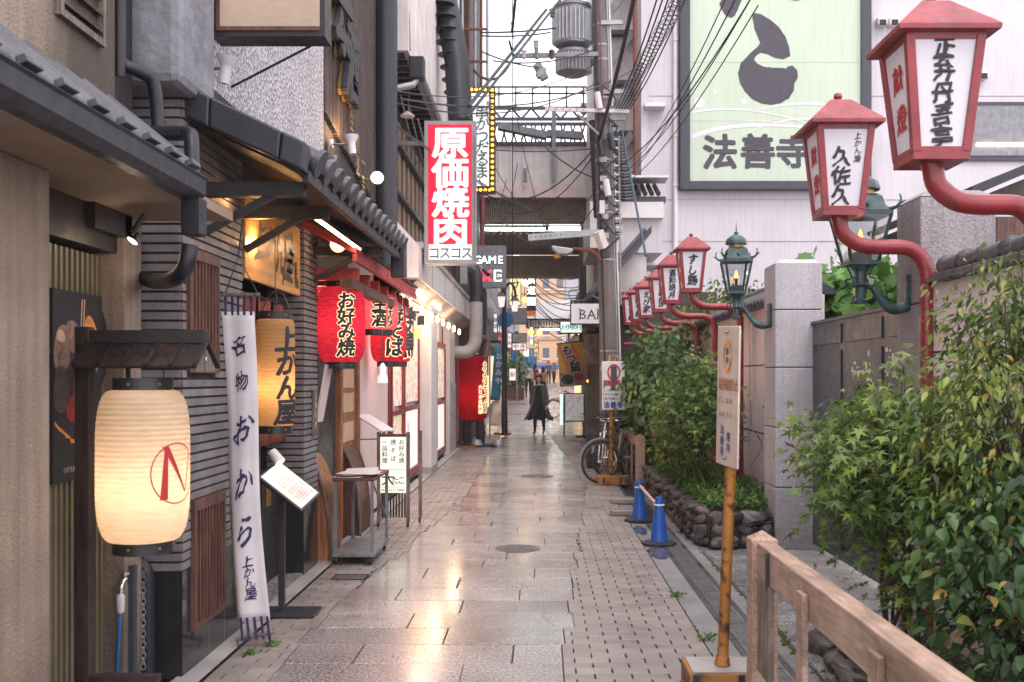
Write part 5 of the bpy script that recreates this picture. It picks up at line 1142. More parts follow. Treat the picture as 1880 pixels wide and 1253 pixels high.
big = [(838, 82), (850, 72), (885, 78), (940, 110), (985, 150), (1020, 200), (1040, 255), (1048, 308), (1010, 326), (965, 318), (915, 296), (885, 290), (862, 305), (848, 325), (862, 345), (900, 365), (950, 372), (1000, 372), (1025, 376), (1030, 365), (1060, 360), (1085, 385), (1088, 430), (1070, 455), (1065, 500), (1040, 540), (990, 568), (940, 576), (890, 568), (840, 545), (800, 505), (770, 455), (760, 400), (775, 345), (820, 300), (865, 260), (882, 238), (870, 205), (850, 160)]
poly_px('brush_mark', 'ink_board', t, rough(cr(big), .5, 3), Yb)
poly_px('brush_mark', 'ink_board', t, rough(cr([(658, 20), (675, -10), (720, -60), (800, -60), (785, -10), (760, 50), (745, 85), (725, 100), (700, 92), (675, 60)]), .5, 3), Yb)
poly_px('brush_mark', 'ink_board', t, cr([(1040, -60), (1110, -60), (1105, 0), (1080, 6), (1045, 0)]), Yb)
for c, r in (((550, 563), 29), ((635, 506), 10), ((793, 557), 15)): poly_px('white_dot', 'white', t, cr([(c[0]+r*math.cos(a), c[1]+r*math.sin(a)) for a in [2*PI*i/20 for i in range(20)]]), Yb)
def arc(pts, w0, w1):
    sp = smoothpath([(x, 0, y) for x, y in pts], 6); n = len(sp); up = []; dn = []
    for i, q in enumerate(sp): w = lerp(w0, w1, i/(n-1)); up.append((q.x, q.z-w)); dn.append((q.x, q.z+w))
    poly_px('white_sweep', 'white', t, cr(up+dn[::-1]), Yb-.001*random.random()-.001)
arc([(500, 617), (650, 600), (830, 605), (1050, 648), (1180, 690)], 6, 3); arc([(505, 750), (640, 708), (800, 688), (960, 686), (1150, 700), (1350, 740)], 14, 5)
arc([(800, 632), (900, 595), (1050, 572), (1200, 570), (1350, 590)], 2, 9); arc([(640, 692), (760, 668), (900, 664), (1050, 676)], 2, 3); arc([(780, 745), (900, 692), (1060, 655), (1300, 650)], 2, 6)
ft('lettering', M['ink_board'], t, Yb, [('法', 1322, 279, 66), ('善', 1391, 278, 66), ('寺', 1455, 279, 62)], .1, .12, d=.002)
# roof piece and annexes behind the pole
an = thing('tiled_annex', 'small annex with wavy roof tiles between the utility pole and white building', 'building', (2, 22, 4))
MB().box(1.75, 2.75, 22.2, 24, 4.4, 5.55).build('wall', M['white_wall'], an); MB().box(1.75, 2.75, 22.0, 24, 5.15, 5.5).build('eave_band', M['white'], an)
for i in range(7): x = 1.75+i*.145; MB().tube([(x, 21.9, 5.66), (x, 22.7, 6.0)], .055, 10).build('roof_tile', M['roof_tile'], an, smooth=True)
MB().box(1.7, 2.8, 22, 24, 5.50, 5.62).build('tile_bed', M['roof_tile'], an); MB().box(1.8, 2.85, 21.9, 22.6, 6.02, 6.07).build('cap', M['white'], an)
MB().box(1.42, 2.45, 26, 30, 0, 14).build('rear_wall', M['off_white'], an); MB().box(1.75, 2.4, 22.3, 24, 0, 4.4).build('lower_wall', M['off_white'], an)
rt_ = MB()
for i in range(20):
    z = 5.5+i*.07; xx = 1.70-.006*i; MB().tube([(xx, 21.6, z), (xx+.16, 21.52, z-.03), (xx+.34-.006*i, 21.6, z)], .034, 8).build('ridge_tile', M['roof_tile' if i % 2 else 'roof_tile_light'], an, smooth=True)
for i in range(6): MB().box(1.5, 2.5, 25.7, 26, 6.6+i*1.3, 6.7+i*1.3).build('stair_slab', M['metal_dark'], an); MB().bar((1.5, 25.6, 6.7+i*1.3), (2.4, 25.6, 7.9+i*1.3), .08, .2).build('stair_flight', M['steel_dull'], an)
MB().tube([(2.23, 23, 5.3), (2.2, 23, 13)], .055, 10).build('rusty_pipe', M['rust'], an, smooth=True)
a = P(1075, 440, 23); MB().box(1.15, 1.75, 22.5, 26, 4.55, 5.6).build('upper_box', M['off_white'], an)
MB().box(2.4, 3.2, 23.3, 24, 4.25, 4.3).tube([(2.35, 23.5, 3), (2.35, 23.5, 4.25)], .03).build('pipe_frame', M['white'], an); MB().box(2.1, 2.6, 23.2, 23.9, 3.4, 4.1).build('air_conditioner', M['off_white'], an, bev=.04)
# old wooden bar
ob = thing('wooden_bar_house', 'old dark wooden house with sloping gutter behind the utility pole', 'building', (2, 22, 0))
MB().box(1.35, 3.5, 19.6, 30, 0, 3.3).build('wall', M['wood_dark'], ob)
for i in range(30): MB().box(1.30, 1.35, 19.65+i*.34, 19.9+i*.34, .1, 3.2).build('wall_board', M['wood_dark' if i % 3 else 'wood_grey'], ob)
MB().prism([(1.0, 3.15), (1.02, 3.25), (2.2, 4.6), (2.2, 4.45)], 'xz', 19.5, 30).build('roof', M['roof_tile'], ob)
for i in range(24): MB().tube([(1.02, 19.6+i*.43, 3.28), (2.1, 19.6+i*.43, 4.52)], .06, 8).build('roof_tile', M['roof_tile_light'], ob, smooth=True)
MB().tube([(.98, 19.4, 3.22), (.98, 30, 3.26)], .06, 10).build('gutter', M['metal_dark'], ob, smooth=True)
MB().tube(smoothpath([(1.05, 19.5, 3.2), (1.2, 19.5, 3.1), (1.25, 19.5, 2.9)]), .04, 8).build('downpipe', M['metal_dark'], ob, smooth=True)
MB().box(1.0, 1.4, 21, 22.2, 1.9, 2.55).build('air_conditioner', M['wood_grey'], ob, bev=.05); MB().box(.98, 1.3, 20.6, 22.6, 2.6, 2.68).build('small_canopy', M['wood_dark'], ob)
for i in range(3): MB().tube([(1.27, 19.8+i*.25, .1), (1.27, 19.8+i*.25, 3.1)], .02+.01*i).build('pipe', M['rust' if i == 1 else 'galv'], ob, smooth=True)
for i in range(3): MB().box(1.2+i*.14, 1.26+i*.14, 19.3, 19.32, .5, 1.25).build('yellow_strip', M['rust_yellow'], ob)
pm('bar_white', (.62, .58, .60), .4, .05, 3, es=.07, ec=(1, .95, 1)); t = sign_box('bar_sign', 'white box sign reading BAR jutting out from behind the utility pole', 1047, 1112, 556, 596, 19.5, .16, 'bar_white', 'wood_black', .02)

bar = t; 
ft('lettering', M['ink'], t, 19.5, [('B', 1070, 577, 25), ('A', 1086, 577, 25), ('R', 1103, 577, 25)], .012, d=.006)
sf = MB()
for x, q in ((1063.5, 567.6), (1063.5, 586.2), (1079.3, 586.2), (1092, 586.2), (1096.6, 586.2), (1096.6, 567.6), (1109.5, 586.2)): a = P(x-2.2, q+.5, 19.5); b = P(x+2.2, q-.5, 19.5); sf.box(a.x, b.x, 19.492, 19.496, a.z, b.z)
sf.build('letter_serif', M['ink'], t); MB().tube([P(1047, 553, 19.6), P(1130, 553, 19.6)], .02).build('bracket', M['metal_black'], t)
t = thing('hot_pot_banner', 'tilted orange and yellow cloth banner with three big black characters and a bowl', 'banner', (.85, 27, 1.4))
q4 = [(1023, 633), (1071, 628), (1076, 707), (1028, 711)]
def bq(u, v, d, Y=27): p0, p1, p2, p3 = [P(a, b, Y) for a, b in q4]; r_ = (p0.lerp(p1, u)).lerp(p3.lerp(p2, u), 1-v); return r_+Vector((0, -d-.02*math.sin(u*5), 0))
def bpl(name, mat, pts, d): return MB().add([bq(u, v, d) for u, v in pts], [tuple(range(len(pts)))]).build(name, M[mat], t, fix=False)
o = MB().add([bq(i/4, j/4, 0) for j in range(5) for i in range(5)], [(j*5+i, j*5+i+1, j*5+i+6, j*5+i+5) for j in range(4) for i in range(4)]).build('cloth', pm('cloth_yellow', (.60, .36, .08), .8, .1), t); 
bpl('printed_band', 'print_orange_red' if 'print_orange_red' in M else pm('print_orange_red', (.62, .16, .06), .7, .1).name, [(.0, 1), (.62, 1), (.98, .3), (.35, .3)], .012)
bpl('printed_scene', 'print_mush', [(.0, .32), (1, .32), (1, .0), (0, 0)], .016)
bpl('printed_bowl', 'print_bowl', [(.3+.26*math.cos(a), .16+.12*math.sin(a)) for a in [2*PI*i/20 for i in range(20)]], .02); bpl('printed_bowl_rim', 'galv', [(.3+.3*math.cos(a), .16+.14*math.sin(a)) for a in [2*PI*i/20 for i in range(20)]], .018); bpl('printed_meat', 'print_meat', [(.75+.18*math.cos(a), .2+.08*math.sin(a)) for a in [2*PI*i/16 for i in range(16)]], .02)
for bo, mt, d in ((.2, 'white', .024), (.1, 'ink', .03)):
    letters('character_outline' if mt == 'white' else 'lettering', M[mt], t, [('も', .36, .85, .27, 1.5), ('つ', .50, .64, .27, 1.5), ('鍋', .64, .44, .27, 1.5)], bq, bo, .3, d)
MB().tube([P(1021, 632, 27.02), P(1074, 626, 27.02)], .02).build('rod', M['metal_black'], t)
t = thing('menu_easel', 'black easel holding a pale menu board below the hot pot banner', 'menu board', (.95, 27.6, 0))
a, b = P(1036, 775, 27.6), P(1074, 722, 27.6); MB().box(a.x, b.x, 27.6, 27.64, a.z, b.z).build('frame', M['metal_black'], t); MB().box(a.x+.03, b.x-.03, 27.595, 27.6, a.z+.04, b.z-.03).build('menu_sheet', pm('menu_print', (.66, .62, .63), .5, .1, 5, es=.12, ec=(1, .92, .95), col2=(.42, .30, .22), c2s=5, c2lo=.58, c2hi=.66), t)  # slight emission in the print makes the menu look lit
for x in (a.x, b.x-.03): MB().bar((x, 27.6, 1.1), (x, 27.45, 0), .03).build('leg', M['metal_black'], t); MB().bar((x, 27.66, 1.1), (x, 28.0, 0), .03).build('leg', M['metal_black'], t)
MB().box(a.x-.12, a.x-.04, 27.6, 27.7, .3, 1.15).build('side_light', M['lit_green'], t)
ft('lettering', M['ink'], t, 27.594, [(random.choice('一品料理焼鳥酒麺お'), 1041+i*3.4, 728+j*4.2, 2.6) for i in range(9) for j in range(11) if (i+j) % 5], .012, d=.003)
t = thing('string_bulbs', 'little warm bulbs under the eave by the hot pot banner', 'string lights', (1.2, 26, 2.2))
for i, (px, q) in enumerate(((1064, 606), (1070, 609), (1075, 645), (1078, 642), (1080, 700), (1062, 612))): c = P(px, q, 26.5); MB().lathe([(.001, -.05), (.05, 0), (.001, .05)], c, 8).build('bulb', M['bulb_soft'], t)
# ================= RIGHT: temple wall, pillars, gate =================
def tile_wall(name, label, x, y0, y1, zt, mat, z0=0, near=False):
    t = thing(name, label, 'wall', (x, (y0+y1)/2, 0))
    MB().box(x, x+.16, y0, y1, z0, zt).build('plaster', M[mat], t)
    for z in (.95, 1.75): MB().box(x-.004, x, y0, y1, z, z+.012).build('panel_joint', M['joint_dark'], t)
    for i in range(int((y1-y0)/.9)): MB().box(x-.004, x-.0, y0+.9*i, y0+.9*i+.008, z0, zt).build('panel_joint', M['concrete_light'], t)
    MB().prism([(x-.14, zt), (x+.08, zt+.14), (x+.30, zt), (x+.30, zt-.02), (x-.14, zt-.02)] if not near else [(x-.05, zt), (x+.02, zt+.05), (x+.2, zt), (x+.2, zt-.02), (x-.05, zt-.02)], 'xz', y0, y1).build('coping_bed', M['roof_tile'], t)
    if near:
        for i in range(int((y1-y0)/.26)):
            y = y0+.02+i*.26; MB().tube([(x+.02, y, zt+.06), (x+.02, y+.21, zt+.05), (x+.02, y+.25, zt+.075)], [.062, .06, .066], 14).build('ridge_cap', M['roof_tile_light'], t, smooth=True)
            MB().box(x-.07, x+.02, y+.01, y+.24, zt-.03, zt+.02).build('eave_tile', M['roof_tile_light'], t, bev=.01)
        return t
    n = int((y1-y0)/.17)
    for i in range(n):
        y = y0+.03+i*.17; MB().tube([(x-.17, y+.04, zt+.01), (x+.08, y+.04, zt+.175)], .038, 8).build('coping_tile', M['roof_tile_light'], t, smooth=True)
        MB().box(x-.175, x-.12, y+.08, y+.165, zt-.03, zt+.02).build('eave_tile', M['roof_tile'], t)
    MB().tube([(x+.08, y0, zt+.20), (x+.08, y1, zt+.20)], .05, 10).build('ridge', M['roof_tile_light'], t, smooth=True)
    return t
pm('temple_plaster', (.80, .68, .68), .7, .08, 2, .2, 30, streak=.12, base=.35)
tile_wall('temple_wall', 'pink plastered wall with tiled coping behind the lantern row and planter', 2.62, 9.7, 22, 2.44, 'temple_plaster')
tile_wall('temple_wall', 'pale plastered wall with tiled coping behind the near shrubs', 2.36, 3.2, 6.0, 2.19, 'temple_plaster', near=True)
def pillar(label, x0, x1, y0, y1, zt, mat, joints):
    t = thing('gate_pillar', label, 'pillar', ((x0+x1)/2, (y0+y1)/2, 0), 'gate pillars'); zs = [0]+joints+[zt-.05]
    for a, b in zip(zs, zs[1:]): MB().box(x0, x1, y0, y1, a+.005, b-.003).build('stone_block', M[mat], t, bev=.008)
    MB().box(x0+.012, x1-.012, y0+.012, y1-.012, 0, zt-.06).build('core', M['joint_dark'], t)
    c = ((x0+x1)/2, (y0+y1)/2); h = MB(); vs = [(x0, y0, zt-.05), (x1, y0, zt-.05), (x1, y1, zt-.05), (x0, y1, zt-.05), (x0+.07, y0+.07, zt-.002), (x1-.07, y0+.07, zt-.002), (x1-.07, y1-.07, zt-.002), (x0+.07, y1-.07, zt-.002)]
    h.add(vs, [(0, 1, 5, 4), (1, 2, 6, 5), (2, 3, 7, 6), (3, 0, 4, 7), (4, 5, 6, 7), (0, 3, 2, 1)]).build('cap_stone', M[mat], t); return t
pillar('pale granite gate pillar with three joints, carrying the farther green lamp', 2.20, 2.64, 9.28, 9.74, 2.72, 'pillar', [.58, 1.14, 1.70, 2.24])
pillar('darker rough gate pillar behind the near red lanterns', 2.32, 2.78, 6.06, 6.46, 2.76, 'pillar_rough', [.30, 1.35, 2.06])
g = thing('temple_gate', 'closed dark grey panelled gate between the two stone pillars', 'gate', (2.55, 7.9, 0))
for i, (y0, y1) in enumerate(((6.46, 7.3), (7.3, 8.3), (8.3, 9.3))):
    MB().box(2.55, 2.59, y0+.002, y1-.002, .06, 2.10).build('gate_leaf', M['gate'], g)
    for z0, z1 in ((.15, 1.0), (1.08, 1.84), (1.9, 2.06)): MB().box(2.535, 2.55, y0+.08, y1-.08, z0, z1).build('raised_panel', M['gate'], g, bev=.004)
MB().box(2.53, 2.60, 6.46, 9.3, 2.10, 2.125).build('top_rail', M['gate'], g)
st_ = MB()
for i in range(26): y = random.choice((random.uniform(7.6, 8.2), random.uniform(7.0, 7.25))); z = random.uniform(1.6, 1.82); st_.box(2.531, 2.5345, y, y+random.uniform(.01, .045), z, z+random.uniform(.01, .05))
st_.build('sticker_remnant', M['white'], g, kind='stuff')
MB().box(2.5, 2.53, 8.5, 8.56, 1.4, 1.42).build('latch', M['steel_dull'], g)
h = thing('wooden_eave_roof', 'dark sloping wooden eave behind the rough gate pillar', 'roof', (3.4, 6.5, 2.9))
a, b, c, d = P(1762, 352, 7.4), P(1900, 296, 7.4), P(1900, 312, 7.4), P(1768, 366, 7.4)
MB().prism([(q.x, q.z) for q in (a, b, c, d)], 'xz', 7.2, 9.5).build('roof_edge', M['metal_dark'], h); MB().prism([(a.x+.05, a.z-.08), (b.x, b.z-.1), (b.x, b.z-.3), (a.x+.09, a.z-.16)], 'xz', 7.3, 9.4).build('fascia', M['wood_dark'], h)
MB().box(3.25, 3.33, 7.5, 7.6, 0, 2.85).build('post', M['wood_dark'], h); MB().box(3.4, 4.5, 8.0, 9, 0, 2.9).build('wall', M['wood_red'], h)
# ---------------- green gas style lamps ----------------
def gaslamp(label, cx, cy, zb, attach, s=1):
    t = thing('gate_lamp', label, 'lamp', (cx, cy, zb), 'green metal gate lamps'); z = zb
    MB().lathe([(.001, z), (.04*s, z), (.045*s, z+.02), (.03*s, z+.03), (.03*s, z+.10), (.045*s, z+.115), (.034*s, z+.13), (.036*s, z+.20), (.06*s, z+.23), (.065*s, z+.25)], (cx, cy, 0), 16).build('stem', M['green_metal'], t, smooth=True)
    zb2 = z+.25; w0, w1, hh = .075*s, .13*s, .30
    for sx in (-1, 1):
        for sy in (-1, 1): MB().bar((cx+sx*w0, cy+sy*w0, zb2), (cx+sx*w1, cy+sy*w1, zb2+hh), .016).build('corner_bar', M['green_metal'], t)
    MB().box(cx-w0-.012, cx+w0+.012, cy-w0-.012, cy+w0+.012, zb2-.012, zb2+.014).build('floor_plate', M['green_metal'], t)
    f = MB()
    for sx, sy in ((1, 0), (-1, 0), (0, 1), (0, -1)):
        if sx: f.bar((cx+sx*w1, cy-w1, zb2+hh), (cx+sx*w1, cy+w1, zb2+hh), .02)
        else: f.bar((cx-w1, cy+sy*w1, zb2+hh), (cx+w1, cy+sy*w1, zb2+hh), .02)
    f.build('top_frame', M['green_metal'], t)
    for (ax, ay), (bx_, by_) in (((-1, -1), (1, -1)), ((1, -1), (1, 1)), ((1, 1), (-1, 1)), ((-1, 1), (-1, -1))):
        MB().quad((cx+ax*w0, cy+ay*w0, zb2), (cx+bx_*w0, cy+by_*w0, zb2), (cx+bx_*w1, cy+by_*w1, zb2+hh), (cx+ax*w1, cy+ay*w1, zb2+hh)).build('pane', M['glass'], t, fix=False)
    MB().lathe([(.19*s, zb2+hh), (.195*s, zb2+hh+.015), (.15*s, zb2+hh+.05), (.13*s, zb2+hh+.11), (.10*s, zb2+hh+.13)], (cx, cy, 0), 4).build('roof', M['green_metal'], t)
    MB().lathe([(.075*s, zb2+hh+.125), (.075*s, zb2+hh+.16)], (cx, cy, 0), 16).build('chimney', M['brass'], t); MB().lathe([(.105*s, zb2+hh+.16), (.107*s, zb2+hh+.175), (.095*s, zb2+hh+.21), (.05*s, zb2+hh+.245), (.02*s, zb2+hh+.255), (.022*s, zb2+hh+.275), (.001, zb2+hh+.29)], (cx, cy, 0), 20).build('dome', M['green_metal'], t, smooth=True)
    MB().tube([(cx, cy, zb2+hh+.28), (cx, cy, zb2+hh+.38)], [.006, .001]).build('spike', M['metal_black'], t)
    for sx in (-1, 1):
        for sy in (-1, 1):
            o = Vector((cx+sx*.13*s, cy+sy*.13*s, zb2+hh+.02)); d = Vector((sx*.7, sy*.7, 0))
            m = MB().tube(smoothpath([o-d*.05, o+d*.03+Vector((0, 0, .01)), o+d*.06+Vector((0, 0, .05)), o+d*.05+Vector((0, 0, .09))], 3), [.013]*3+[.010]*3+[.006]*3+[.002], 6)
            m.tube([o+d*.06+Vector((0, 0, .03)), o+d*.09+Vector((0, 0, .045))], [.008, .002], 5); m.build('dragon_finial', M['green_metal'], t, smooth=True)
    m = MB()
    for k in range(8): a = k*PI/4; m.tube([(cx+.12*s*math.cos(a), cy+.12*s*math.sin(a), zb2+hh+.05), (cx+.09*s*math.cos(a+.4), cy+.09*s*math.sin(a+.4), zb2+hh+.10), (cx+.11*s*math.cos(a+.8), cy+.11*s*math.sin(a+.8), zb2+hh+.06)], .010, 5)
    m.build('roof_relief', M['green_metal'], t)
    for k in range(4):
        a = k*PI/2+PI/4; d = Vector((math.cos(a), math.sin(a), 0)); o = Vector((cx, cy, z))
        MB().tube(smoothpath([o+d*.035+Vector((0, 0, .12)), o+d*.08+Vector((0, 0, .10)), o+d*.10+Vector((0, 0, .15)), o+d*.06+Vector((0, 0, .17)), o+d*.09+Vector((0, 0, .235))], 4), .006, 5).build('scroll', M['green_metal'], t, smooth=True)
    MB().tube([(cx, cy, zb2), (cx, cy, zb2+.14)], .014, 8).build('candle_tube', M['wood_black'], t); MB().box(cx-.045, cx+.045, cy-.045, cy+.045, zb2+.01, zb2+.07).build('burner', M['metal_black'], t)
    MB().lathe([(.012, 0), (.018, .02), (.012, .05), (.001, .08)], (cx, cy, zb2+.14), 10).build('flame_bulb', M['flame'], t, smooth=True)
    ax, ay, az = attach; o = Vector((cx, cy, z+.04)); e = Vector(attach); d = e-o
    pts = [o+Vector((0, 0, .05)), o+d*.22+Vector((0, 0, .06)), o+d*.42+Vector((0, 0, -.02)), o+d*.62+Vector((0, 0, -.085)), o+d*.82+Vector((0, 0, -.10)), e+Vector((0, 0, -.085))]
    m = MB(); sp_ = smoothpath(pts, 5); m.tube(sp_, [.016]*4+[lerp(.018, .034, min(1, i/12)) for i in range(len(sp_)-4)], 10); m.build('bracket_arm', M['green_metal'], t, smooth=True)
    MB().box(ax-.02 if abs(d.x) > abs(d.y) else ax-.04, ax+.012 if abs(d.x) > abs(d.y) else ax+.04, ay-.045, ay+.045, az-.11, az+.11).build('wall_plate', M['green_metal'], t, bev=.006)
    return t
gaslamp('green metal lamp with glowing bulb, on the pale granite pillar', 1.87, 9.45, 2.16, (2.19, 9.45, 2.20), .95)
gaslamp('green metal lamp with glowing bulb, half behind the second red lantern', 2.02, 6.26, 2.07, (2.31, 6.26, 2.14), 1.12)
# ---------------- red kasa lantern posts ----------------
def kasa(label, x, y, zb, px_, front, side, s=1, zg=.1, shelf=None, sz=None):
    t = thing('temple_lantern', label, 'lantern', (px_, y, zg), 'red roofed temple lanterns on curved posts'); w0, w1, hh = .125*s, .172*s, .50*s
    z1 = zb+hh; fr = MB(); b_ = .026*s
    for sx in (-1, 1):
        for sy in (-1, 1): fr.bar((x+sx*(w0-b_*.6), y+sy*(w0-b_*.6), zb), (x+sx*(w1-b_*.6), y+sy*(w1-b_*.6), z1), b_*1.5, b_*1.5, (0, 1, 0))
    fr.build('frame_post', M['red_paint'], t, bev=.003)
    MB().lathe([(w0*1.414, zb-.035*s), (w0*1.43, zb+.02*s)], (x, y, 0), 4).build('base_frame', M['red_paint'], t)
    MB().lathe([(w1*1.37, z1-.02*s), (w1*1.4, z1+.01)], (x, y, 0), 4).build('top_frame', M['red_paint'], t)
    w0i, w1i = w0-.012*s, w1-.012*s
    for k, (ax, ay, bx_, by_) in enumerate(((-1, -1, 1, -1), (1, -1, 1, 1), (1, 1, -1, 1), (-1, 1, -1, -1))):
        MB().quad((x+ax*w0i, y+ay*w0i, zb), (x+bx_*w0i, y+by_*w0i, zb), (x+bx_*w1i, y+by_*w1i, z1), (x+ax*w1i, y+ay*w1i, z1)).build('panel', M['lamp_panel'], t, fix=False)
    ff = lambda u, v, d: Vector((x+u, y-lerp(w0i, w1i, v/hh)-d, zb+v)); fs_ = lambda u, v, d: Vector((x-lerp(w0i, w1i, v/hh)-d, y-u, zb+v))
    n = len(front); q = sz or min(.135*s, hh*.86/n); letters('lettering', M['ink'], t, txt(front, 0 if not shelf else -.02*s, hh*.5+q*(n-1)/2*(1 if not shelf else .9)-(0 if not shelf else .04), q, q*.98), ff, .1, .8, .003)
    if shelf: letters('lettering', M['ink'], t, txt(shelf, .075*s, hh*.88, .045*s, .045*s), ff, .045, .8, .003)
    letters('side_lettering', M['ink_red'], t, [(c, 0, hh*(.70-.36*i), .12*s) for i, c in enumerate(side)], fs_, .1, .6, .003)
    e = .22*s; MB().lathe([(e*1.414, z1+.008), (e*1.43, z1+.028*s), (e*1.36, z1+.04*s), (.062*s*1.414, z1+.185*s), (.001, z1+.19*s)], (x, y, 0), 4).build('roof', M['red_roof'], t)
    MB().lathe([(.03*s, z1+.185*s), (.02*s, z1+.2*s), (.028*s, z1+.215*s), (.022*s, z1+.235*s), (.001, z1+.243*s)], (x, y, 0), 14).build('finial', M['red_paint'], t, smooth=True)
    dx = px_-x
    pts = [(x, y, zb-.02), (x+.01, y, zb-.06*s), (x+.06*dx, y, zb-.13*s), (x+.22*dx, y, zb-.195*s), (x+.42*dx, y, zb-.215*s), (x+.62*dx, y, zb-.215*s), (x+.80*dx, y, zb-.225*s), (x+.94*dx, y, zb-.29*s), (px_, y, zb-.40*s), (px_, y, zb-.55*s), (px_, y, zg)]
    MB().tube(smoothpath(pts, 4), .047*s, 16).build('curved_post', M['red_paint'], t, smooth=True)
    MB().lathe([(.075, zg), (.075, zg+.02), (.045, zg+.03)], (px_, y, 0), 14).build('foot_flange', M['red_paint'], t); return t
kasa('nearest red temple lantern, top right, with five brushed characters', 1.77, 4.5, 2.60, 2.27, '正弁丹吾亭', '献燈', zg=.02, sz=.098)
kasa('second nearest red temple lantern, with a small line beside three characters', 1.80, 6.0, 2.60, 2.34, '久佐久', '献燈', .97, zg=.02, shelf='上かん屋', sz=.115)
row = [(12.2, 1.86, 2.68, 2.46, 'すし勝', 'largest lantern of the row over the planter, beside the green lamp'), (13.9, 1.84, 2.67, 2.45, '酒彩胡月', 'second lantern of the planter row, before the tangle of brush strokes'), (15.5, 1.88, 2.66, 2.46, '松田時計店', 'third lantern of the planter row, with five small characters'),
       (17.2, 1.84, 2.67, 2.42, 'えび家', 'fourth lantern of the planter row, with three characters'), (18.3, 1.81, 2.67, 2.42, '西千鳥', 'fifth lantern of the planter row, half hidden'), (19.4, 1.78, 2.67, 2.42, 'やき鳥', 'sixth lantern of the planter row'), (20.5, 1.78, 2.66, 2.42, '日本酒', 'seventh lantern of the planter row'), (21.7, 1.77, 2.65, 2.42, '夫婦', 'eighth and farthest lantern, nearest the utility pole')]
for i, (y, x, zb, pxx, s_, lab) in enumerate(row): kasa(lab, x, y, zb, pxx, s_, '献燈', .94, zg=.2)
# small red pipe end low by the pole
t = thing('red_pipe_bracket', 'short red pipe stub just beyond the utility pole', 'pipe', (1.6, 18, 2.2)); MB().tube(smoothpath([P(1146, 633, 18), P(1160, 632, 18), P(1172, 636, 18), P(1178, 644, 18), P(1179, 700, 18)], 4), .035, 10).build('pipe', M['red_paint'], t, smooth=True)
# ---------------- planter ----------------
pl = thing('stone_planter', 'dark mossy rubble stone wall holding the planting bed', 'planter', (1.6, 13, 0))
MB().box(1.60, 2.62, 9.36, 22, -.05, .30).build('soil', M['soil'], pl)
def rock(c, d, parent, name='stone', seed=0):
    bm = bmesh.new(); r_ = random.Random(seed)
    for _ in range(17):
        v = Vector((r_.uniform(-1, 1), r_.uniform(-1, 1), r_.uniform(-1, 1))); m_ = max(abs(v.x), abs(v.y), abs(v.z)); v = v.lerp(v/m_, .75)*.5
        bm.verts.new((v.x*d[0]*1.12, v.y*d[1]*1.12, v.z*d[2]*1.12))
    bmesh.ops.convex_hull(bm, input=bm.verts[:]); bmesh.ops.delete(bm, geom=[v for v in bm.verts if not v.link_faces], context='VERTS')
    bmesh.ops.bevel(bm, geom=bm.edges[:]+bm.verts[:], offset=min(d)*.07, segments=2, affect='EDGES')
    me = bpy.data.meshes.new('stone'); bm.to_mesh(me); bm.free(); me.shade_smooth(); o = link(name, me, M['stone_wall'], parent); o.location = Vector(c)-wl(parent); o.rotation_euler = (random.uniform(-.15, .15), random.uniform(-.1, .1), random.uniform(-.3, .3)); return o
sd = 0
for lay, (z, h_) in enumerate(((.04, .115), (.135, .115), (.225, .105), (.305, .09))):
    y = 9.42+.07*lay
    while y < 17: l = random.uniform(.10, .22); rock((1.575+random.uniform(-.02, .02), y+l/2, z), (.17, l*1.0, h_*1.08), pl, seed=sd); sd += 1; y += l*.92
    x = 1.66
for z, h_ in ((.05, .14), (.16, .13), (.27, .13)):
    x = 1.60+random.uniform(-.04, .02)
    while x < 2.12: w = random.uniform(.14, .27); rock((x+w/2, 9.38+random.uniform(-.02, .02), z), (w*1.05, .2, h_*1.1), pl, seed=sd); sd += 1; x += w*.93
for i in range(9): rock((random.uniform(2.0, 2.3)-.25, 6.1+i*.05, .05), (.2, .18, .16), thing('garden_rock', 'dark rounded edging stone %s' % ('at the foot of the near shrubs'), 'stone', (0, 0, 0), 'edging stones at the foot of the near shrubs'), seed=sd) if i < 0 else None; sd += 1
bed = MB().box(1.62, 2.34, 2.6, 5.9, -.03, .05).build('garden_bed', M['soil'], kind='structure')
gr = thing('edging_stones', 'row of dark rocks edging the bed at the foot of the near shrubs', 'rocks', (1.8, 5.9, 0))
for i in range(6): rock((1.70+i*.115, 5.93+random.uniform(-.03, .03), .045), (.15, .15, .13), gr, seed=sd); sd += 1
for i in range(8): rock((1.63, 5.85-i*.33, .03), (.13, .3, .11), gr, seed=sd); sd += 1
for (px, q, w, l) in ((1143, 918, .30, .25), (1148, 940, .36, .22)): 
    Y = 2925/(q+6-695); c = P(px, q, Y); t = thing('paving_block', 'low reddish stone block by the cones, '+('nearer the bicycle' if q < 930 else 'beneath the farther cone'), 'block', (c.x, Y, 0)); MB().box(c.x-w/2, c.x+w/2, Y-l/2, Y+l/2, 0, .07).build('block', M['paver'], t, bev=.015)
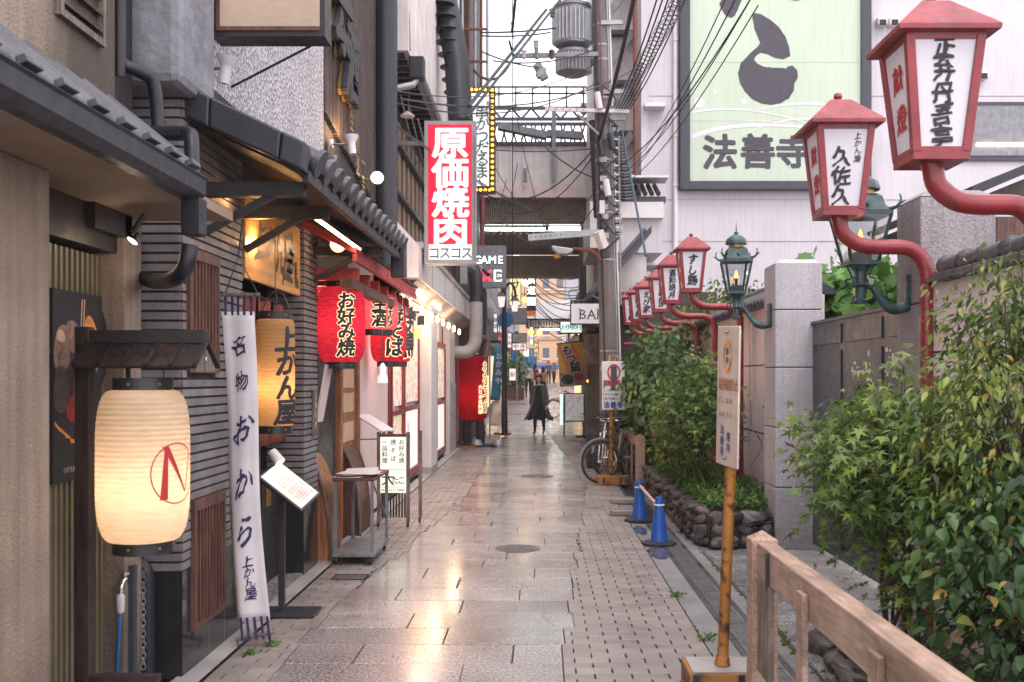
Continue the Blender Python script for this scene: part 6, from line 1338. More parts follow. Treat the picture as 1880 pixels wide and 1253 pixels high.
# ---------------- wooden fences ----------------
def fence(label, x, y0, y1, n, zt=.90, boards=(), pw=.12, near=False):
    t = thing('wooden_fence', label, 'fence', (x, (y0+y1)/2, 0)); ys = [lerp(y0, y1, i/(n-1)) for i in range(n)]
    for y in ys:
        MB().box(x-pw/2, x+pw/2, y-pw/2, y+pw/2, -.02, zt-.04).add([(x-pw/2, y-pw/2, zt-.04), (x+pw/2, y-pw/2, zt-.04), (x+pw/2, y+pw/2, zt-.04), (x-pw/2, y+pw/2, zt-.04), (x, y, zt+.0)], [(0, 1, 4), (1, 2, 4), (2, 3, 4), (3, 0, 4)]).build('post', M['wood_fence'], t, bev=.004)
    for a, b in zip(ys, ys[1:]):
        MB().box(x-.035, x+.05, a+pw/2, b-pw/2, zt-.20, zt-.05).build('rail', M['wood_fence'], t, bev=.006)
        MB().box(x-.035, x+.05, a+pw/2, b-pw/2, .12, .22).build('rail', M['wood_fence'], t, bev=.006) if 0 else None
        ks = [3.72, 2.9, 2.1] if near else [15.2, 16.0, 16.8]
        for yy in ks:
            MB().box(x-.06, x-.036, yy-.045, yy+.045, .0, zt-.10).build('baluster', M['wood_fence'], t, bev=.004)
    return t
fence('weathered wooden fence beyond the cones, beside the bicycle', 1.46, 14.4, 17.6, 2, .80, pw=.13)
t = fence('weathered wooden fence at the near right corner', 1.03, 1.0, 4.6, 2, .90, near=True)
MB().box(.985, 1.01, 4.28, 4.50, .28, .70).build('sign_back_board', M['wood_grey'], t, bev=.004)
MB().box(.98, 1.085, 4.30, 4.33, .68, .845).build('iron_strap', M['metal_black'], t)
# ---------------- cones ----------------
def cone(label, x, y):
    t = thing('traffic_cone', label, 'traffic cone', (x, y, 0), 'blue traffic cones')
    MB().lathe([(.001, 0), (.17, 0), (.172, .02), (.13, .032), (.09, .035)], (x, y, 0), 8).build('weight_base', M['rubber'], t)
    MB().lathe([(.088, .034), (.083, .05), (.036, .435), (.033, .455), (.024, .458), (.022, .43)], (x, y, 0), 28).build('cone_body', M['cone_blue'], t, smooth=True)
    MB().lathe([(.043, .372), (.053, .375), (.053, .385), (.043, .388)], (x, y, 0), 24).build('collar', M['white'], t, smooth=True)
    return t
cone('blue traffic cone on a black base, nearer one beside the drain', 1.155, 9.6); cone('blue traffic cone on a black base, farther one by the fence', 1.12, 11.15)
t = thing('barrier_tape', 'red and white striped bar joining the two blue cones', 'barrier', (1.14, 10.4, .38)); a, b = Vector((1.14, 9.66, .375)), Vector((1.125, 11.09, .40))
for i in range(20): p, q = a.lerp(b, i/20), a.lerp(b, (i+1)/20); MB().tube([p, q], .016, 10).build('stripe', M['red_panel' if i % 2 else 'white'], t, smooth=True)
# ---------------- sign poles ----------------
t = thing('sign_post', 'rusty yellow pole with a worn notice board turned edge on, nearest the viewer', 'sign', (.93, 5.03, 0))
lean = Vector((.07, 0, 1.86)); b0 = Vector((.925, 5.03, .14)); tp = b0+Vector((.07, .0, 1.70))
MB().tube([b0, tp], .028, 18).build('pole', M['rust_yellow'], t, smooth=True)
MB().box(.74, 1.10, 4.9, 5.2, .02, .145).build('base_block', M['block_orange'], t, bev=.008); MB().box(.76, 1.08, 4.915, 5.185, .146, .15).build('base_top', M['concrete_light'], t)
for x in (.76, .98): MB().box(x, x+.03, 4.893, 4.9, .03, .14).build('base_strap', M['metal_dark'], t)
MB().lathe([(.034, .15), (.04, .155), (.034, .19), (.031, .2)], (.926, 5.03, 0), 16).build('collar', M['rust_yellow'], t); MB().lathe([(.001, -.02), (.04, -.02), (.042, .02), (.001, .02)], (.73, 5.0, .04), 16, rot=Euler((0, R(90), 0)).to_matrix()).build('wheel', M['rubber'], t)
c = P(1337, 728, 4.97); rt = Euler((R(0), R(2.5), R(-78))).to_matrix(); w_, h_ = .27, .70
pm('notice_board', (.62, .52, .44), .45, .12, 5, .15, 30, streak=.2, col2=(.55, .42, .38), c2s=4)
MB().ob(c, (w_, .012, h_), rt).build('board', M['notice_board'], t, bev=.004)
fp = lambda u, v, d: c+rt@Vector((u, -.006-d, v))
MB().add([fp(.055*math.cos(a), .20+.085*math.sin(a), .002) for a in [2*PI*i/28 for i in range(28)]]+[fp(.036*math.cos(a), .20+.062*math.sin(a), .002) for a in [2*PI*i/28 for i in range(28)]], [(i, (i+1) % 28, 28+(i+1) % 28, 28+i) for i in range(28)]).build('printed_ring', M['print_orange'], t, fix=False)
letters('lettering', pm('ink_faded', (.5, .2, .1), .6, .1), t, txt('駐輪', -.07, .06, .065, .065, False)+txt('禁止', .05, .06, .065, .065, False)+txt('ここはお', -.08, -.02, .03, .045, False)+txt('みなさん', -.08, -.09, .03, .045, False), fp, .045, 0, .003)
letters('lettering', M['ink_blue'], t, txt('法善寺', -.05, -.17, .05, .055)+txt('境内', .03, -.2, .05, .055)+txt('善寺', 0, .225, .04, .045), fp, .045, 0, .003)
for v in (.32, -.31): MB().lathe([(.001, 0), (.008, .0), (.008, .012), (.004, .02), (.001, .02)], fp(.0, v, 0), 10, rot=(rt@Euler((R(90), 0, 0)).to_matrix())).build('bolt', M['steel_dull'], t)
for v in (.32, -.31): MB().tube([fp(0, v, -.02), fp(.0, v, -.02)+Vector((.05, .02, 0))], .008, 8).build('clamp', M['steel_dull'], t)
t = thing('no_parking_sign', 'white bicycle parking notice with red and blue characters on a yellow pole', 'sign', (1.09, 15.1, 0))
a, b = P(1105, 753, 15), P(1147, 664, 15); tl_ = .0; MB().tube([(1.09, 15.1, .12), (1.11, 15.05, 1.95)], .035, 14).build('pole', M['rust_yellow'], t, smooth=True); MB().box(.88, 1.36, 14.9, 15.25, 0, .13).build('base_block', M['block_orange'], t, bev=.01)
for x in (.95, 1.2): MB().box(x, x+.03, 14.893, 14.9, .01, .12).build('base_strap', M['metal_dark'], t)
MB().box(a.x, b.x, 14.99, 15.01, a.z, b.z).build('board', M['white'], t, bev=.008)
ring = MB(); c = P(1127, 684, 14.985)
for k in range(28):
    A0, A1 = 2*PI*k/28, 2*PI*(k+1)/28; ring.quad(*[c+Vector((r_*.8*math.cos(q), 0, r_*math.sin(q))) for r_, q in ((.125, A0), (.125, A1), (.095, A1), (.095, A0))])
ring.build('printed_ring', M['ink_red'], t, fix=False); MB().box(c.x-.045, c.x+.045, 14.98, 14.984, P(0, 716, 15).z, c.z+.09).build('worn_patch', M['ink_board'], t)
ft('lettering', M['ink_red'], t, 14.985, [('駐', 1112, 703, 11, .8), ('輪', 1120, 703, 11, .8), ('禁', 1134, 703, 11, .8), ('止', 1142, 703, 11, .8)], .1)
ft('lettering', M['ink_blue'], t, 14.985, ht('ここは境内地です', 1109, 716, 6, 5, .8)+ht('ですからみなさんの', 1108, 724, 5.6, 4.5, .8)+ht('ご協力お願いします', 1108, 732, 5.6, 4.5, .8), .045); ft('lettering', M['ink_blue'], t, 14.985, ht('法善寺', 1114, 743.5, 12.5, 12, .9), .1)
# ================= FOLIAGE =================
def tmpl_maple():
    pts = [(0, 0, 0)]; 
    for i, (a, r) in enumerate(((-90, .12), (-62, .30), (-30, .72), (-8, .26), (22, .92), (50, .30), (90, 1.05), (130, .30), (158, .92), (188, .26), (210, .72), (242, .30))):
        x, y = r*math.cos(R(a)), r*math.sin(R(a)); pts.append((x, y, -.22*r*r))
    n = len(pts)-1; return np.array(pts), [(0, i+1, (i+1) % n+1) for i in range(n)]
def tmpl_oval(w=.32, fold=.10, droop=.25, seg=4):
    v = []; f = []
    for i in range(seg+1):
        t = i/seg; ww = w*math.sin(PI*min(1, t**.8*.98+.01))*(1 if i not in (0, seg) else .05); z = -droop*t*t
        v += [(-ww, t, z+fold*ww/w), (0, t, z), (ww, t, z+fold*ww/w)]
    for i in range(seg):
        a = i*3; f += [(a, a+1, a+4), (a, a+4, a+3), (a+1, a+2, a+5), (a+1, a+5, a+4)]
    return np.array(v), f
def tmpl_oak():
    pts = [(0, .4, .0)]
    for a, r in ((-90, .5), (-60, .45), (-35, .75), (-15, .5), (10, .85), (35, .55), (60, .8), (90, 1.0), (120, .8), (145, .55), (170, .85), (195, .5), (215, .75), (240, .45)):
        x, y = r*.55*math.cos(R(a)), .5+r*.5*math.sin(R(a)); pts.append((x, y, -.35*x*x-.25*(y-.4)**2))
    n = len(pts)-1; return np.array(pts), [(0, i+1, (i+1) % n+1) for i in range(n)]
TM, TO, TN, TK = tmpl_maple(), tmpl_oval(.30), tmpl_oval(.20, .06, .3, 3), tmpl_oak()
TG = tmpl_oval(.05, .02, .9, 4)
def rots(n, yaw, pitch, roll):
    cy, sy, cp, sp, c2, s2 = np.cos(yaw), np.sin(yaw), np.cos(pitch), np.sin(pitch), np.cos(roll), np.sin(roll); z = np.zeros(n); o = np.ones(n)
    Rz = np.stack([np.stack([cy, -sy, z], -1), np.stack([sy, cy, z], -1), np.stack([z, z, o], -1)], 1)
    Rx = np.stack([np.stack([o, z, z], -1), np.stack([z, cp, -sp], -1), np.stack([z, sp, cp], -1)], 1)
    Ry = np.stack([np.stack([c2, z, s2], -1), np.stack([z, o, z], -1), np.stack([-s2, z, c2], -1)], 1)
    return Rz@Rx@Ry
def leaves(name, mat, parent, pos, size, T, yaw=None, pitch=(-.5, .45), roll=.4, bright=None, kind='stuff'):
    n = len(pos); tv, tf = T; k = len(tv)
    yaw = rng.uniform(0, 2*PI, n) if yaw is None else yaw
    m = rots(n, yaw, rng.normal(pitch[0], pitch[1], n), rng.normal(0, roll, n))
    V = np.einsum('nij,kj->nki', m, tv)*size[:, None, None]+pos[:, None, :]-np.array(wl(parent))
    Fa = (np.array(tf)[None]+(np.arange(n)*k)[:, None, None]).reshape(-1, 3); V = V.reshape(-1, 3)
    me = bpy.data.meshes.new(name); me.vertices.add(len(V)); me.vertices.foreach_set('co', V.astype(np.float32).ravel())
    me.loops.add(Fa.size); me.loops.foreach_set('vertex_index', Fa.ravel().astype(np.int32)); me.polygons.add(len(Fa)); me.polygons.foreach_set('loop_start', np.arange(0, Fa.size, 3, dtype=np.int32)); me.update(calc_edges=True)
    at = me.attributes.new('rv', 'FLOAT', 'POINT'); b = bright if bright is not None else rng.uniform(0, .98, n); at.data.foreach_set('value', np.repeat(np.clip(b, 0, .98), k).astype(np.float32))
    me.shade_smooth(); return link(name, me, M[mat], parent, kind)
def ctm(T):
    me = bpy.data.meshes.new('leaf'); me.from_pydata([tuple(v) for v in T[0]], [], T[1]); me.shade_smooth(); return me
def shrub(name, label, base, c, rad, ncl, per, sz, T, mat, stems=4, indiv=0, spread=.11, flat=.35, group=None, shell=.55, cut=None, cat='shrub', pitch=(-.5, .45), stem_r=.012, big=0, yb=None, zlow=-.9, rr=None):
    t = thing(name, label, cat, base, group); c = np.array(c); rad = np.array(rad); cc = []
    while len(cc) < ncl:
        d = rng.normal(0, 1, 3); d /= np.linalg.norm(d); q = shell+(1-shell)*rng.random()
        if d[2] < zlow: continue
        lump = 1+.16*math.sin(5*d[0]+3*d[2]+base[0]*9)+.13*math.sin(7*d[1]-4*d[2]+base[1]*5)
        p = c+d*rad*q*lump
        if p[2] < base[2]+.05 or (cut and not cut(p)): continue
        cc.append((p, d))
    P_ = np.array([p for p, _ in cc]); D = np.array([d for _, d in cc]); n = ncl*per
    pos = np.repeat(P_, per, 0)+rng.normal(0, 1, (n, 3))*np.array([spread, spread, spread*flat])
    yaw = np.repeat(np.arctan2(D[:, 1], D[:, 0]), per)-PI/2+rng.normal(0, .9, n); size = sz*rng.uniform(.4, 1.25, n)
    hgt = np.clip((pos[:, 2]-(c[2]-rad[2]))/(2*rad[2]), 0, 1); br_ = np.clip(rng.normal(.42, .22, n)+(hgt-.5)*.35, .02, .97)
    leaves('foliage', mat, t, pos, size, T, yaw, pitch, bright=br_)
    if indiv:
        lm = ctm(T); idx = rng.choice(n, indiv, replace=False)
        for i in idx:
            o = link('leaf', lm, M[mat], t); d = np.repeat(D, per, 0)[i]; o.location = Vector(pos[i]+d*.03-np.array(base)); s_ = sz*rng.uniform(.75, 1.15); o.scale = (s_, s_, s_); o.rotation_euler = Euler((rng.normal(pitch[0], .35), rng.normal(0, .3), yaw[i]))
    for s in range(stems):
        a = rng.uniform(0, 6.28); b = Vector(base)+Vector((math.cos(a)*rad[0]*.15, math.sin(a)*rad[1]*.15, 0)); hub = Vector(c)+Vector((rng.normal(0, rad[0]*.3), rng.normal(0, rad[1]*.3), -rad[2]*.35)); r0 = stem_r*rng.uniform(.8, 1.3)
        m = MB(); mid = b.lerp(hub, .5)+Vector((rng.normal(0, .04), rng.normal(0, .04), 0)); sp_ = smoothpath([b, mid, hub], 4); m.tube(sp_, [lerp(r0, r0*.6, i/(len(sp_)-1)) for i in range(len(sp_))], 7)
        for j in rng.choice(ncl, min(ncl, max(6, ncl//stems//3)), replace=False):
            e = Vector(P_[j]); k = hub.lerp(e, .5)+Vector((0, 0, rng.uniform(-.02, .06))); m.tube(smoothpath([hub, k, e], 3), [r0*.5, r0*.45, r0*.4, r0*.3, r0*.25, r0*.2, r0*.12], 5)
        m.build('stem', M['bark'], t, smooth=True)
    return t
rng = np.random.default_rng(5)
# near right maple
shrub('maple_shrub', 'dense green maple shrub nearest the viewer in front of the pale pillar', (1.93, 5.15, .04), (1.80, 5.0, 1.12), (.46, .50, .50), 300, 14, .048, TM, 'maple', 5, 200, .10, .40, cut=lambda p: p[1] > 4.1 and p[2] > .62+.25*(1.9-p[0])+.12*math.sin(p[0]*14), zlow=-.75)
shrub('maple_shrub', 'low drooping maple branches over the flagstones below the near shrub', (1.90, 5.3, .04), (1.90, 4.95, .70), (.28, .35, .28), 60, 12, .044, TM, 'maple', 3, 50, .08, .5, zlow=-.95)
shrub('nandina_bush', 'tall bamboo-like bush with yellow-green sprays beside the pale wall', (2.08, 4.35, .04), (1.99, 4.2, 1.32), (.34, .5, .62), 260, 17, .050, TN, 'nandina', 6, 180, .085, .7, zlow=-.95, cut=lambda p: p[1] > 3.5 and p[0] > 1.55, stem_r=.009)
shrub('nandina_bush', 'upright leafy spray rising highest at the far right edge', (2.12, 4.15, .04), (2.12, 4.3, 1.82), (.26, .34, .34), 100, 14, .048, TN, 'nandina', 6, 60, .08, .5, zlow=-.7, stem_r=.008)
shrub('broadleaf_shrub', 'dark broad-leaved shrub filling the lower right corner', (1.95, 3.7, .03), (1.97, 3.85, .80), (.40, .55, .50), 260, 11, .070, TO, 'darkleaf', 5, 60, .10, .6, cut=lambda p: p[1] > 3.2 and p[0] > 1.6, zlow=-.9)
def bladeplant(label, x, y, z, n, L, w, mat, lab_leaf='leaf'):
    t = thing('leafy_plant', label, 'plant', (x, y, z))
    for i in range(n):
        a = rng.uniform(0, 6.28); l = L*rng.uniform(.7, 1.1); d = Vector((math.cos(a), math.sin(a), 0)); s_ = Vector((-math.sin(a), math.cos(a), 0)); up = rng.uniform(.5, 1.0); vs = []; fs = []; N = 7
        for k in range(N+1):
            u = k/N; p = Vector((x, y, z))+d*l*(u*.9)+Vector((0, 0, l*(up*u-.75*u*u))); ww = w*(math.sin(PI*min(1, u*.93+.05)))**.8
            vs += [p-s_*ww+Vector((0, 0, ww*.25)), p, p+s_*ww+Vector((0, 0, ww*.25))]
        for k in range(N): q = k*3; fs += [(q, q+1, q+4, q+3), (q+1, q+2, q+5, q+4)]
        MB().add(vs, fs).build('leaf', M[mat], t, smooth=True, fix=False)
    return t
bladeplant('broad dark strap-leaved plant in the bottom right corner', 1.72, 3.95, .05, 15, .50, .055, 'aspid')
bladeplant('broad strap-leaved plant behind the near fence rail', 1.95, 4.5, .05, 12, .42, .05, 'aspid')
# planter shrubs
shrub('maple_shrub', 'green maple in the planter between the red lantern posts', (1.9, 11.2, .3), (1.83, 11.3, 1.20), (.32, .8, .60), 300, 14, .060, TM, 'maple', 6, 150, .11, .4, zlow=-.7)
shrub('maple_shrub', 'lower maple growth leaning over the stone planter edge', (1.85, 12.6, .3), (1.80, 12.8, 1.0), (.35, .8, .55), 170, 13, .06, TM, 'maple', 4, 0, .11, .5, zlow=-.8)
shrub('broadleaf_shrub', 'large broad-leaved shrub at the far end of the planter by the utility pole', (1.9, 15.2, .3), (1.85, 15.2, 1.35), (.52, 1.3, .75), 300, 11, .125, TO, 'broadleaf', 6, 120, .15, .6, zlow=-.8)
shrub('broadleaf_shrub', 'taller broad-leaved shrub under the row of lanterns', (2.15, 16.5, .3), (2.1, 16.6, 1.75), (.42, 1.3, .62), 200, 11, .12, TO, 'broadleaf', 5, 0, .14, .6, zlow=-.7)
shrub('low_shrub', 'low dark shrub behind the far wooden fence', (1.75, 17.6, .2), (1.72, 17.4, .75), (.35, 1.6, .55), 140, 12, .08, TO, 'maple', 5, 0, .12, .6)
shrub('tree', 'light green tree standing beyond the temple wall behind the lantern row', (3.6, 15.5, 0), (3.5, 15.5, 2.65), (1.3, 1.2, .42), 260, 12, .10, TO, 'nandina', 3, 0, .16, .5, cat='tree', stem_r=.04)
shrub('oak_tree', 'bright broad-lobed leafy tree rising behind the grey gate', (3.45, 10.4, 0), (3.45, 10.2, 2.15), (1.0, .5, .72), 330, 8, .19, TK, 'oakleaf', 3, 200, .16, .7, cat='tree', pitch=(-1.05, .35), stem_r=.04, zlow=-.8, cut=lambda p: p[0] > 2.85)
# ground cover
def cover(label, x0, x1, y0, y1, z, n, L):
    t = thing('ground_cover', label, 'ground cover', ((x0+x1)/2, y0, z), kind='stuff')
    pos = np.stack([rng.uniform(x0, x1, n), rng.uniform(y0, y1, n), z+np.abs(rng.normal(0, .05, n))], -1)
    leaves('foliage', 'cover', t, pos, L*rng.uniform(.6, 1.1, n), TN, pitch=(.5, .4)); return t
cover('bright low ground cover at the front of the stone planter', 1.62, 2.45, 9.5, 10.8, .34, 1500, .085)
cover('low ground cover under the planter maples', 1.6, 2.5, 10.8, 16.5, .34, 2600, .09)
cover('low dark ground cover under the near shrubs', 1.65, 2.3, 3.0, 5.8, .06, 1100, .06)
for i, (x, y) in enumerate(((1.82, 10.7), (1.75, 11.9), (1.95, 12.8))):
    t = thing('grass_tuft', ('grass tuft with long arching blades nearest the planter corner', 'grass tuft with long blades in the middle of the planter', 'grass tuft with long blades by the far planter maple')[i], 'grass tuft', (x, y, .31))
    n = 90; pos = np.tile([[x, y, .31]], (n, 1))+rng.normal(0, .02, (n, 3))*[1, 1, 0]; leaves('blades', 'broadleaf', t, pos, rng.uniform(.18, .34, n), TG, pitch=(.9, .3))
# bare twigs by the notice post
t = thing('bare_twig', 'thin bare twigs poking out beside the red post and pale pillar', 'twig', (2.1, 9.2, .3))
MB().tube(smoothpath([P(1376, 860, 9.0), P(1398, 822, 9), P(1390, 798, 9), P(1372, 785, 9)], 4), .004, 5).tube([P(1390, 800, 9), P(1400, 815, 9)], .003, 5).tube([P(1380, 780, 9), P(1378, 735, 9)], .003, 5).build('twig', M['bark'], t); MB().tube([P(1442, 812, 5.3), P(1480, 835, 5.25)], .004, 5).build('twig', M['bark'], t)
# potted bamboo down the street
for i, (px, w) in enumerate(((947, .42), (936, .3))):
    Y = 50+i*2; b = P(px, 0, Y); z = gz(Y); t = thing('potted_plant', 'potted bamboo in a square brown tub down the street' if i == 0 else 'smaller yellow-green potted plant beside the bamboo tub', 'potted plant', (b.x, Y, z))
    MB().box(b.x-w, b.x+w, Y-.3, Y+.3, z, z+.6).build('tub', M['wood_red'], t, bev=.03)
    n = 420; pos = np.stack([rng.normal(b.x, w*.6, n), rng.normal(Y, .25, n), rng.uniform(z+.6, z+(2.3 if i == 0 else 1.9), n)], -1); leaves('foliage', 'nandina' if i else 'broadleaf', t, pos, .3*rng.uniform(.6, 1.1, n), TN)
# ================= UTILITY POLE, TRANSFORMERS, WIRES =================
up = thing('utility_pole', 'leaning grey concrete utility pole wrapped in cables and bands', 'utility pole', (1.27, 17, 0))
def pc(z): return Vector((lerp(1.27, 1.02, z/8.6), 17, z))
MB().tube([pc(0), pc(3), pc(6), pc(9.5)], [.185, .170, .152, .135], 24).build('shaft', M['concrete_pole'], up, smooth=True)
for z in (2.05, 3.6, 4.4, 4.75, 5.3, 5.55, 6.1, 6.35, 7.0, 7.25, 7.6): MB().lathe([(lerp(.19, .14, z/9.5), 0), (lerp(.192, .142, z/9.5), .03)], pc(z), 24).build('band', M['galv'], up)
MB().lathe([(.180, 0), (.176, .28)], pc(1.72), 24).build('white_collar', M['concrete_light'], up)
c = pc(1.75)
for k, (dx, r0, mt, nm) in enumerate(((-.10, .028, 'cable', 'conduit'), (.165, .016, 'off_white', 'thin_pipe'), (.12, .014, 'galv', 'thin_pipe'), (-.02, .012, 'red_roof', 'pink_wire'))):
    MB().tube([pc(z)+Vector((dx*(1-z*.012), -.165+abs(dx)*.4, 0)) for z in (.1, 2.5, 5, 8.8)], r0, 8).build(nm, M[mt], up, smooth=True)
for i in range(26): z = 4.0+i*.075; MB().tube([pc(z)+Vector((.14, -.16, 0)), pc(z)+Vector((.24, -.12, 0))], .018, 6).build('step_hoop', M['metal_dark'] if i % 2 else M['white'], up)
for i in range(11): 
    z = 3.65+i*.16; q = pc(z); MB().box(q.x-.1, q.x+.02, q.y-.20, q.y-.165, z, z+.09).build('clamp', M['galv' if i % 3 else 'metal_dark'], up)
q = P(1105, 382, 16.8); MB().box(q.x-.04, q.x+.05, 16.76, 16.8, q.z-.1, q.z+.12).build('number_plate', M['white'], up)
for k, (px, q1, q2) in enumerate(((1096, 170, 200), (1100, 255, 285), (1112, 330, 360), (1120, 245, 275))):
    a, b = P(px, q1, 16.7), P(px+5, q2, 16.7); MB().tube([a, b], .055, 12).build('insulator', M['white' if k % 2 == 0 else 'metal_dark'], up, smooth=True)
def armbar(name, p, q, w=.07, mat='galv', holes=0):
    MB().bar(p, q, w, w*1.2).build(name, M[mat], up)
    for i in range(holes): c = Vector(p).lerp(Vector(q), (i+.5)/holes*.5); MB().ob(c+Vector((0, -w*.52, 0)), (.02, .004, .02)).build('bolt_hole', M['joint_dark'], up)
armbar('cross_arm', P(945, 103, 16.8), P(1098, 100, 16.8), .06, 'steel_dull'); armbar('cross_arm', P(1001, 201, 16.75), P(1155, 205, 16.75), .05, 'off_white', 6)
armbar('lamp_arm', P(970, 437, 16.75), P(1098, 427, 16.75), .09, 'galv', 7); armbar('brace', P(1060, 210, 16.7), P(1102, 250, 16.8), .03, 'steel_dull'); armbar('brace', P(1098, 425, 16.7), P(1108, 455, 16.8), .12, 'off_white')
for z in (7.62, 6.45, 6.0): armbar('bracket', pc(z)+Vector((0, -.14, 0)), pc(z)+Vector((.36, -.16, 0)), .06)
for i, (px0, py0, py1, w) in enumerate(((1051, 12, 88, .33), (1053, 96, 138, .29))):
    c0, c1 = P(px0, py1, 17.2), P(px0, py0, 17.2); t = thing('transformer', 'finned grey transformer drum hanging on the utility pole, upper one' if i == 0 else 'finned grey transformer drum just below the upper one', 'transformer', c0)
    h_ = c1.z-c0.z; MB().lathe([(w*.6, -.02), (w*.9, .03), (w*.92, h_-.06), (w, h_-.05), (w, h_), (w*.5, h_+.03)], c0, 32).build('tank', M['steel_dull'], t, smooth=True)
    for k in range(30): a = 2*PI*k/30; MB().ob(c0+Vector((w*.97*math.cos(a), w*.97*math.sin(a), h_*.46)), (.07, .012, h_*.74), (0, 0, a)).build('fin', M['transformer_grey'], t)
    MB().bar(c0+Vector((w*.7, 0, h_*.5)), pc(c0.z+h_*.5), .08).build('bracket', M['steel_dull'], t)
    for k in (-1, 1): MB().lathe([(.02, 0), (.045, .02), (.02, .04), (.04, .06), (.015, .10)], c0+Vector((.12*k, -.1, h_)), 12).build('bushing', M['steel_dull'], t, smooth=True)
t = thing('switch_box', 'small grey ribbed switch and insulators hanging from the cross arm', 'switch', P(990, 130, 16.7)); c = P(993, 132, 16.7)
for i in range(5): MB().ob(c+Vector((0, 0, -.02*i)), (.20-.02*i, .14, .02), (0, R(-30), 0)).build('rib', M['galv'], t)
MB().ob(c, (.14, .12, .30), (0, R(-30), 0)).build('body', M['steel_dull'], t, bev=.02)
for px, q in ((984, 80), (962, 98), (1013, 98), (1014, 22)): c = P(px, q, 16.7); MB().lathe([(.02, -.10), (.05, -.07), (.025, -.05), (.055, -.02), (.02, 0), (.06, .03), (.01, .07)], c, 14).build('insulator', M['wood_grey' if px > 1000 else 'white'], t, smooth=True)
MB().tube([P(984, 80, 16.7), P(986, 108, 16.7)], .035, 8).build('rod', M['steel_dull'], t)
t = thing('street_light', 'flat grey street lamp head on a rusty curved arm from the utility pole', 'street lamp', P(1035, 460, 16.8))
MB().tube(smoothpath([P(1102, 478, 16.8), P(1096, 468, 16.8), P(1082, 460, 16.8), P(1052, 457, 16.8)], 5), .03, 10).build('arm', M['rust'], t, smooth=True)
a = P(1012, 452, 16.8); MB().prism([(a.x, a.z), (a.x+.37, a.z-.05), (a.x+.36, a.z-.11), (a.x+.26, a.z-.15), (a.x+.12, a.z-.15), (a.x+.02, a.z-.05)], 'xz', 16.7, 16.95).build('lamp_head', M['galv'], t, bev=.02)
MB().lathe([(.001, -.09), (.06, -.06), (.07, 0)], a+Vector((.10, 0, -.14)), 14).build('lens', M['brass'], t, smooth=True)
# corrugated sleeve and coils
t = thing('cable_bundle', 'ribbed black cable sleeve running down beside the utility pole', 'cable', P(1095, 250, 16.9)); pts = [P(1090, 225, 17.1), P(1093, 290, 17.1), P(1099, 400, 17.1)]; MB().tube(pts, .08, 12).build('sleeve', M['cable'], t, smooth=True)
for i in range(26): q = Vector(pts[0]).lerp(Vector(pts[2]), i/26); MB().lathe([(.088, 0), (.088, .02)], q, 12).build('ring', M['metal_dark'], t)
for i in range(22): q = P(1130+i*.5, 262+i*5.5, 16.95); 
# wires
wi = 0
def wire(label, pts, r=.012, mat='cable', s=None, group='overhead wires'):
    t = thing('overhead_wire', label, 'wire', pts[0], group)
    p = sag(pts[0], pts[1], s, 14) if s is not None else smoothpath(pts, 6)
    MB().tube(p, r, 6).build('strand', M[mat], t, smooth=True); return t
def W(label, a, b, s=.15, r=.012, mat='cable'): wire(label, [P(*a), P(*b)], r, mat, s)
ribbon = 'twisted telephone cables rising steeply past the white wall'
t = thing('telephone_cables', ribbon, 'cable', P(1140, 200, 17)); m = MB()
for i in range(6): m.tube(sag(P(1128+i*5, 205, 17), P(1215+i*11, -30, 12+i*.15), .12, 16), .011, 6)
m.build('strand', M['cable'], t, smooth=True); m = MB()
c = [P(1150, 160, 16.4), P(1262, -40, 12)]
pts = []
for i in range(230): q = c[0].lerp(c[1], i/230); a = i*.75; pts.append(q+Vector((.10*math.cos(a), .06*math.sin(a), .10*math.sin(a)-.10)))
m.tube(pts, .006, 5); m.build('spiral_hanger', M['cable'], t, smooth=True)
W('thick black twisted cable sweeping down behind the pole to the upper right', (1100, 255, 16.6), (1170, -30, 12), .10, .03)
for i, (a, b, s, r_) in enumerate((((1130, 310, 16.6), (1395, -30, 9.5), .25, .009), ((1135, 325, 16.6), (1400, -40, 9.3), .25, .007), ((1165, 295, 20), (1345, -30, 9), .2, .007), ((1150, 335, 20), (1392, 10, 9), .22, .007), ((1160, 318, 20), (1360, -20, 9), .15, .008))): W('black wire crossing the green signboard, %s' % ('thickest of the five', 'just below the thickest', 'steepest', 'lowest', 'beside the steepest')[i], a, b, s, r_)
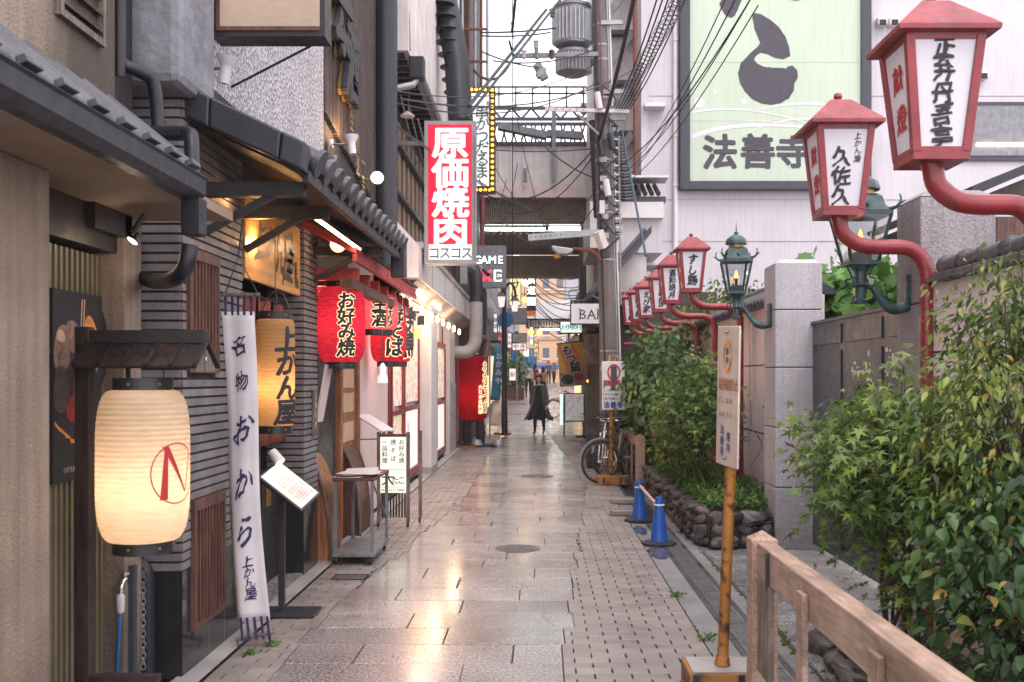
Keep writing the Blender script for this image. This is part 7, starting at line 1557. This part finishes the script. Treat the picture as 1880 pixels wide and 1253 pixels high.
for i, (a, b, s, r_) in enumerate((((905, 112, 15), (1100, 88, 17), .12, .012), ((884, 60, 15), (1020, 52, 17), .02, .016), ((884, 66, 15), (1010, 60, 17), .03, .014), ((884, 95, 14), (1000, 125, 17), .05, .012), ((870, 130, 13), (945, 100, 16.8), .25, .02),
    ((728, 190, 12), (1100, 150, 17), .30, .010), ((728, 168, 12), (1090, 120, 17), .25, .008), ((735, 182, 12), (1180, 118, 18), .35, .012), ((900, 275, 20), (1105, 272, 17), .05, .010), ((733, 235, 12.5), (990, 390, 24), .10, .010), ((735, 240, 12.5), (1000, 395, 24), .12, .008),
    ((885, 355, 18), (1108, 250, 17), .5, .012), ((900, 375, 20), (1105, 262, 17), .6, .010), ((880, 330, 18), (1112, 345, 17), 1.1, .009), ((905, 300, 20), (1110, 330, 17), .9, .008), ((985, 255, 18), (1100, 330, 17), .1, .012), ((873, 400, 18), (930, 330, 19), .4, .009), ((940, 170, 29), (1000, 420, 29), .3, .012), ((950, 300, 29), (915, 430, 29), .3, .012))):
    W('thin black wire between left houses and pole, %s' % ('under the transformer', 'high by the rusty rails', 'just beneath the high pair', 'reaching the switch', 'thick and looping', 'long one over the red sign', 'long faint one over the red sign', 'running past the pole', 'across the corridor wall', 'slanting across the red sign', 'slanting close beneath', 'meeting the pole mid height', 'below that one', 'with the deepest sag', 'with a shallower sag', 'on the far side of the bulbs', 'short by the bulb sign', 'in front of the truss', 'hanging by the ledge')[i], a, b, s, r_)
for i, (a, b, r_) in enumerate((((948, -20, 14), (940, 60, 15), .022), ((935, 75, 15), (943, 105, 15.2), .018), ((941, -20, 15), (941, 560, 22), .008), ((955, -20, 15), (975, 90, 16), .006), ((930, -10, 15), (948, 100, 16), .006))): W('upright dark wire dropping from the sky, %s' % ('thick twisted one', 'short thick kinked one', 'long straight one', 'hair-thin right one', 'hair-thin left one')[i], a, b, .01, r_)
for i, (a, b) in enumerate((((861, 195, 13), (1003, 18, 16.7)), ((858, 215, 13), (1040, -15, 16.7)))): t = thing('steel_stay', 'straight dark green stay pole slanting up to the transformers, '+('upper' if i == 0 else 'lower'), 'stay', P(*a)); MB().tube([P(*a), P(*b)], .024 if i == 0 else .02, 8).build('rod', M['dark_green_pole'], t, smooth=True)
W('blue black cable dropping down past the white annex toward the lantern row', (1142, 240, 17), (1186, 470, 14), .03, .018, 'cable_blue')
W('grey cable falling beside the pole to the lantern row', (1136, 250, 16.7), (1140, 560, 16.7), .0, .014, 'cable_grey')
random.seed(3)
nt_ = ('nearest the orange block', 'a touch higher', 'second higher', 'crossing low', 'crossing high', 'dipping left', 'dipping right', 'lowest', 'topmost', 'flattest', 'steepest', 'shortest', 'longest', 'most slanted')
for i in range(14): W('far thin wire over the orange apartment block, %s' % nt_[i], (985+random.uniform(-12, 0), 470+i*8, 45), (1065, 490+i*9+random.uniform(-15, 25), 40), .4, .018)
for i in range(6): 
    t = thing('drooping_cable', 'loose cable loop drooping beside the utility pole, %s' % ('highest', 'second highest', 'tight one by the insulators', 'wide one', 'low one', 'lowest')[i], 'cable', pc(6.4-i*.45)); a = pc(6.6-i*.45)+Vector((-.1, -.2, 0)); MB().tube(smoothpath([a, a+Vector((.2, -.02, -.15-.03*i)), a+Vector((.32, 0, -.35)), a+Vector((.1, .0, -.55))], 5), .012+.004*(i % 2), 6).build('cable', M['cable'], t, smooth=True)
# ================= BICYCLES =================
def bicycle(label, c, yaw, steer, basket=True, s=1):
    t = thing('bicycle', label, 'bicycle', (0, 0, 0)); r = .325
    def wheel(cx, rot):
        w = MB(); n = 40; rt = Euler((0, 0, rot)).to_matrix(); o = Vector((cx, 0, r))
        def ring(rad, tr): return [o+rt@Vector((rad*math.cos(2*PI*k/n), 0, rad*math.sin(2*PI*k/n))) for k in range(n+1)]
        rootw = MB().tube(ring(r-.018, 0), .019, 8, False).build('wheel', M['rubber'], t, smooth=True)
        MB().tube(ring(r-.045, 0), .011, 8, False).build('rim', M['chrome'], rootw, smooth=True); sp_ = MB()
        MB().tube(ring(r-.030, 0), .012, 6, False).build('tyre_wall', M['off_white'], rootw, smooth=True)
        for k in range(28): a = 2*PI*k/28; sp_.tube([o+rt@Vector((.02*math.cos(a+.5), .02*(-1)**k, .02*math.sin(a+.5))), o+rt@Vector(((r-.05)*math.cos(a), 0, (r-.05)*math.sin(a)))], .0016, 3, False)
        sp_.build('spokes', M['chrome'], rootw, kind='stuff'); MB().tube([o+rt@Vector((0, -.05, 0)), o+rt@Vector((0, .05, 0))], .022, 12).build('hub', M['chrome'], rootw, smooth=True)
        mg = [o+rt@Vector(((r+.025)*math.cos(a), 0, (r+.025)*math.sin(a))) for a in [R(15+i*10) for i in range(16)]]; MB().tube(mg, .022, 6).build('mudguard', M['steel_dull'], t, smooth=True)
        return o, rt
    of, rf = wheel(0, steer); ob_, rb_ = wheel(1.08, 0)
    bb = Vector((.62, 0, .28)); st = Vector((.80, 0, .72)); hd = Vector((.17, 0, .86)); hb = Vector((.12, 0, .66))
    m = MB(); m.tube([hb, bb], .018).tube([hd.lerp(hb, .6), Vector((.70, 0, .45))], .016).tube([bb, st], .015)
    for s_ in (-.05, .05): m.tube([bb, Vector((1.08, s_, r))], .010).tube([st, Vector((1.08, s_, r))], .008)
    m.build('frame', M['steel'], t, smooth=True)
    m = MB(); m.tube([hd+Vector((.02, 0, .04)), hb], .017)
    for s_ in (-.055, .055): m.tube(smoothpath([hb+rf@Vector((0, s_*.6, 0)), of+rf@Vector((.02, s_, .25)), of+rf@Vector((0, s_, 0))], 4), .011)
    m.build('fork', M['chrome'], t, smooth=True)
    hh = hd+Vector((.02, 0, .06)); m = MB().tube(smoothpath([hh+rf@Vector((.22, -.27, .02)), hh+rf@Vector((.05, -.24, .04)), hh+rf@Vector((-.02, -.08, .02)), hh+rf@Vector((-.02, .08, .02)), hh+rf@Vector((.05, .24, .04)), hh+rf@Vector((.22, .27, .02))], 4), .011); m.build('handlebar', M['chrome'], t, smooth=True)
    for s_ in (-.27, .27): MB().tube([hh+rf@Vector((.24, s_, .02)), hh+rf@Vector((.12, s_*.96, .03))], .017).build('grip', M['rubber'], t, smooth=True)
    MB().tube([st, st+Vector((.03, 0, .10))], .012).build('seat_post', M['chrome'], t); q = st+Vector((.04, 0, .13))
    MB().lathe([(.001, -.03), (.09, -.03), (.11, .0), (.09, .03), (.001, .035)], q, 14, 1.25, .8).tube([q, q+Vector((-.17, 0, .0))], [.06, .025]).build('saddle', M['rubber'], t, smooth=True)
    m = MB()
    for k in range(3): m.tube([bb+Vector((.085*math.cos(a), .06, .085*math.sin(a))) for a in [2*PI*i/20 for i in range(21)]], .004, 4, False)
    m.tube([bb+Vector((0, .08, 0)), bb+Vector((.05, .08, -.16))], .008).tube([bb+Vector((0, -.08, 0)), bb+Vector((-.05, -.08, .16))], .008); m.build('crank', M['chrome'], t, smooth=True)
    for v in (Vector((.05, .12, -.16)), Vector((-.05, -.12, .16))): MB().ob(bb+v, (.09, .07, .02)).build('pedal', M['rubber'], t)
    m = MB(); m.tube([(1.08, .06, r), (1.16, .14, .01)], .009).tube([(1.08, -.06, r), (1.16, -.14, .01)], .009).tube([(1.16, .14, .01), (1.16, -.14, .01)], .009); m.build('kickstand', M['steel_dull'], t)
    MB().box(.92, 1.28, -.06, .06, .70, .715).build('rear_rack', M['steel_dull'], t)
    if basket:
        m = MB(); o = hd+rf@Vector((-.16, 0, -.04))
        for z in (0, .06, .12, .18, .24):
            w = .12+z*.18; m.tube([o+rf@Vector((sx*w, sy*(w+.04), z)) for sx, sy in ((-1, -1), (1, -1), (1, 1), (-1, 1), (-1, -1))], .004, 4)
        for sx in (-1, -.5, 0, .5, 1):
            for sy in (-1, 1): m.tube([o+rf@Vector((sx*.12, sy*.16, 0)), o+rf@Vector((sx*.163, sy*.205, .24))], .003, 4).tube([o+rf@Vector((sy*.12, sx*.16, 0)), o+rf@Vector((sy*.163, sx*.205, .24))], .003, 4)
        m.build('basket', M['metal_black'], t)
    MB().lathe([(.001, -.03), (.035, -.02), (.035, .02), (.001, .03)], of+rf@Vector((.02, 0, .42)), 12, rot=Euler((0, R(90), steer)).to_matrix()).build('headlight', M['chrome'], t, smooth=True)
    t.location = c; t.rotation_euler = (0, R(0), yaw); t.scale = (s, s, s); return t
bicycle('silver city bicycle with a basket leaning by the utility pole', (.93, 15.15, 0), R(62), R(-38))
bicycle('second darker bicycle parked just behind the silver one', (1.06, 16.0, 0), R(80), R(-30), True)
bicycle('black bicycle parked farther off beside the menu easel', (.52, 35.5, gz(35.5)), R(50), R(-20), False)
t = thing('covered_scooter', 'dark covered bundle behind the bicycles by the pole', 'bundle', (1.05, 17.8, 0)); MB().lathe([(.25, 0), (.3, .3), (.25, .6), (.1, .72), (.001, .74)], (1.05, 17.9, 0), 12, .8, 1.2).build('cover', M['black_cloth'], t, smooth=True)
# ================= PEOPLE =================
def person(label, x, y, h=1.65, yaw=0, pose='walk', top='coat_grey', legs='black_cloth', hair='hair', longhair=False, coat=None, sleeves=True, tri=False, bag=None, swing=1):
    s = h/1.70; t = thing('person', label, 'person', (0, 0, 0))
    J = {'pel': (0, 0, .93), 'sp': (0, .0, 1.10), 'ch': (0, 0, 1.30), 'nk': (0, .0, 1.45), 'hd': (0, -.01, 1.52)}
    w = swing*(.16 if pose == 'walk' else .03)
    V = [((0, 0, .93), (.155, .11)), ((0, .0, 1.10), (.145, .10)), ((0, 0, 1.28), (.175, .11)), ((0, .01, 1.40), (.13, .085)), ((0, .0, 1.46), (.05, .05)), ((0, -.015, 1.53), (.055, .06))]
    E_ = [(0, 1), (1, 2), (2, 3), (3, 4), (4, 5)]
    for sd_, f in ((-1, 1), (1, -1)):
        b = len(V); V += [((sd_*.09, 0, .88), (.10, .10)), ((sd_*.10, -f*w*.55, .50), (.075, .075)), ((sd_*.095, f*(-w*.9 if f > 0 else -w*1.2), .10 if f > 0 else .13), (.036, .038)), ((sd_*.10, -f*w-.02, .045), (.034, .036)), ((sd_*.105, -f*w-.14, .03), (.035, .022))]
        E_ += [(0, b), (b, b+1), (b+1, b+2), (b+2, b+3), (b+3, b+4)]
        b = len(V); V += [((sd_*.17, .0, 1.38), (.055, .055)), ((sd_*.225, f*w*.3, 1.12), (.043, .043)), ((sd_*.25, f*w*.5-.04, .90), (.032, .032)), ((sd_*.255, f*w*.5-.06, .83), (.022, .034)), ((sd_*.255, f*w*.5-.07, .76), (.012, .026))]
        E_ += [(3, b), (b, b+1), (b+1, b+2), (b+2, b+3), (b+3, b+4)]
    me = bpy.data.meshes.new('body'); me.from_pydata([v for v, _ in V], E_, []); o = bpy.data.objects.new('body', me); C.objects.link(o)
    k = o.modifiers.new('s', 'SKIN'); 
    for i, (_, r_) in enumerate(V): me.skin_vertices[0].data[i].radius = r_
    me.skin_vertices[0].data[0].use_root = True; o.modifiers.new('ss', 'SUBSURF').levels = 2; o.modifiers['ss'].render_levels = 2
    dg = bpy.context.evaluated_depsgraph_get(); dg.update(); nm = bpy.data.meshes.new_from_object(o.evaluated_get(dg)); bpy.data.objects.remove(o)
    bm = bmesh.new(); bm.from_mesh(nm)
    r2 = bmesh.ops.create_uvsphere(bm, u_segments=18, v_segments=14, radius=1)   # head joined into the same body mesh
    hv = r2['verts']
    for v in hv:
        x_, y_, z_ = v.co; k_ = 1-.22*max(0, -z_)**1.5
        v.co = Vector((x_*.075*k_, y_*.095*k_-.02, z_*.115+1.60))
        if y_ < -.75 and abs(x_) < .25: v.co.y -= .018*max(0, 1-abs(z_+.15)*3)
        if y_ < -.5 and z_ < -.6: v.co.y -= .008
    bm.to_mesh(nm); bm.free()
    nm.materials.clear(); 
    for q in ('skin', top, legs, 'rubber'): nm.materials.append(M[q])
    for p_ in nm.polygons:
        cx, cy, cz = p_.center; arm = abs(cx) > .175 and cz < 1.36 or abs(cx) > .21
        if cz > 1.425: i = 0
        elif arm: i = 0 if (cz < .86 or (not sleeves and cz < 1.22)) else 1
        elif cz > .96: i = 1
        elif cz > .09: i = 2
        else: i = 3
        p_.material_index = i
    nm.shade_smooth(); link('body', nm, None, t)
    hm = MB(); prof = [(.001, 1.735), (.05, 1.728), (.078, 1.70), (.094, 1.65), (.096, 1.60), (.088, 1.545)]+([(.115, 1.52), (.11, 1.46), (.08, 1.43)] if longhair else [(.07, 1.52)])
    vs = []; fs = []; n = 20
    for r_, z in prof:
        for k in range(n+1): a = PI*(-.02)+ (PI*1.04)*k/n if z < 1.67 else 2*PI*k/n; vs.append((r_*1.0*math.cos(a), r_*1.12*math.sin(a)-.012, z))
    for i in range(len(prof)-1):
        for k in range(n): fs.append((i*(n+1)+k, i*(n+1)+k+1, (i+1)*(n+1)+k+1, (i+1)*(n+1)+k))
    o = hm.add(vs, fs).build('hair', M[hair], t, smooth=True); q = o.modifiers.new('t', 'SOLIDIFY'); q.thickness = .012
    MB().lathe([(.001, 1.742), (.06, 1.735), (.09, 1.70), (.094, 1.668)], (0, -.014, 0), 20, 1, 1.14).build('fringe', M[hair], t, smooth=True)
    f = MB()
    for sd_ in (-1, 1): f.lathe([(.001, -.010), (.012, 0), (.001, .010)], (sd_*.030, -.108, 1.607), 8)
    f.box(-.022, .022, -.108, -.102, 1.548, 1.556); f.build('facial_features', M['hair'], t)
    for sd_ in (-1, 1): MB().lathe([(.001, -.02), (.014, 0), (.001, .02)], (sd_*.077, -.01, 1.60), 8, .5, 1).build('ear', M['skin'], t)
    for sd_, ff in ((-1, 1), (1, -1)):
        m = MB(); base = Vector((sd_*.255, ff*w*.5-.07, .785))
        for i in range(4): m.tube([base+Vector((0, (i-1.5)*.017, .0)), base+Vector((-sd_*.005, (i-1.5)*.018-.004, -.045)), base+Vector((-sd_*.014, (i-1.5)*.017-.006, -.075+abs(i-1.5)*.006))], [.009, .008, .006], 6)
        m.tube([base+Vector((0, -.028, .03)), base+Vector((-sd_*.012, -.045, -.01)), base+Vector((-sd_*.016, -.045, -.03))], [.010, .009, .007], 6); m.build('fingers', M['skin'], t, smooth=True)
    if coat:
        m = MB(); vs = []; fs = []; n = 26; prof = [(1.425, .105, .085, .5, 0), (1.38, .19, .12, .8, 0), (1.2, .19, .13, 1.2, 0), (1.0, .20, .15, 1.4, .0), (.8, .26, .19, 1.5, .03), (.6, .34, .24, 1.6, .07), (.42, .44, .30, 1.7, .10)]
        for z, rx, ry, op, dr in prof:
            for k in range(n+1):
                a = -PI/2+op*.5+(2*PI-op)*k/n; wv = 1+.05*math.sin(k*2.1)*(1.4-z); vs.append((rx*math.cos(a)*wv-dr*.4, ry*math.sin(a)*wv+dr, z+.03*math.sin(k*1.3)*(z < .5)))
        for i in range(len(prof)-1):
            for k in range(n): fs.append((i*(n+1)+k, i*(n+1)+k+1, (i+1)*(n+1)+k+1, (i+1)*(n+1)+k))
        o = m.add(vs, fs).build('open_coat', M[coat], t, smooth=True); q = o.modifiers.new('t', 'SOLIDIFY'); q.thickness = .012
        for sd_, ff in ((-1, 1), (1, -1)): MB().tube([(sd_*.15, 0, 1.385), (sd_*.235, ff*w*.3, 1.12), (sd_*.262, ff*w*.5-.04, .87)], [.075, .065, .058], 12).build('coat_sleeve', M[coat], t, smooth=True)
    if bag: MB().tube([(-.13, -.10, 1.40), (.05, -.13, 1.15), (.20, -.03, .95)], .012).tube([(-.13, .10, 1.40), (.05, .14, 1.15), (.20, .03, .95)], .012).build('bag_strap', M[bag], t)
    t.location = (x, y, gz(y)); t.rotation_euler = (0, 0, yaw); t.scale = (s, s, s); return t
person('woman with dark bobbed hair walking toward the viewer in an open charcoal coat', 0, 28.3, 1.66, R(-14), 'walk', 'black_cloth', 'black_cloth', longhair=True, coat='coat_grey')
person('man seen from behind in a white t-shirt and black trousers with a strap', P(970, 0, 52).x, 52, 1.78, R(180), 'walk', 'tshirt', 'black_cloth', sleeves=False, bag='metal_dark')
pm('maroon_cloth', (.22, .02, .03), .9, .1); pm('tan_cloth', (.3, .2, .12), .9, .1)
person('person in a maroon top partly behind the woman, farther off', P(982, 0, 58).x, 58, 1.65, R(170), 'walk', 'maroon_cloth', 'black_cloth', longhair=True)
person('person in tan clothes just over the shoulder of the woman', P(997, 0, 50).x, 50, 1.6, R(180), 'stand', 'tan_cloth', 'metal_dark', longhair=True)
person('distant person in dark clothes at the crossing, near the centre of the street', P(1007, 0, 74).x, 74, 1.7, 0, 'stand', 'coat_grey', 'black_cloth')
person('distant person in pale grey clothes next to the menu easel', P(1017, 0, 82).x, 82, 1.7, R(20), 'walk', 'far_grey', 'cloth_navy', longhair=True)
person('distant person in blue jeans by the last shops on the other side', P(961, 0, 70).x, 70, 1.7, R(160), 'walk', 'maroon_cloth', 'ink_blue')
t = thing('blue_tarpaulin', 'long blue awning stretched across the crossing at the end of the street', 'awning', (2, 96, 2)); a, b = P(1000, 672, 96), P(1075, 676, 96); MB().box(a.x-2, b.x+2, 95, 97, b.z-.1, a.z+.1).build('canopy', M['plastic_blue'], t)

hz = MB().box(-70, 70, -12, 150, -1.2, 27).build('haze', None, None, kind='stuff')  # haze volume added to lighten shadows and the far street
m = bpy.data.materials.new('haze'); m.use_nodes = True; n = m.node_tree.nodes; n.clear(); v = n.new('ShaderNodeVolumePrincipled'); v.inputs['Density'].default_value = .0009; v.inputs['Color'].default_value = (.95, .9, .95, 1)
o = n.new('ShaderNodeOutputMaterial'); m.node_tree.links.new(v.outputs[0], o.inputs['Volume']); hz.data.materials.append(m)
tag(hz, 'thin pale haze added to the alley air to lift its dark tones', 'haze')
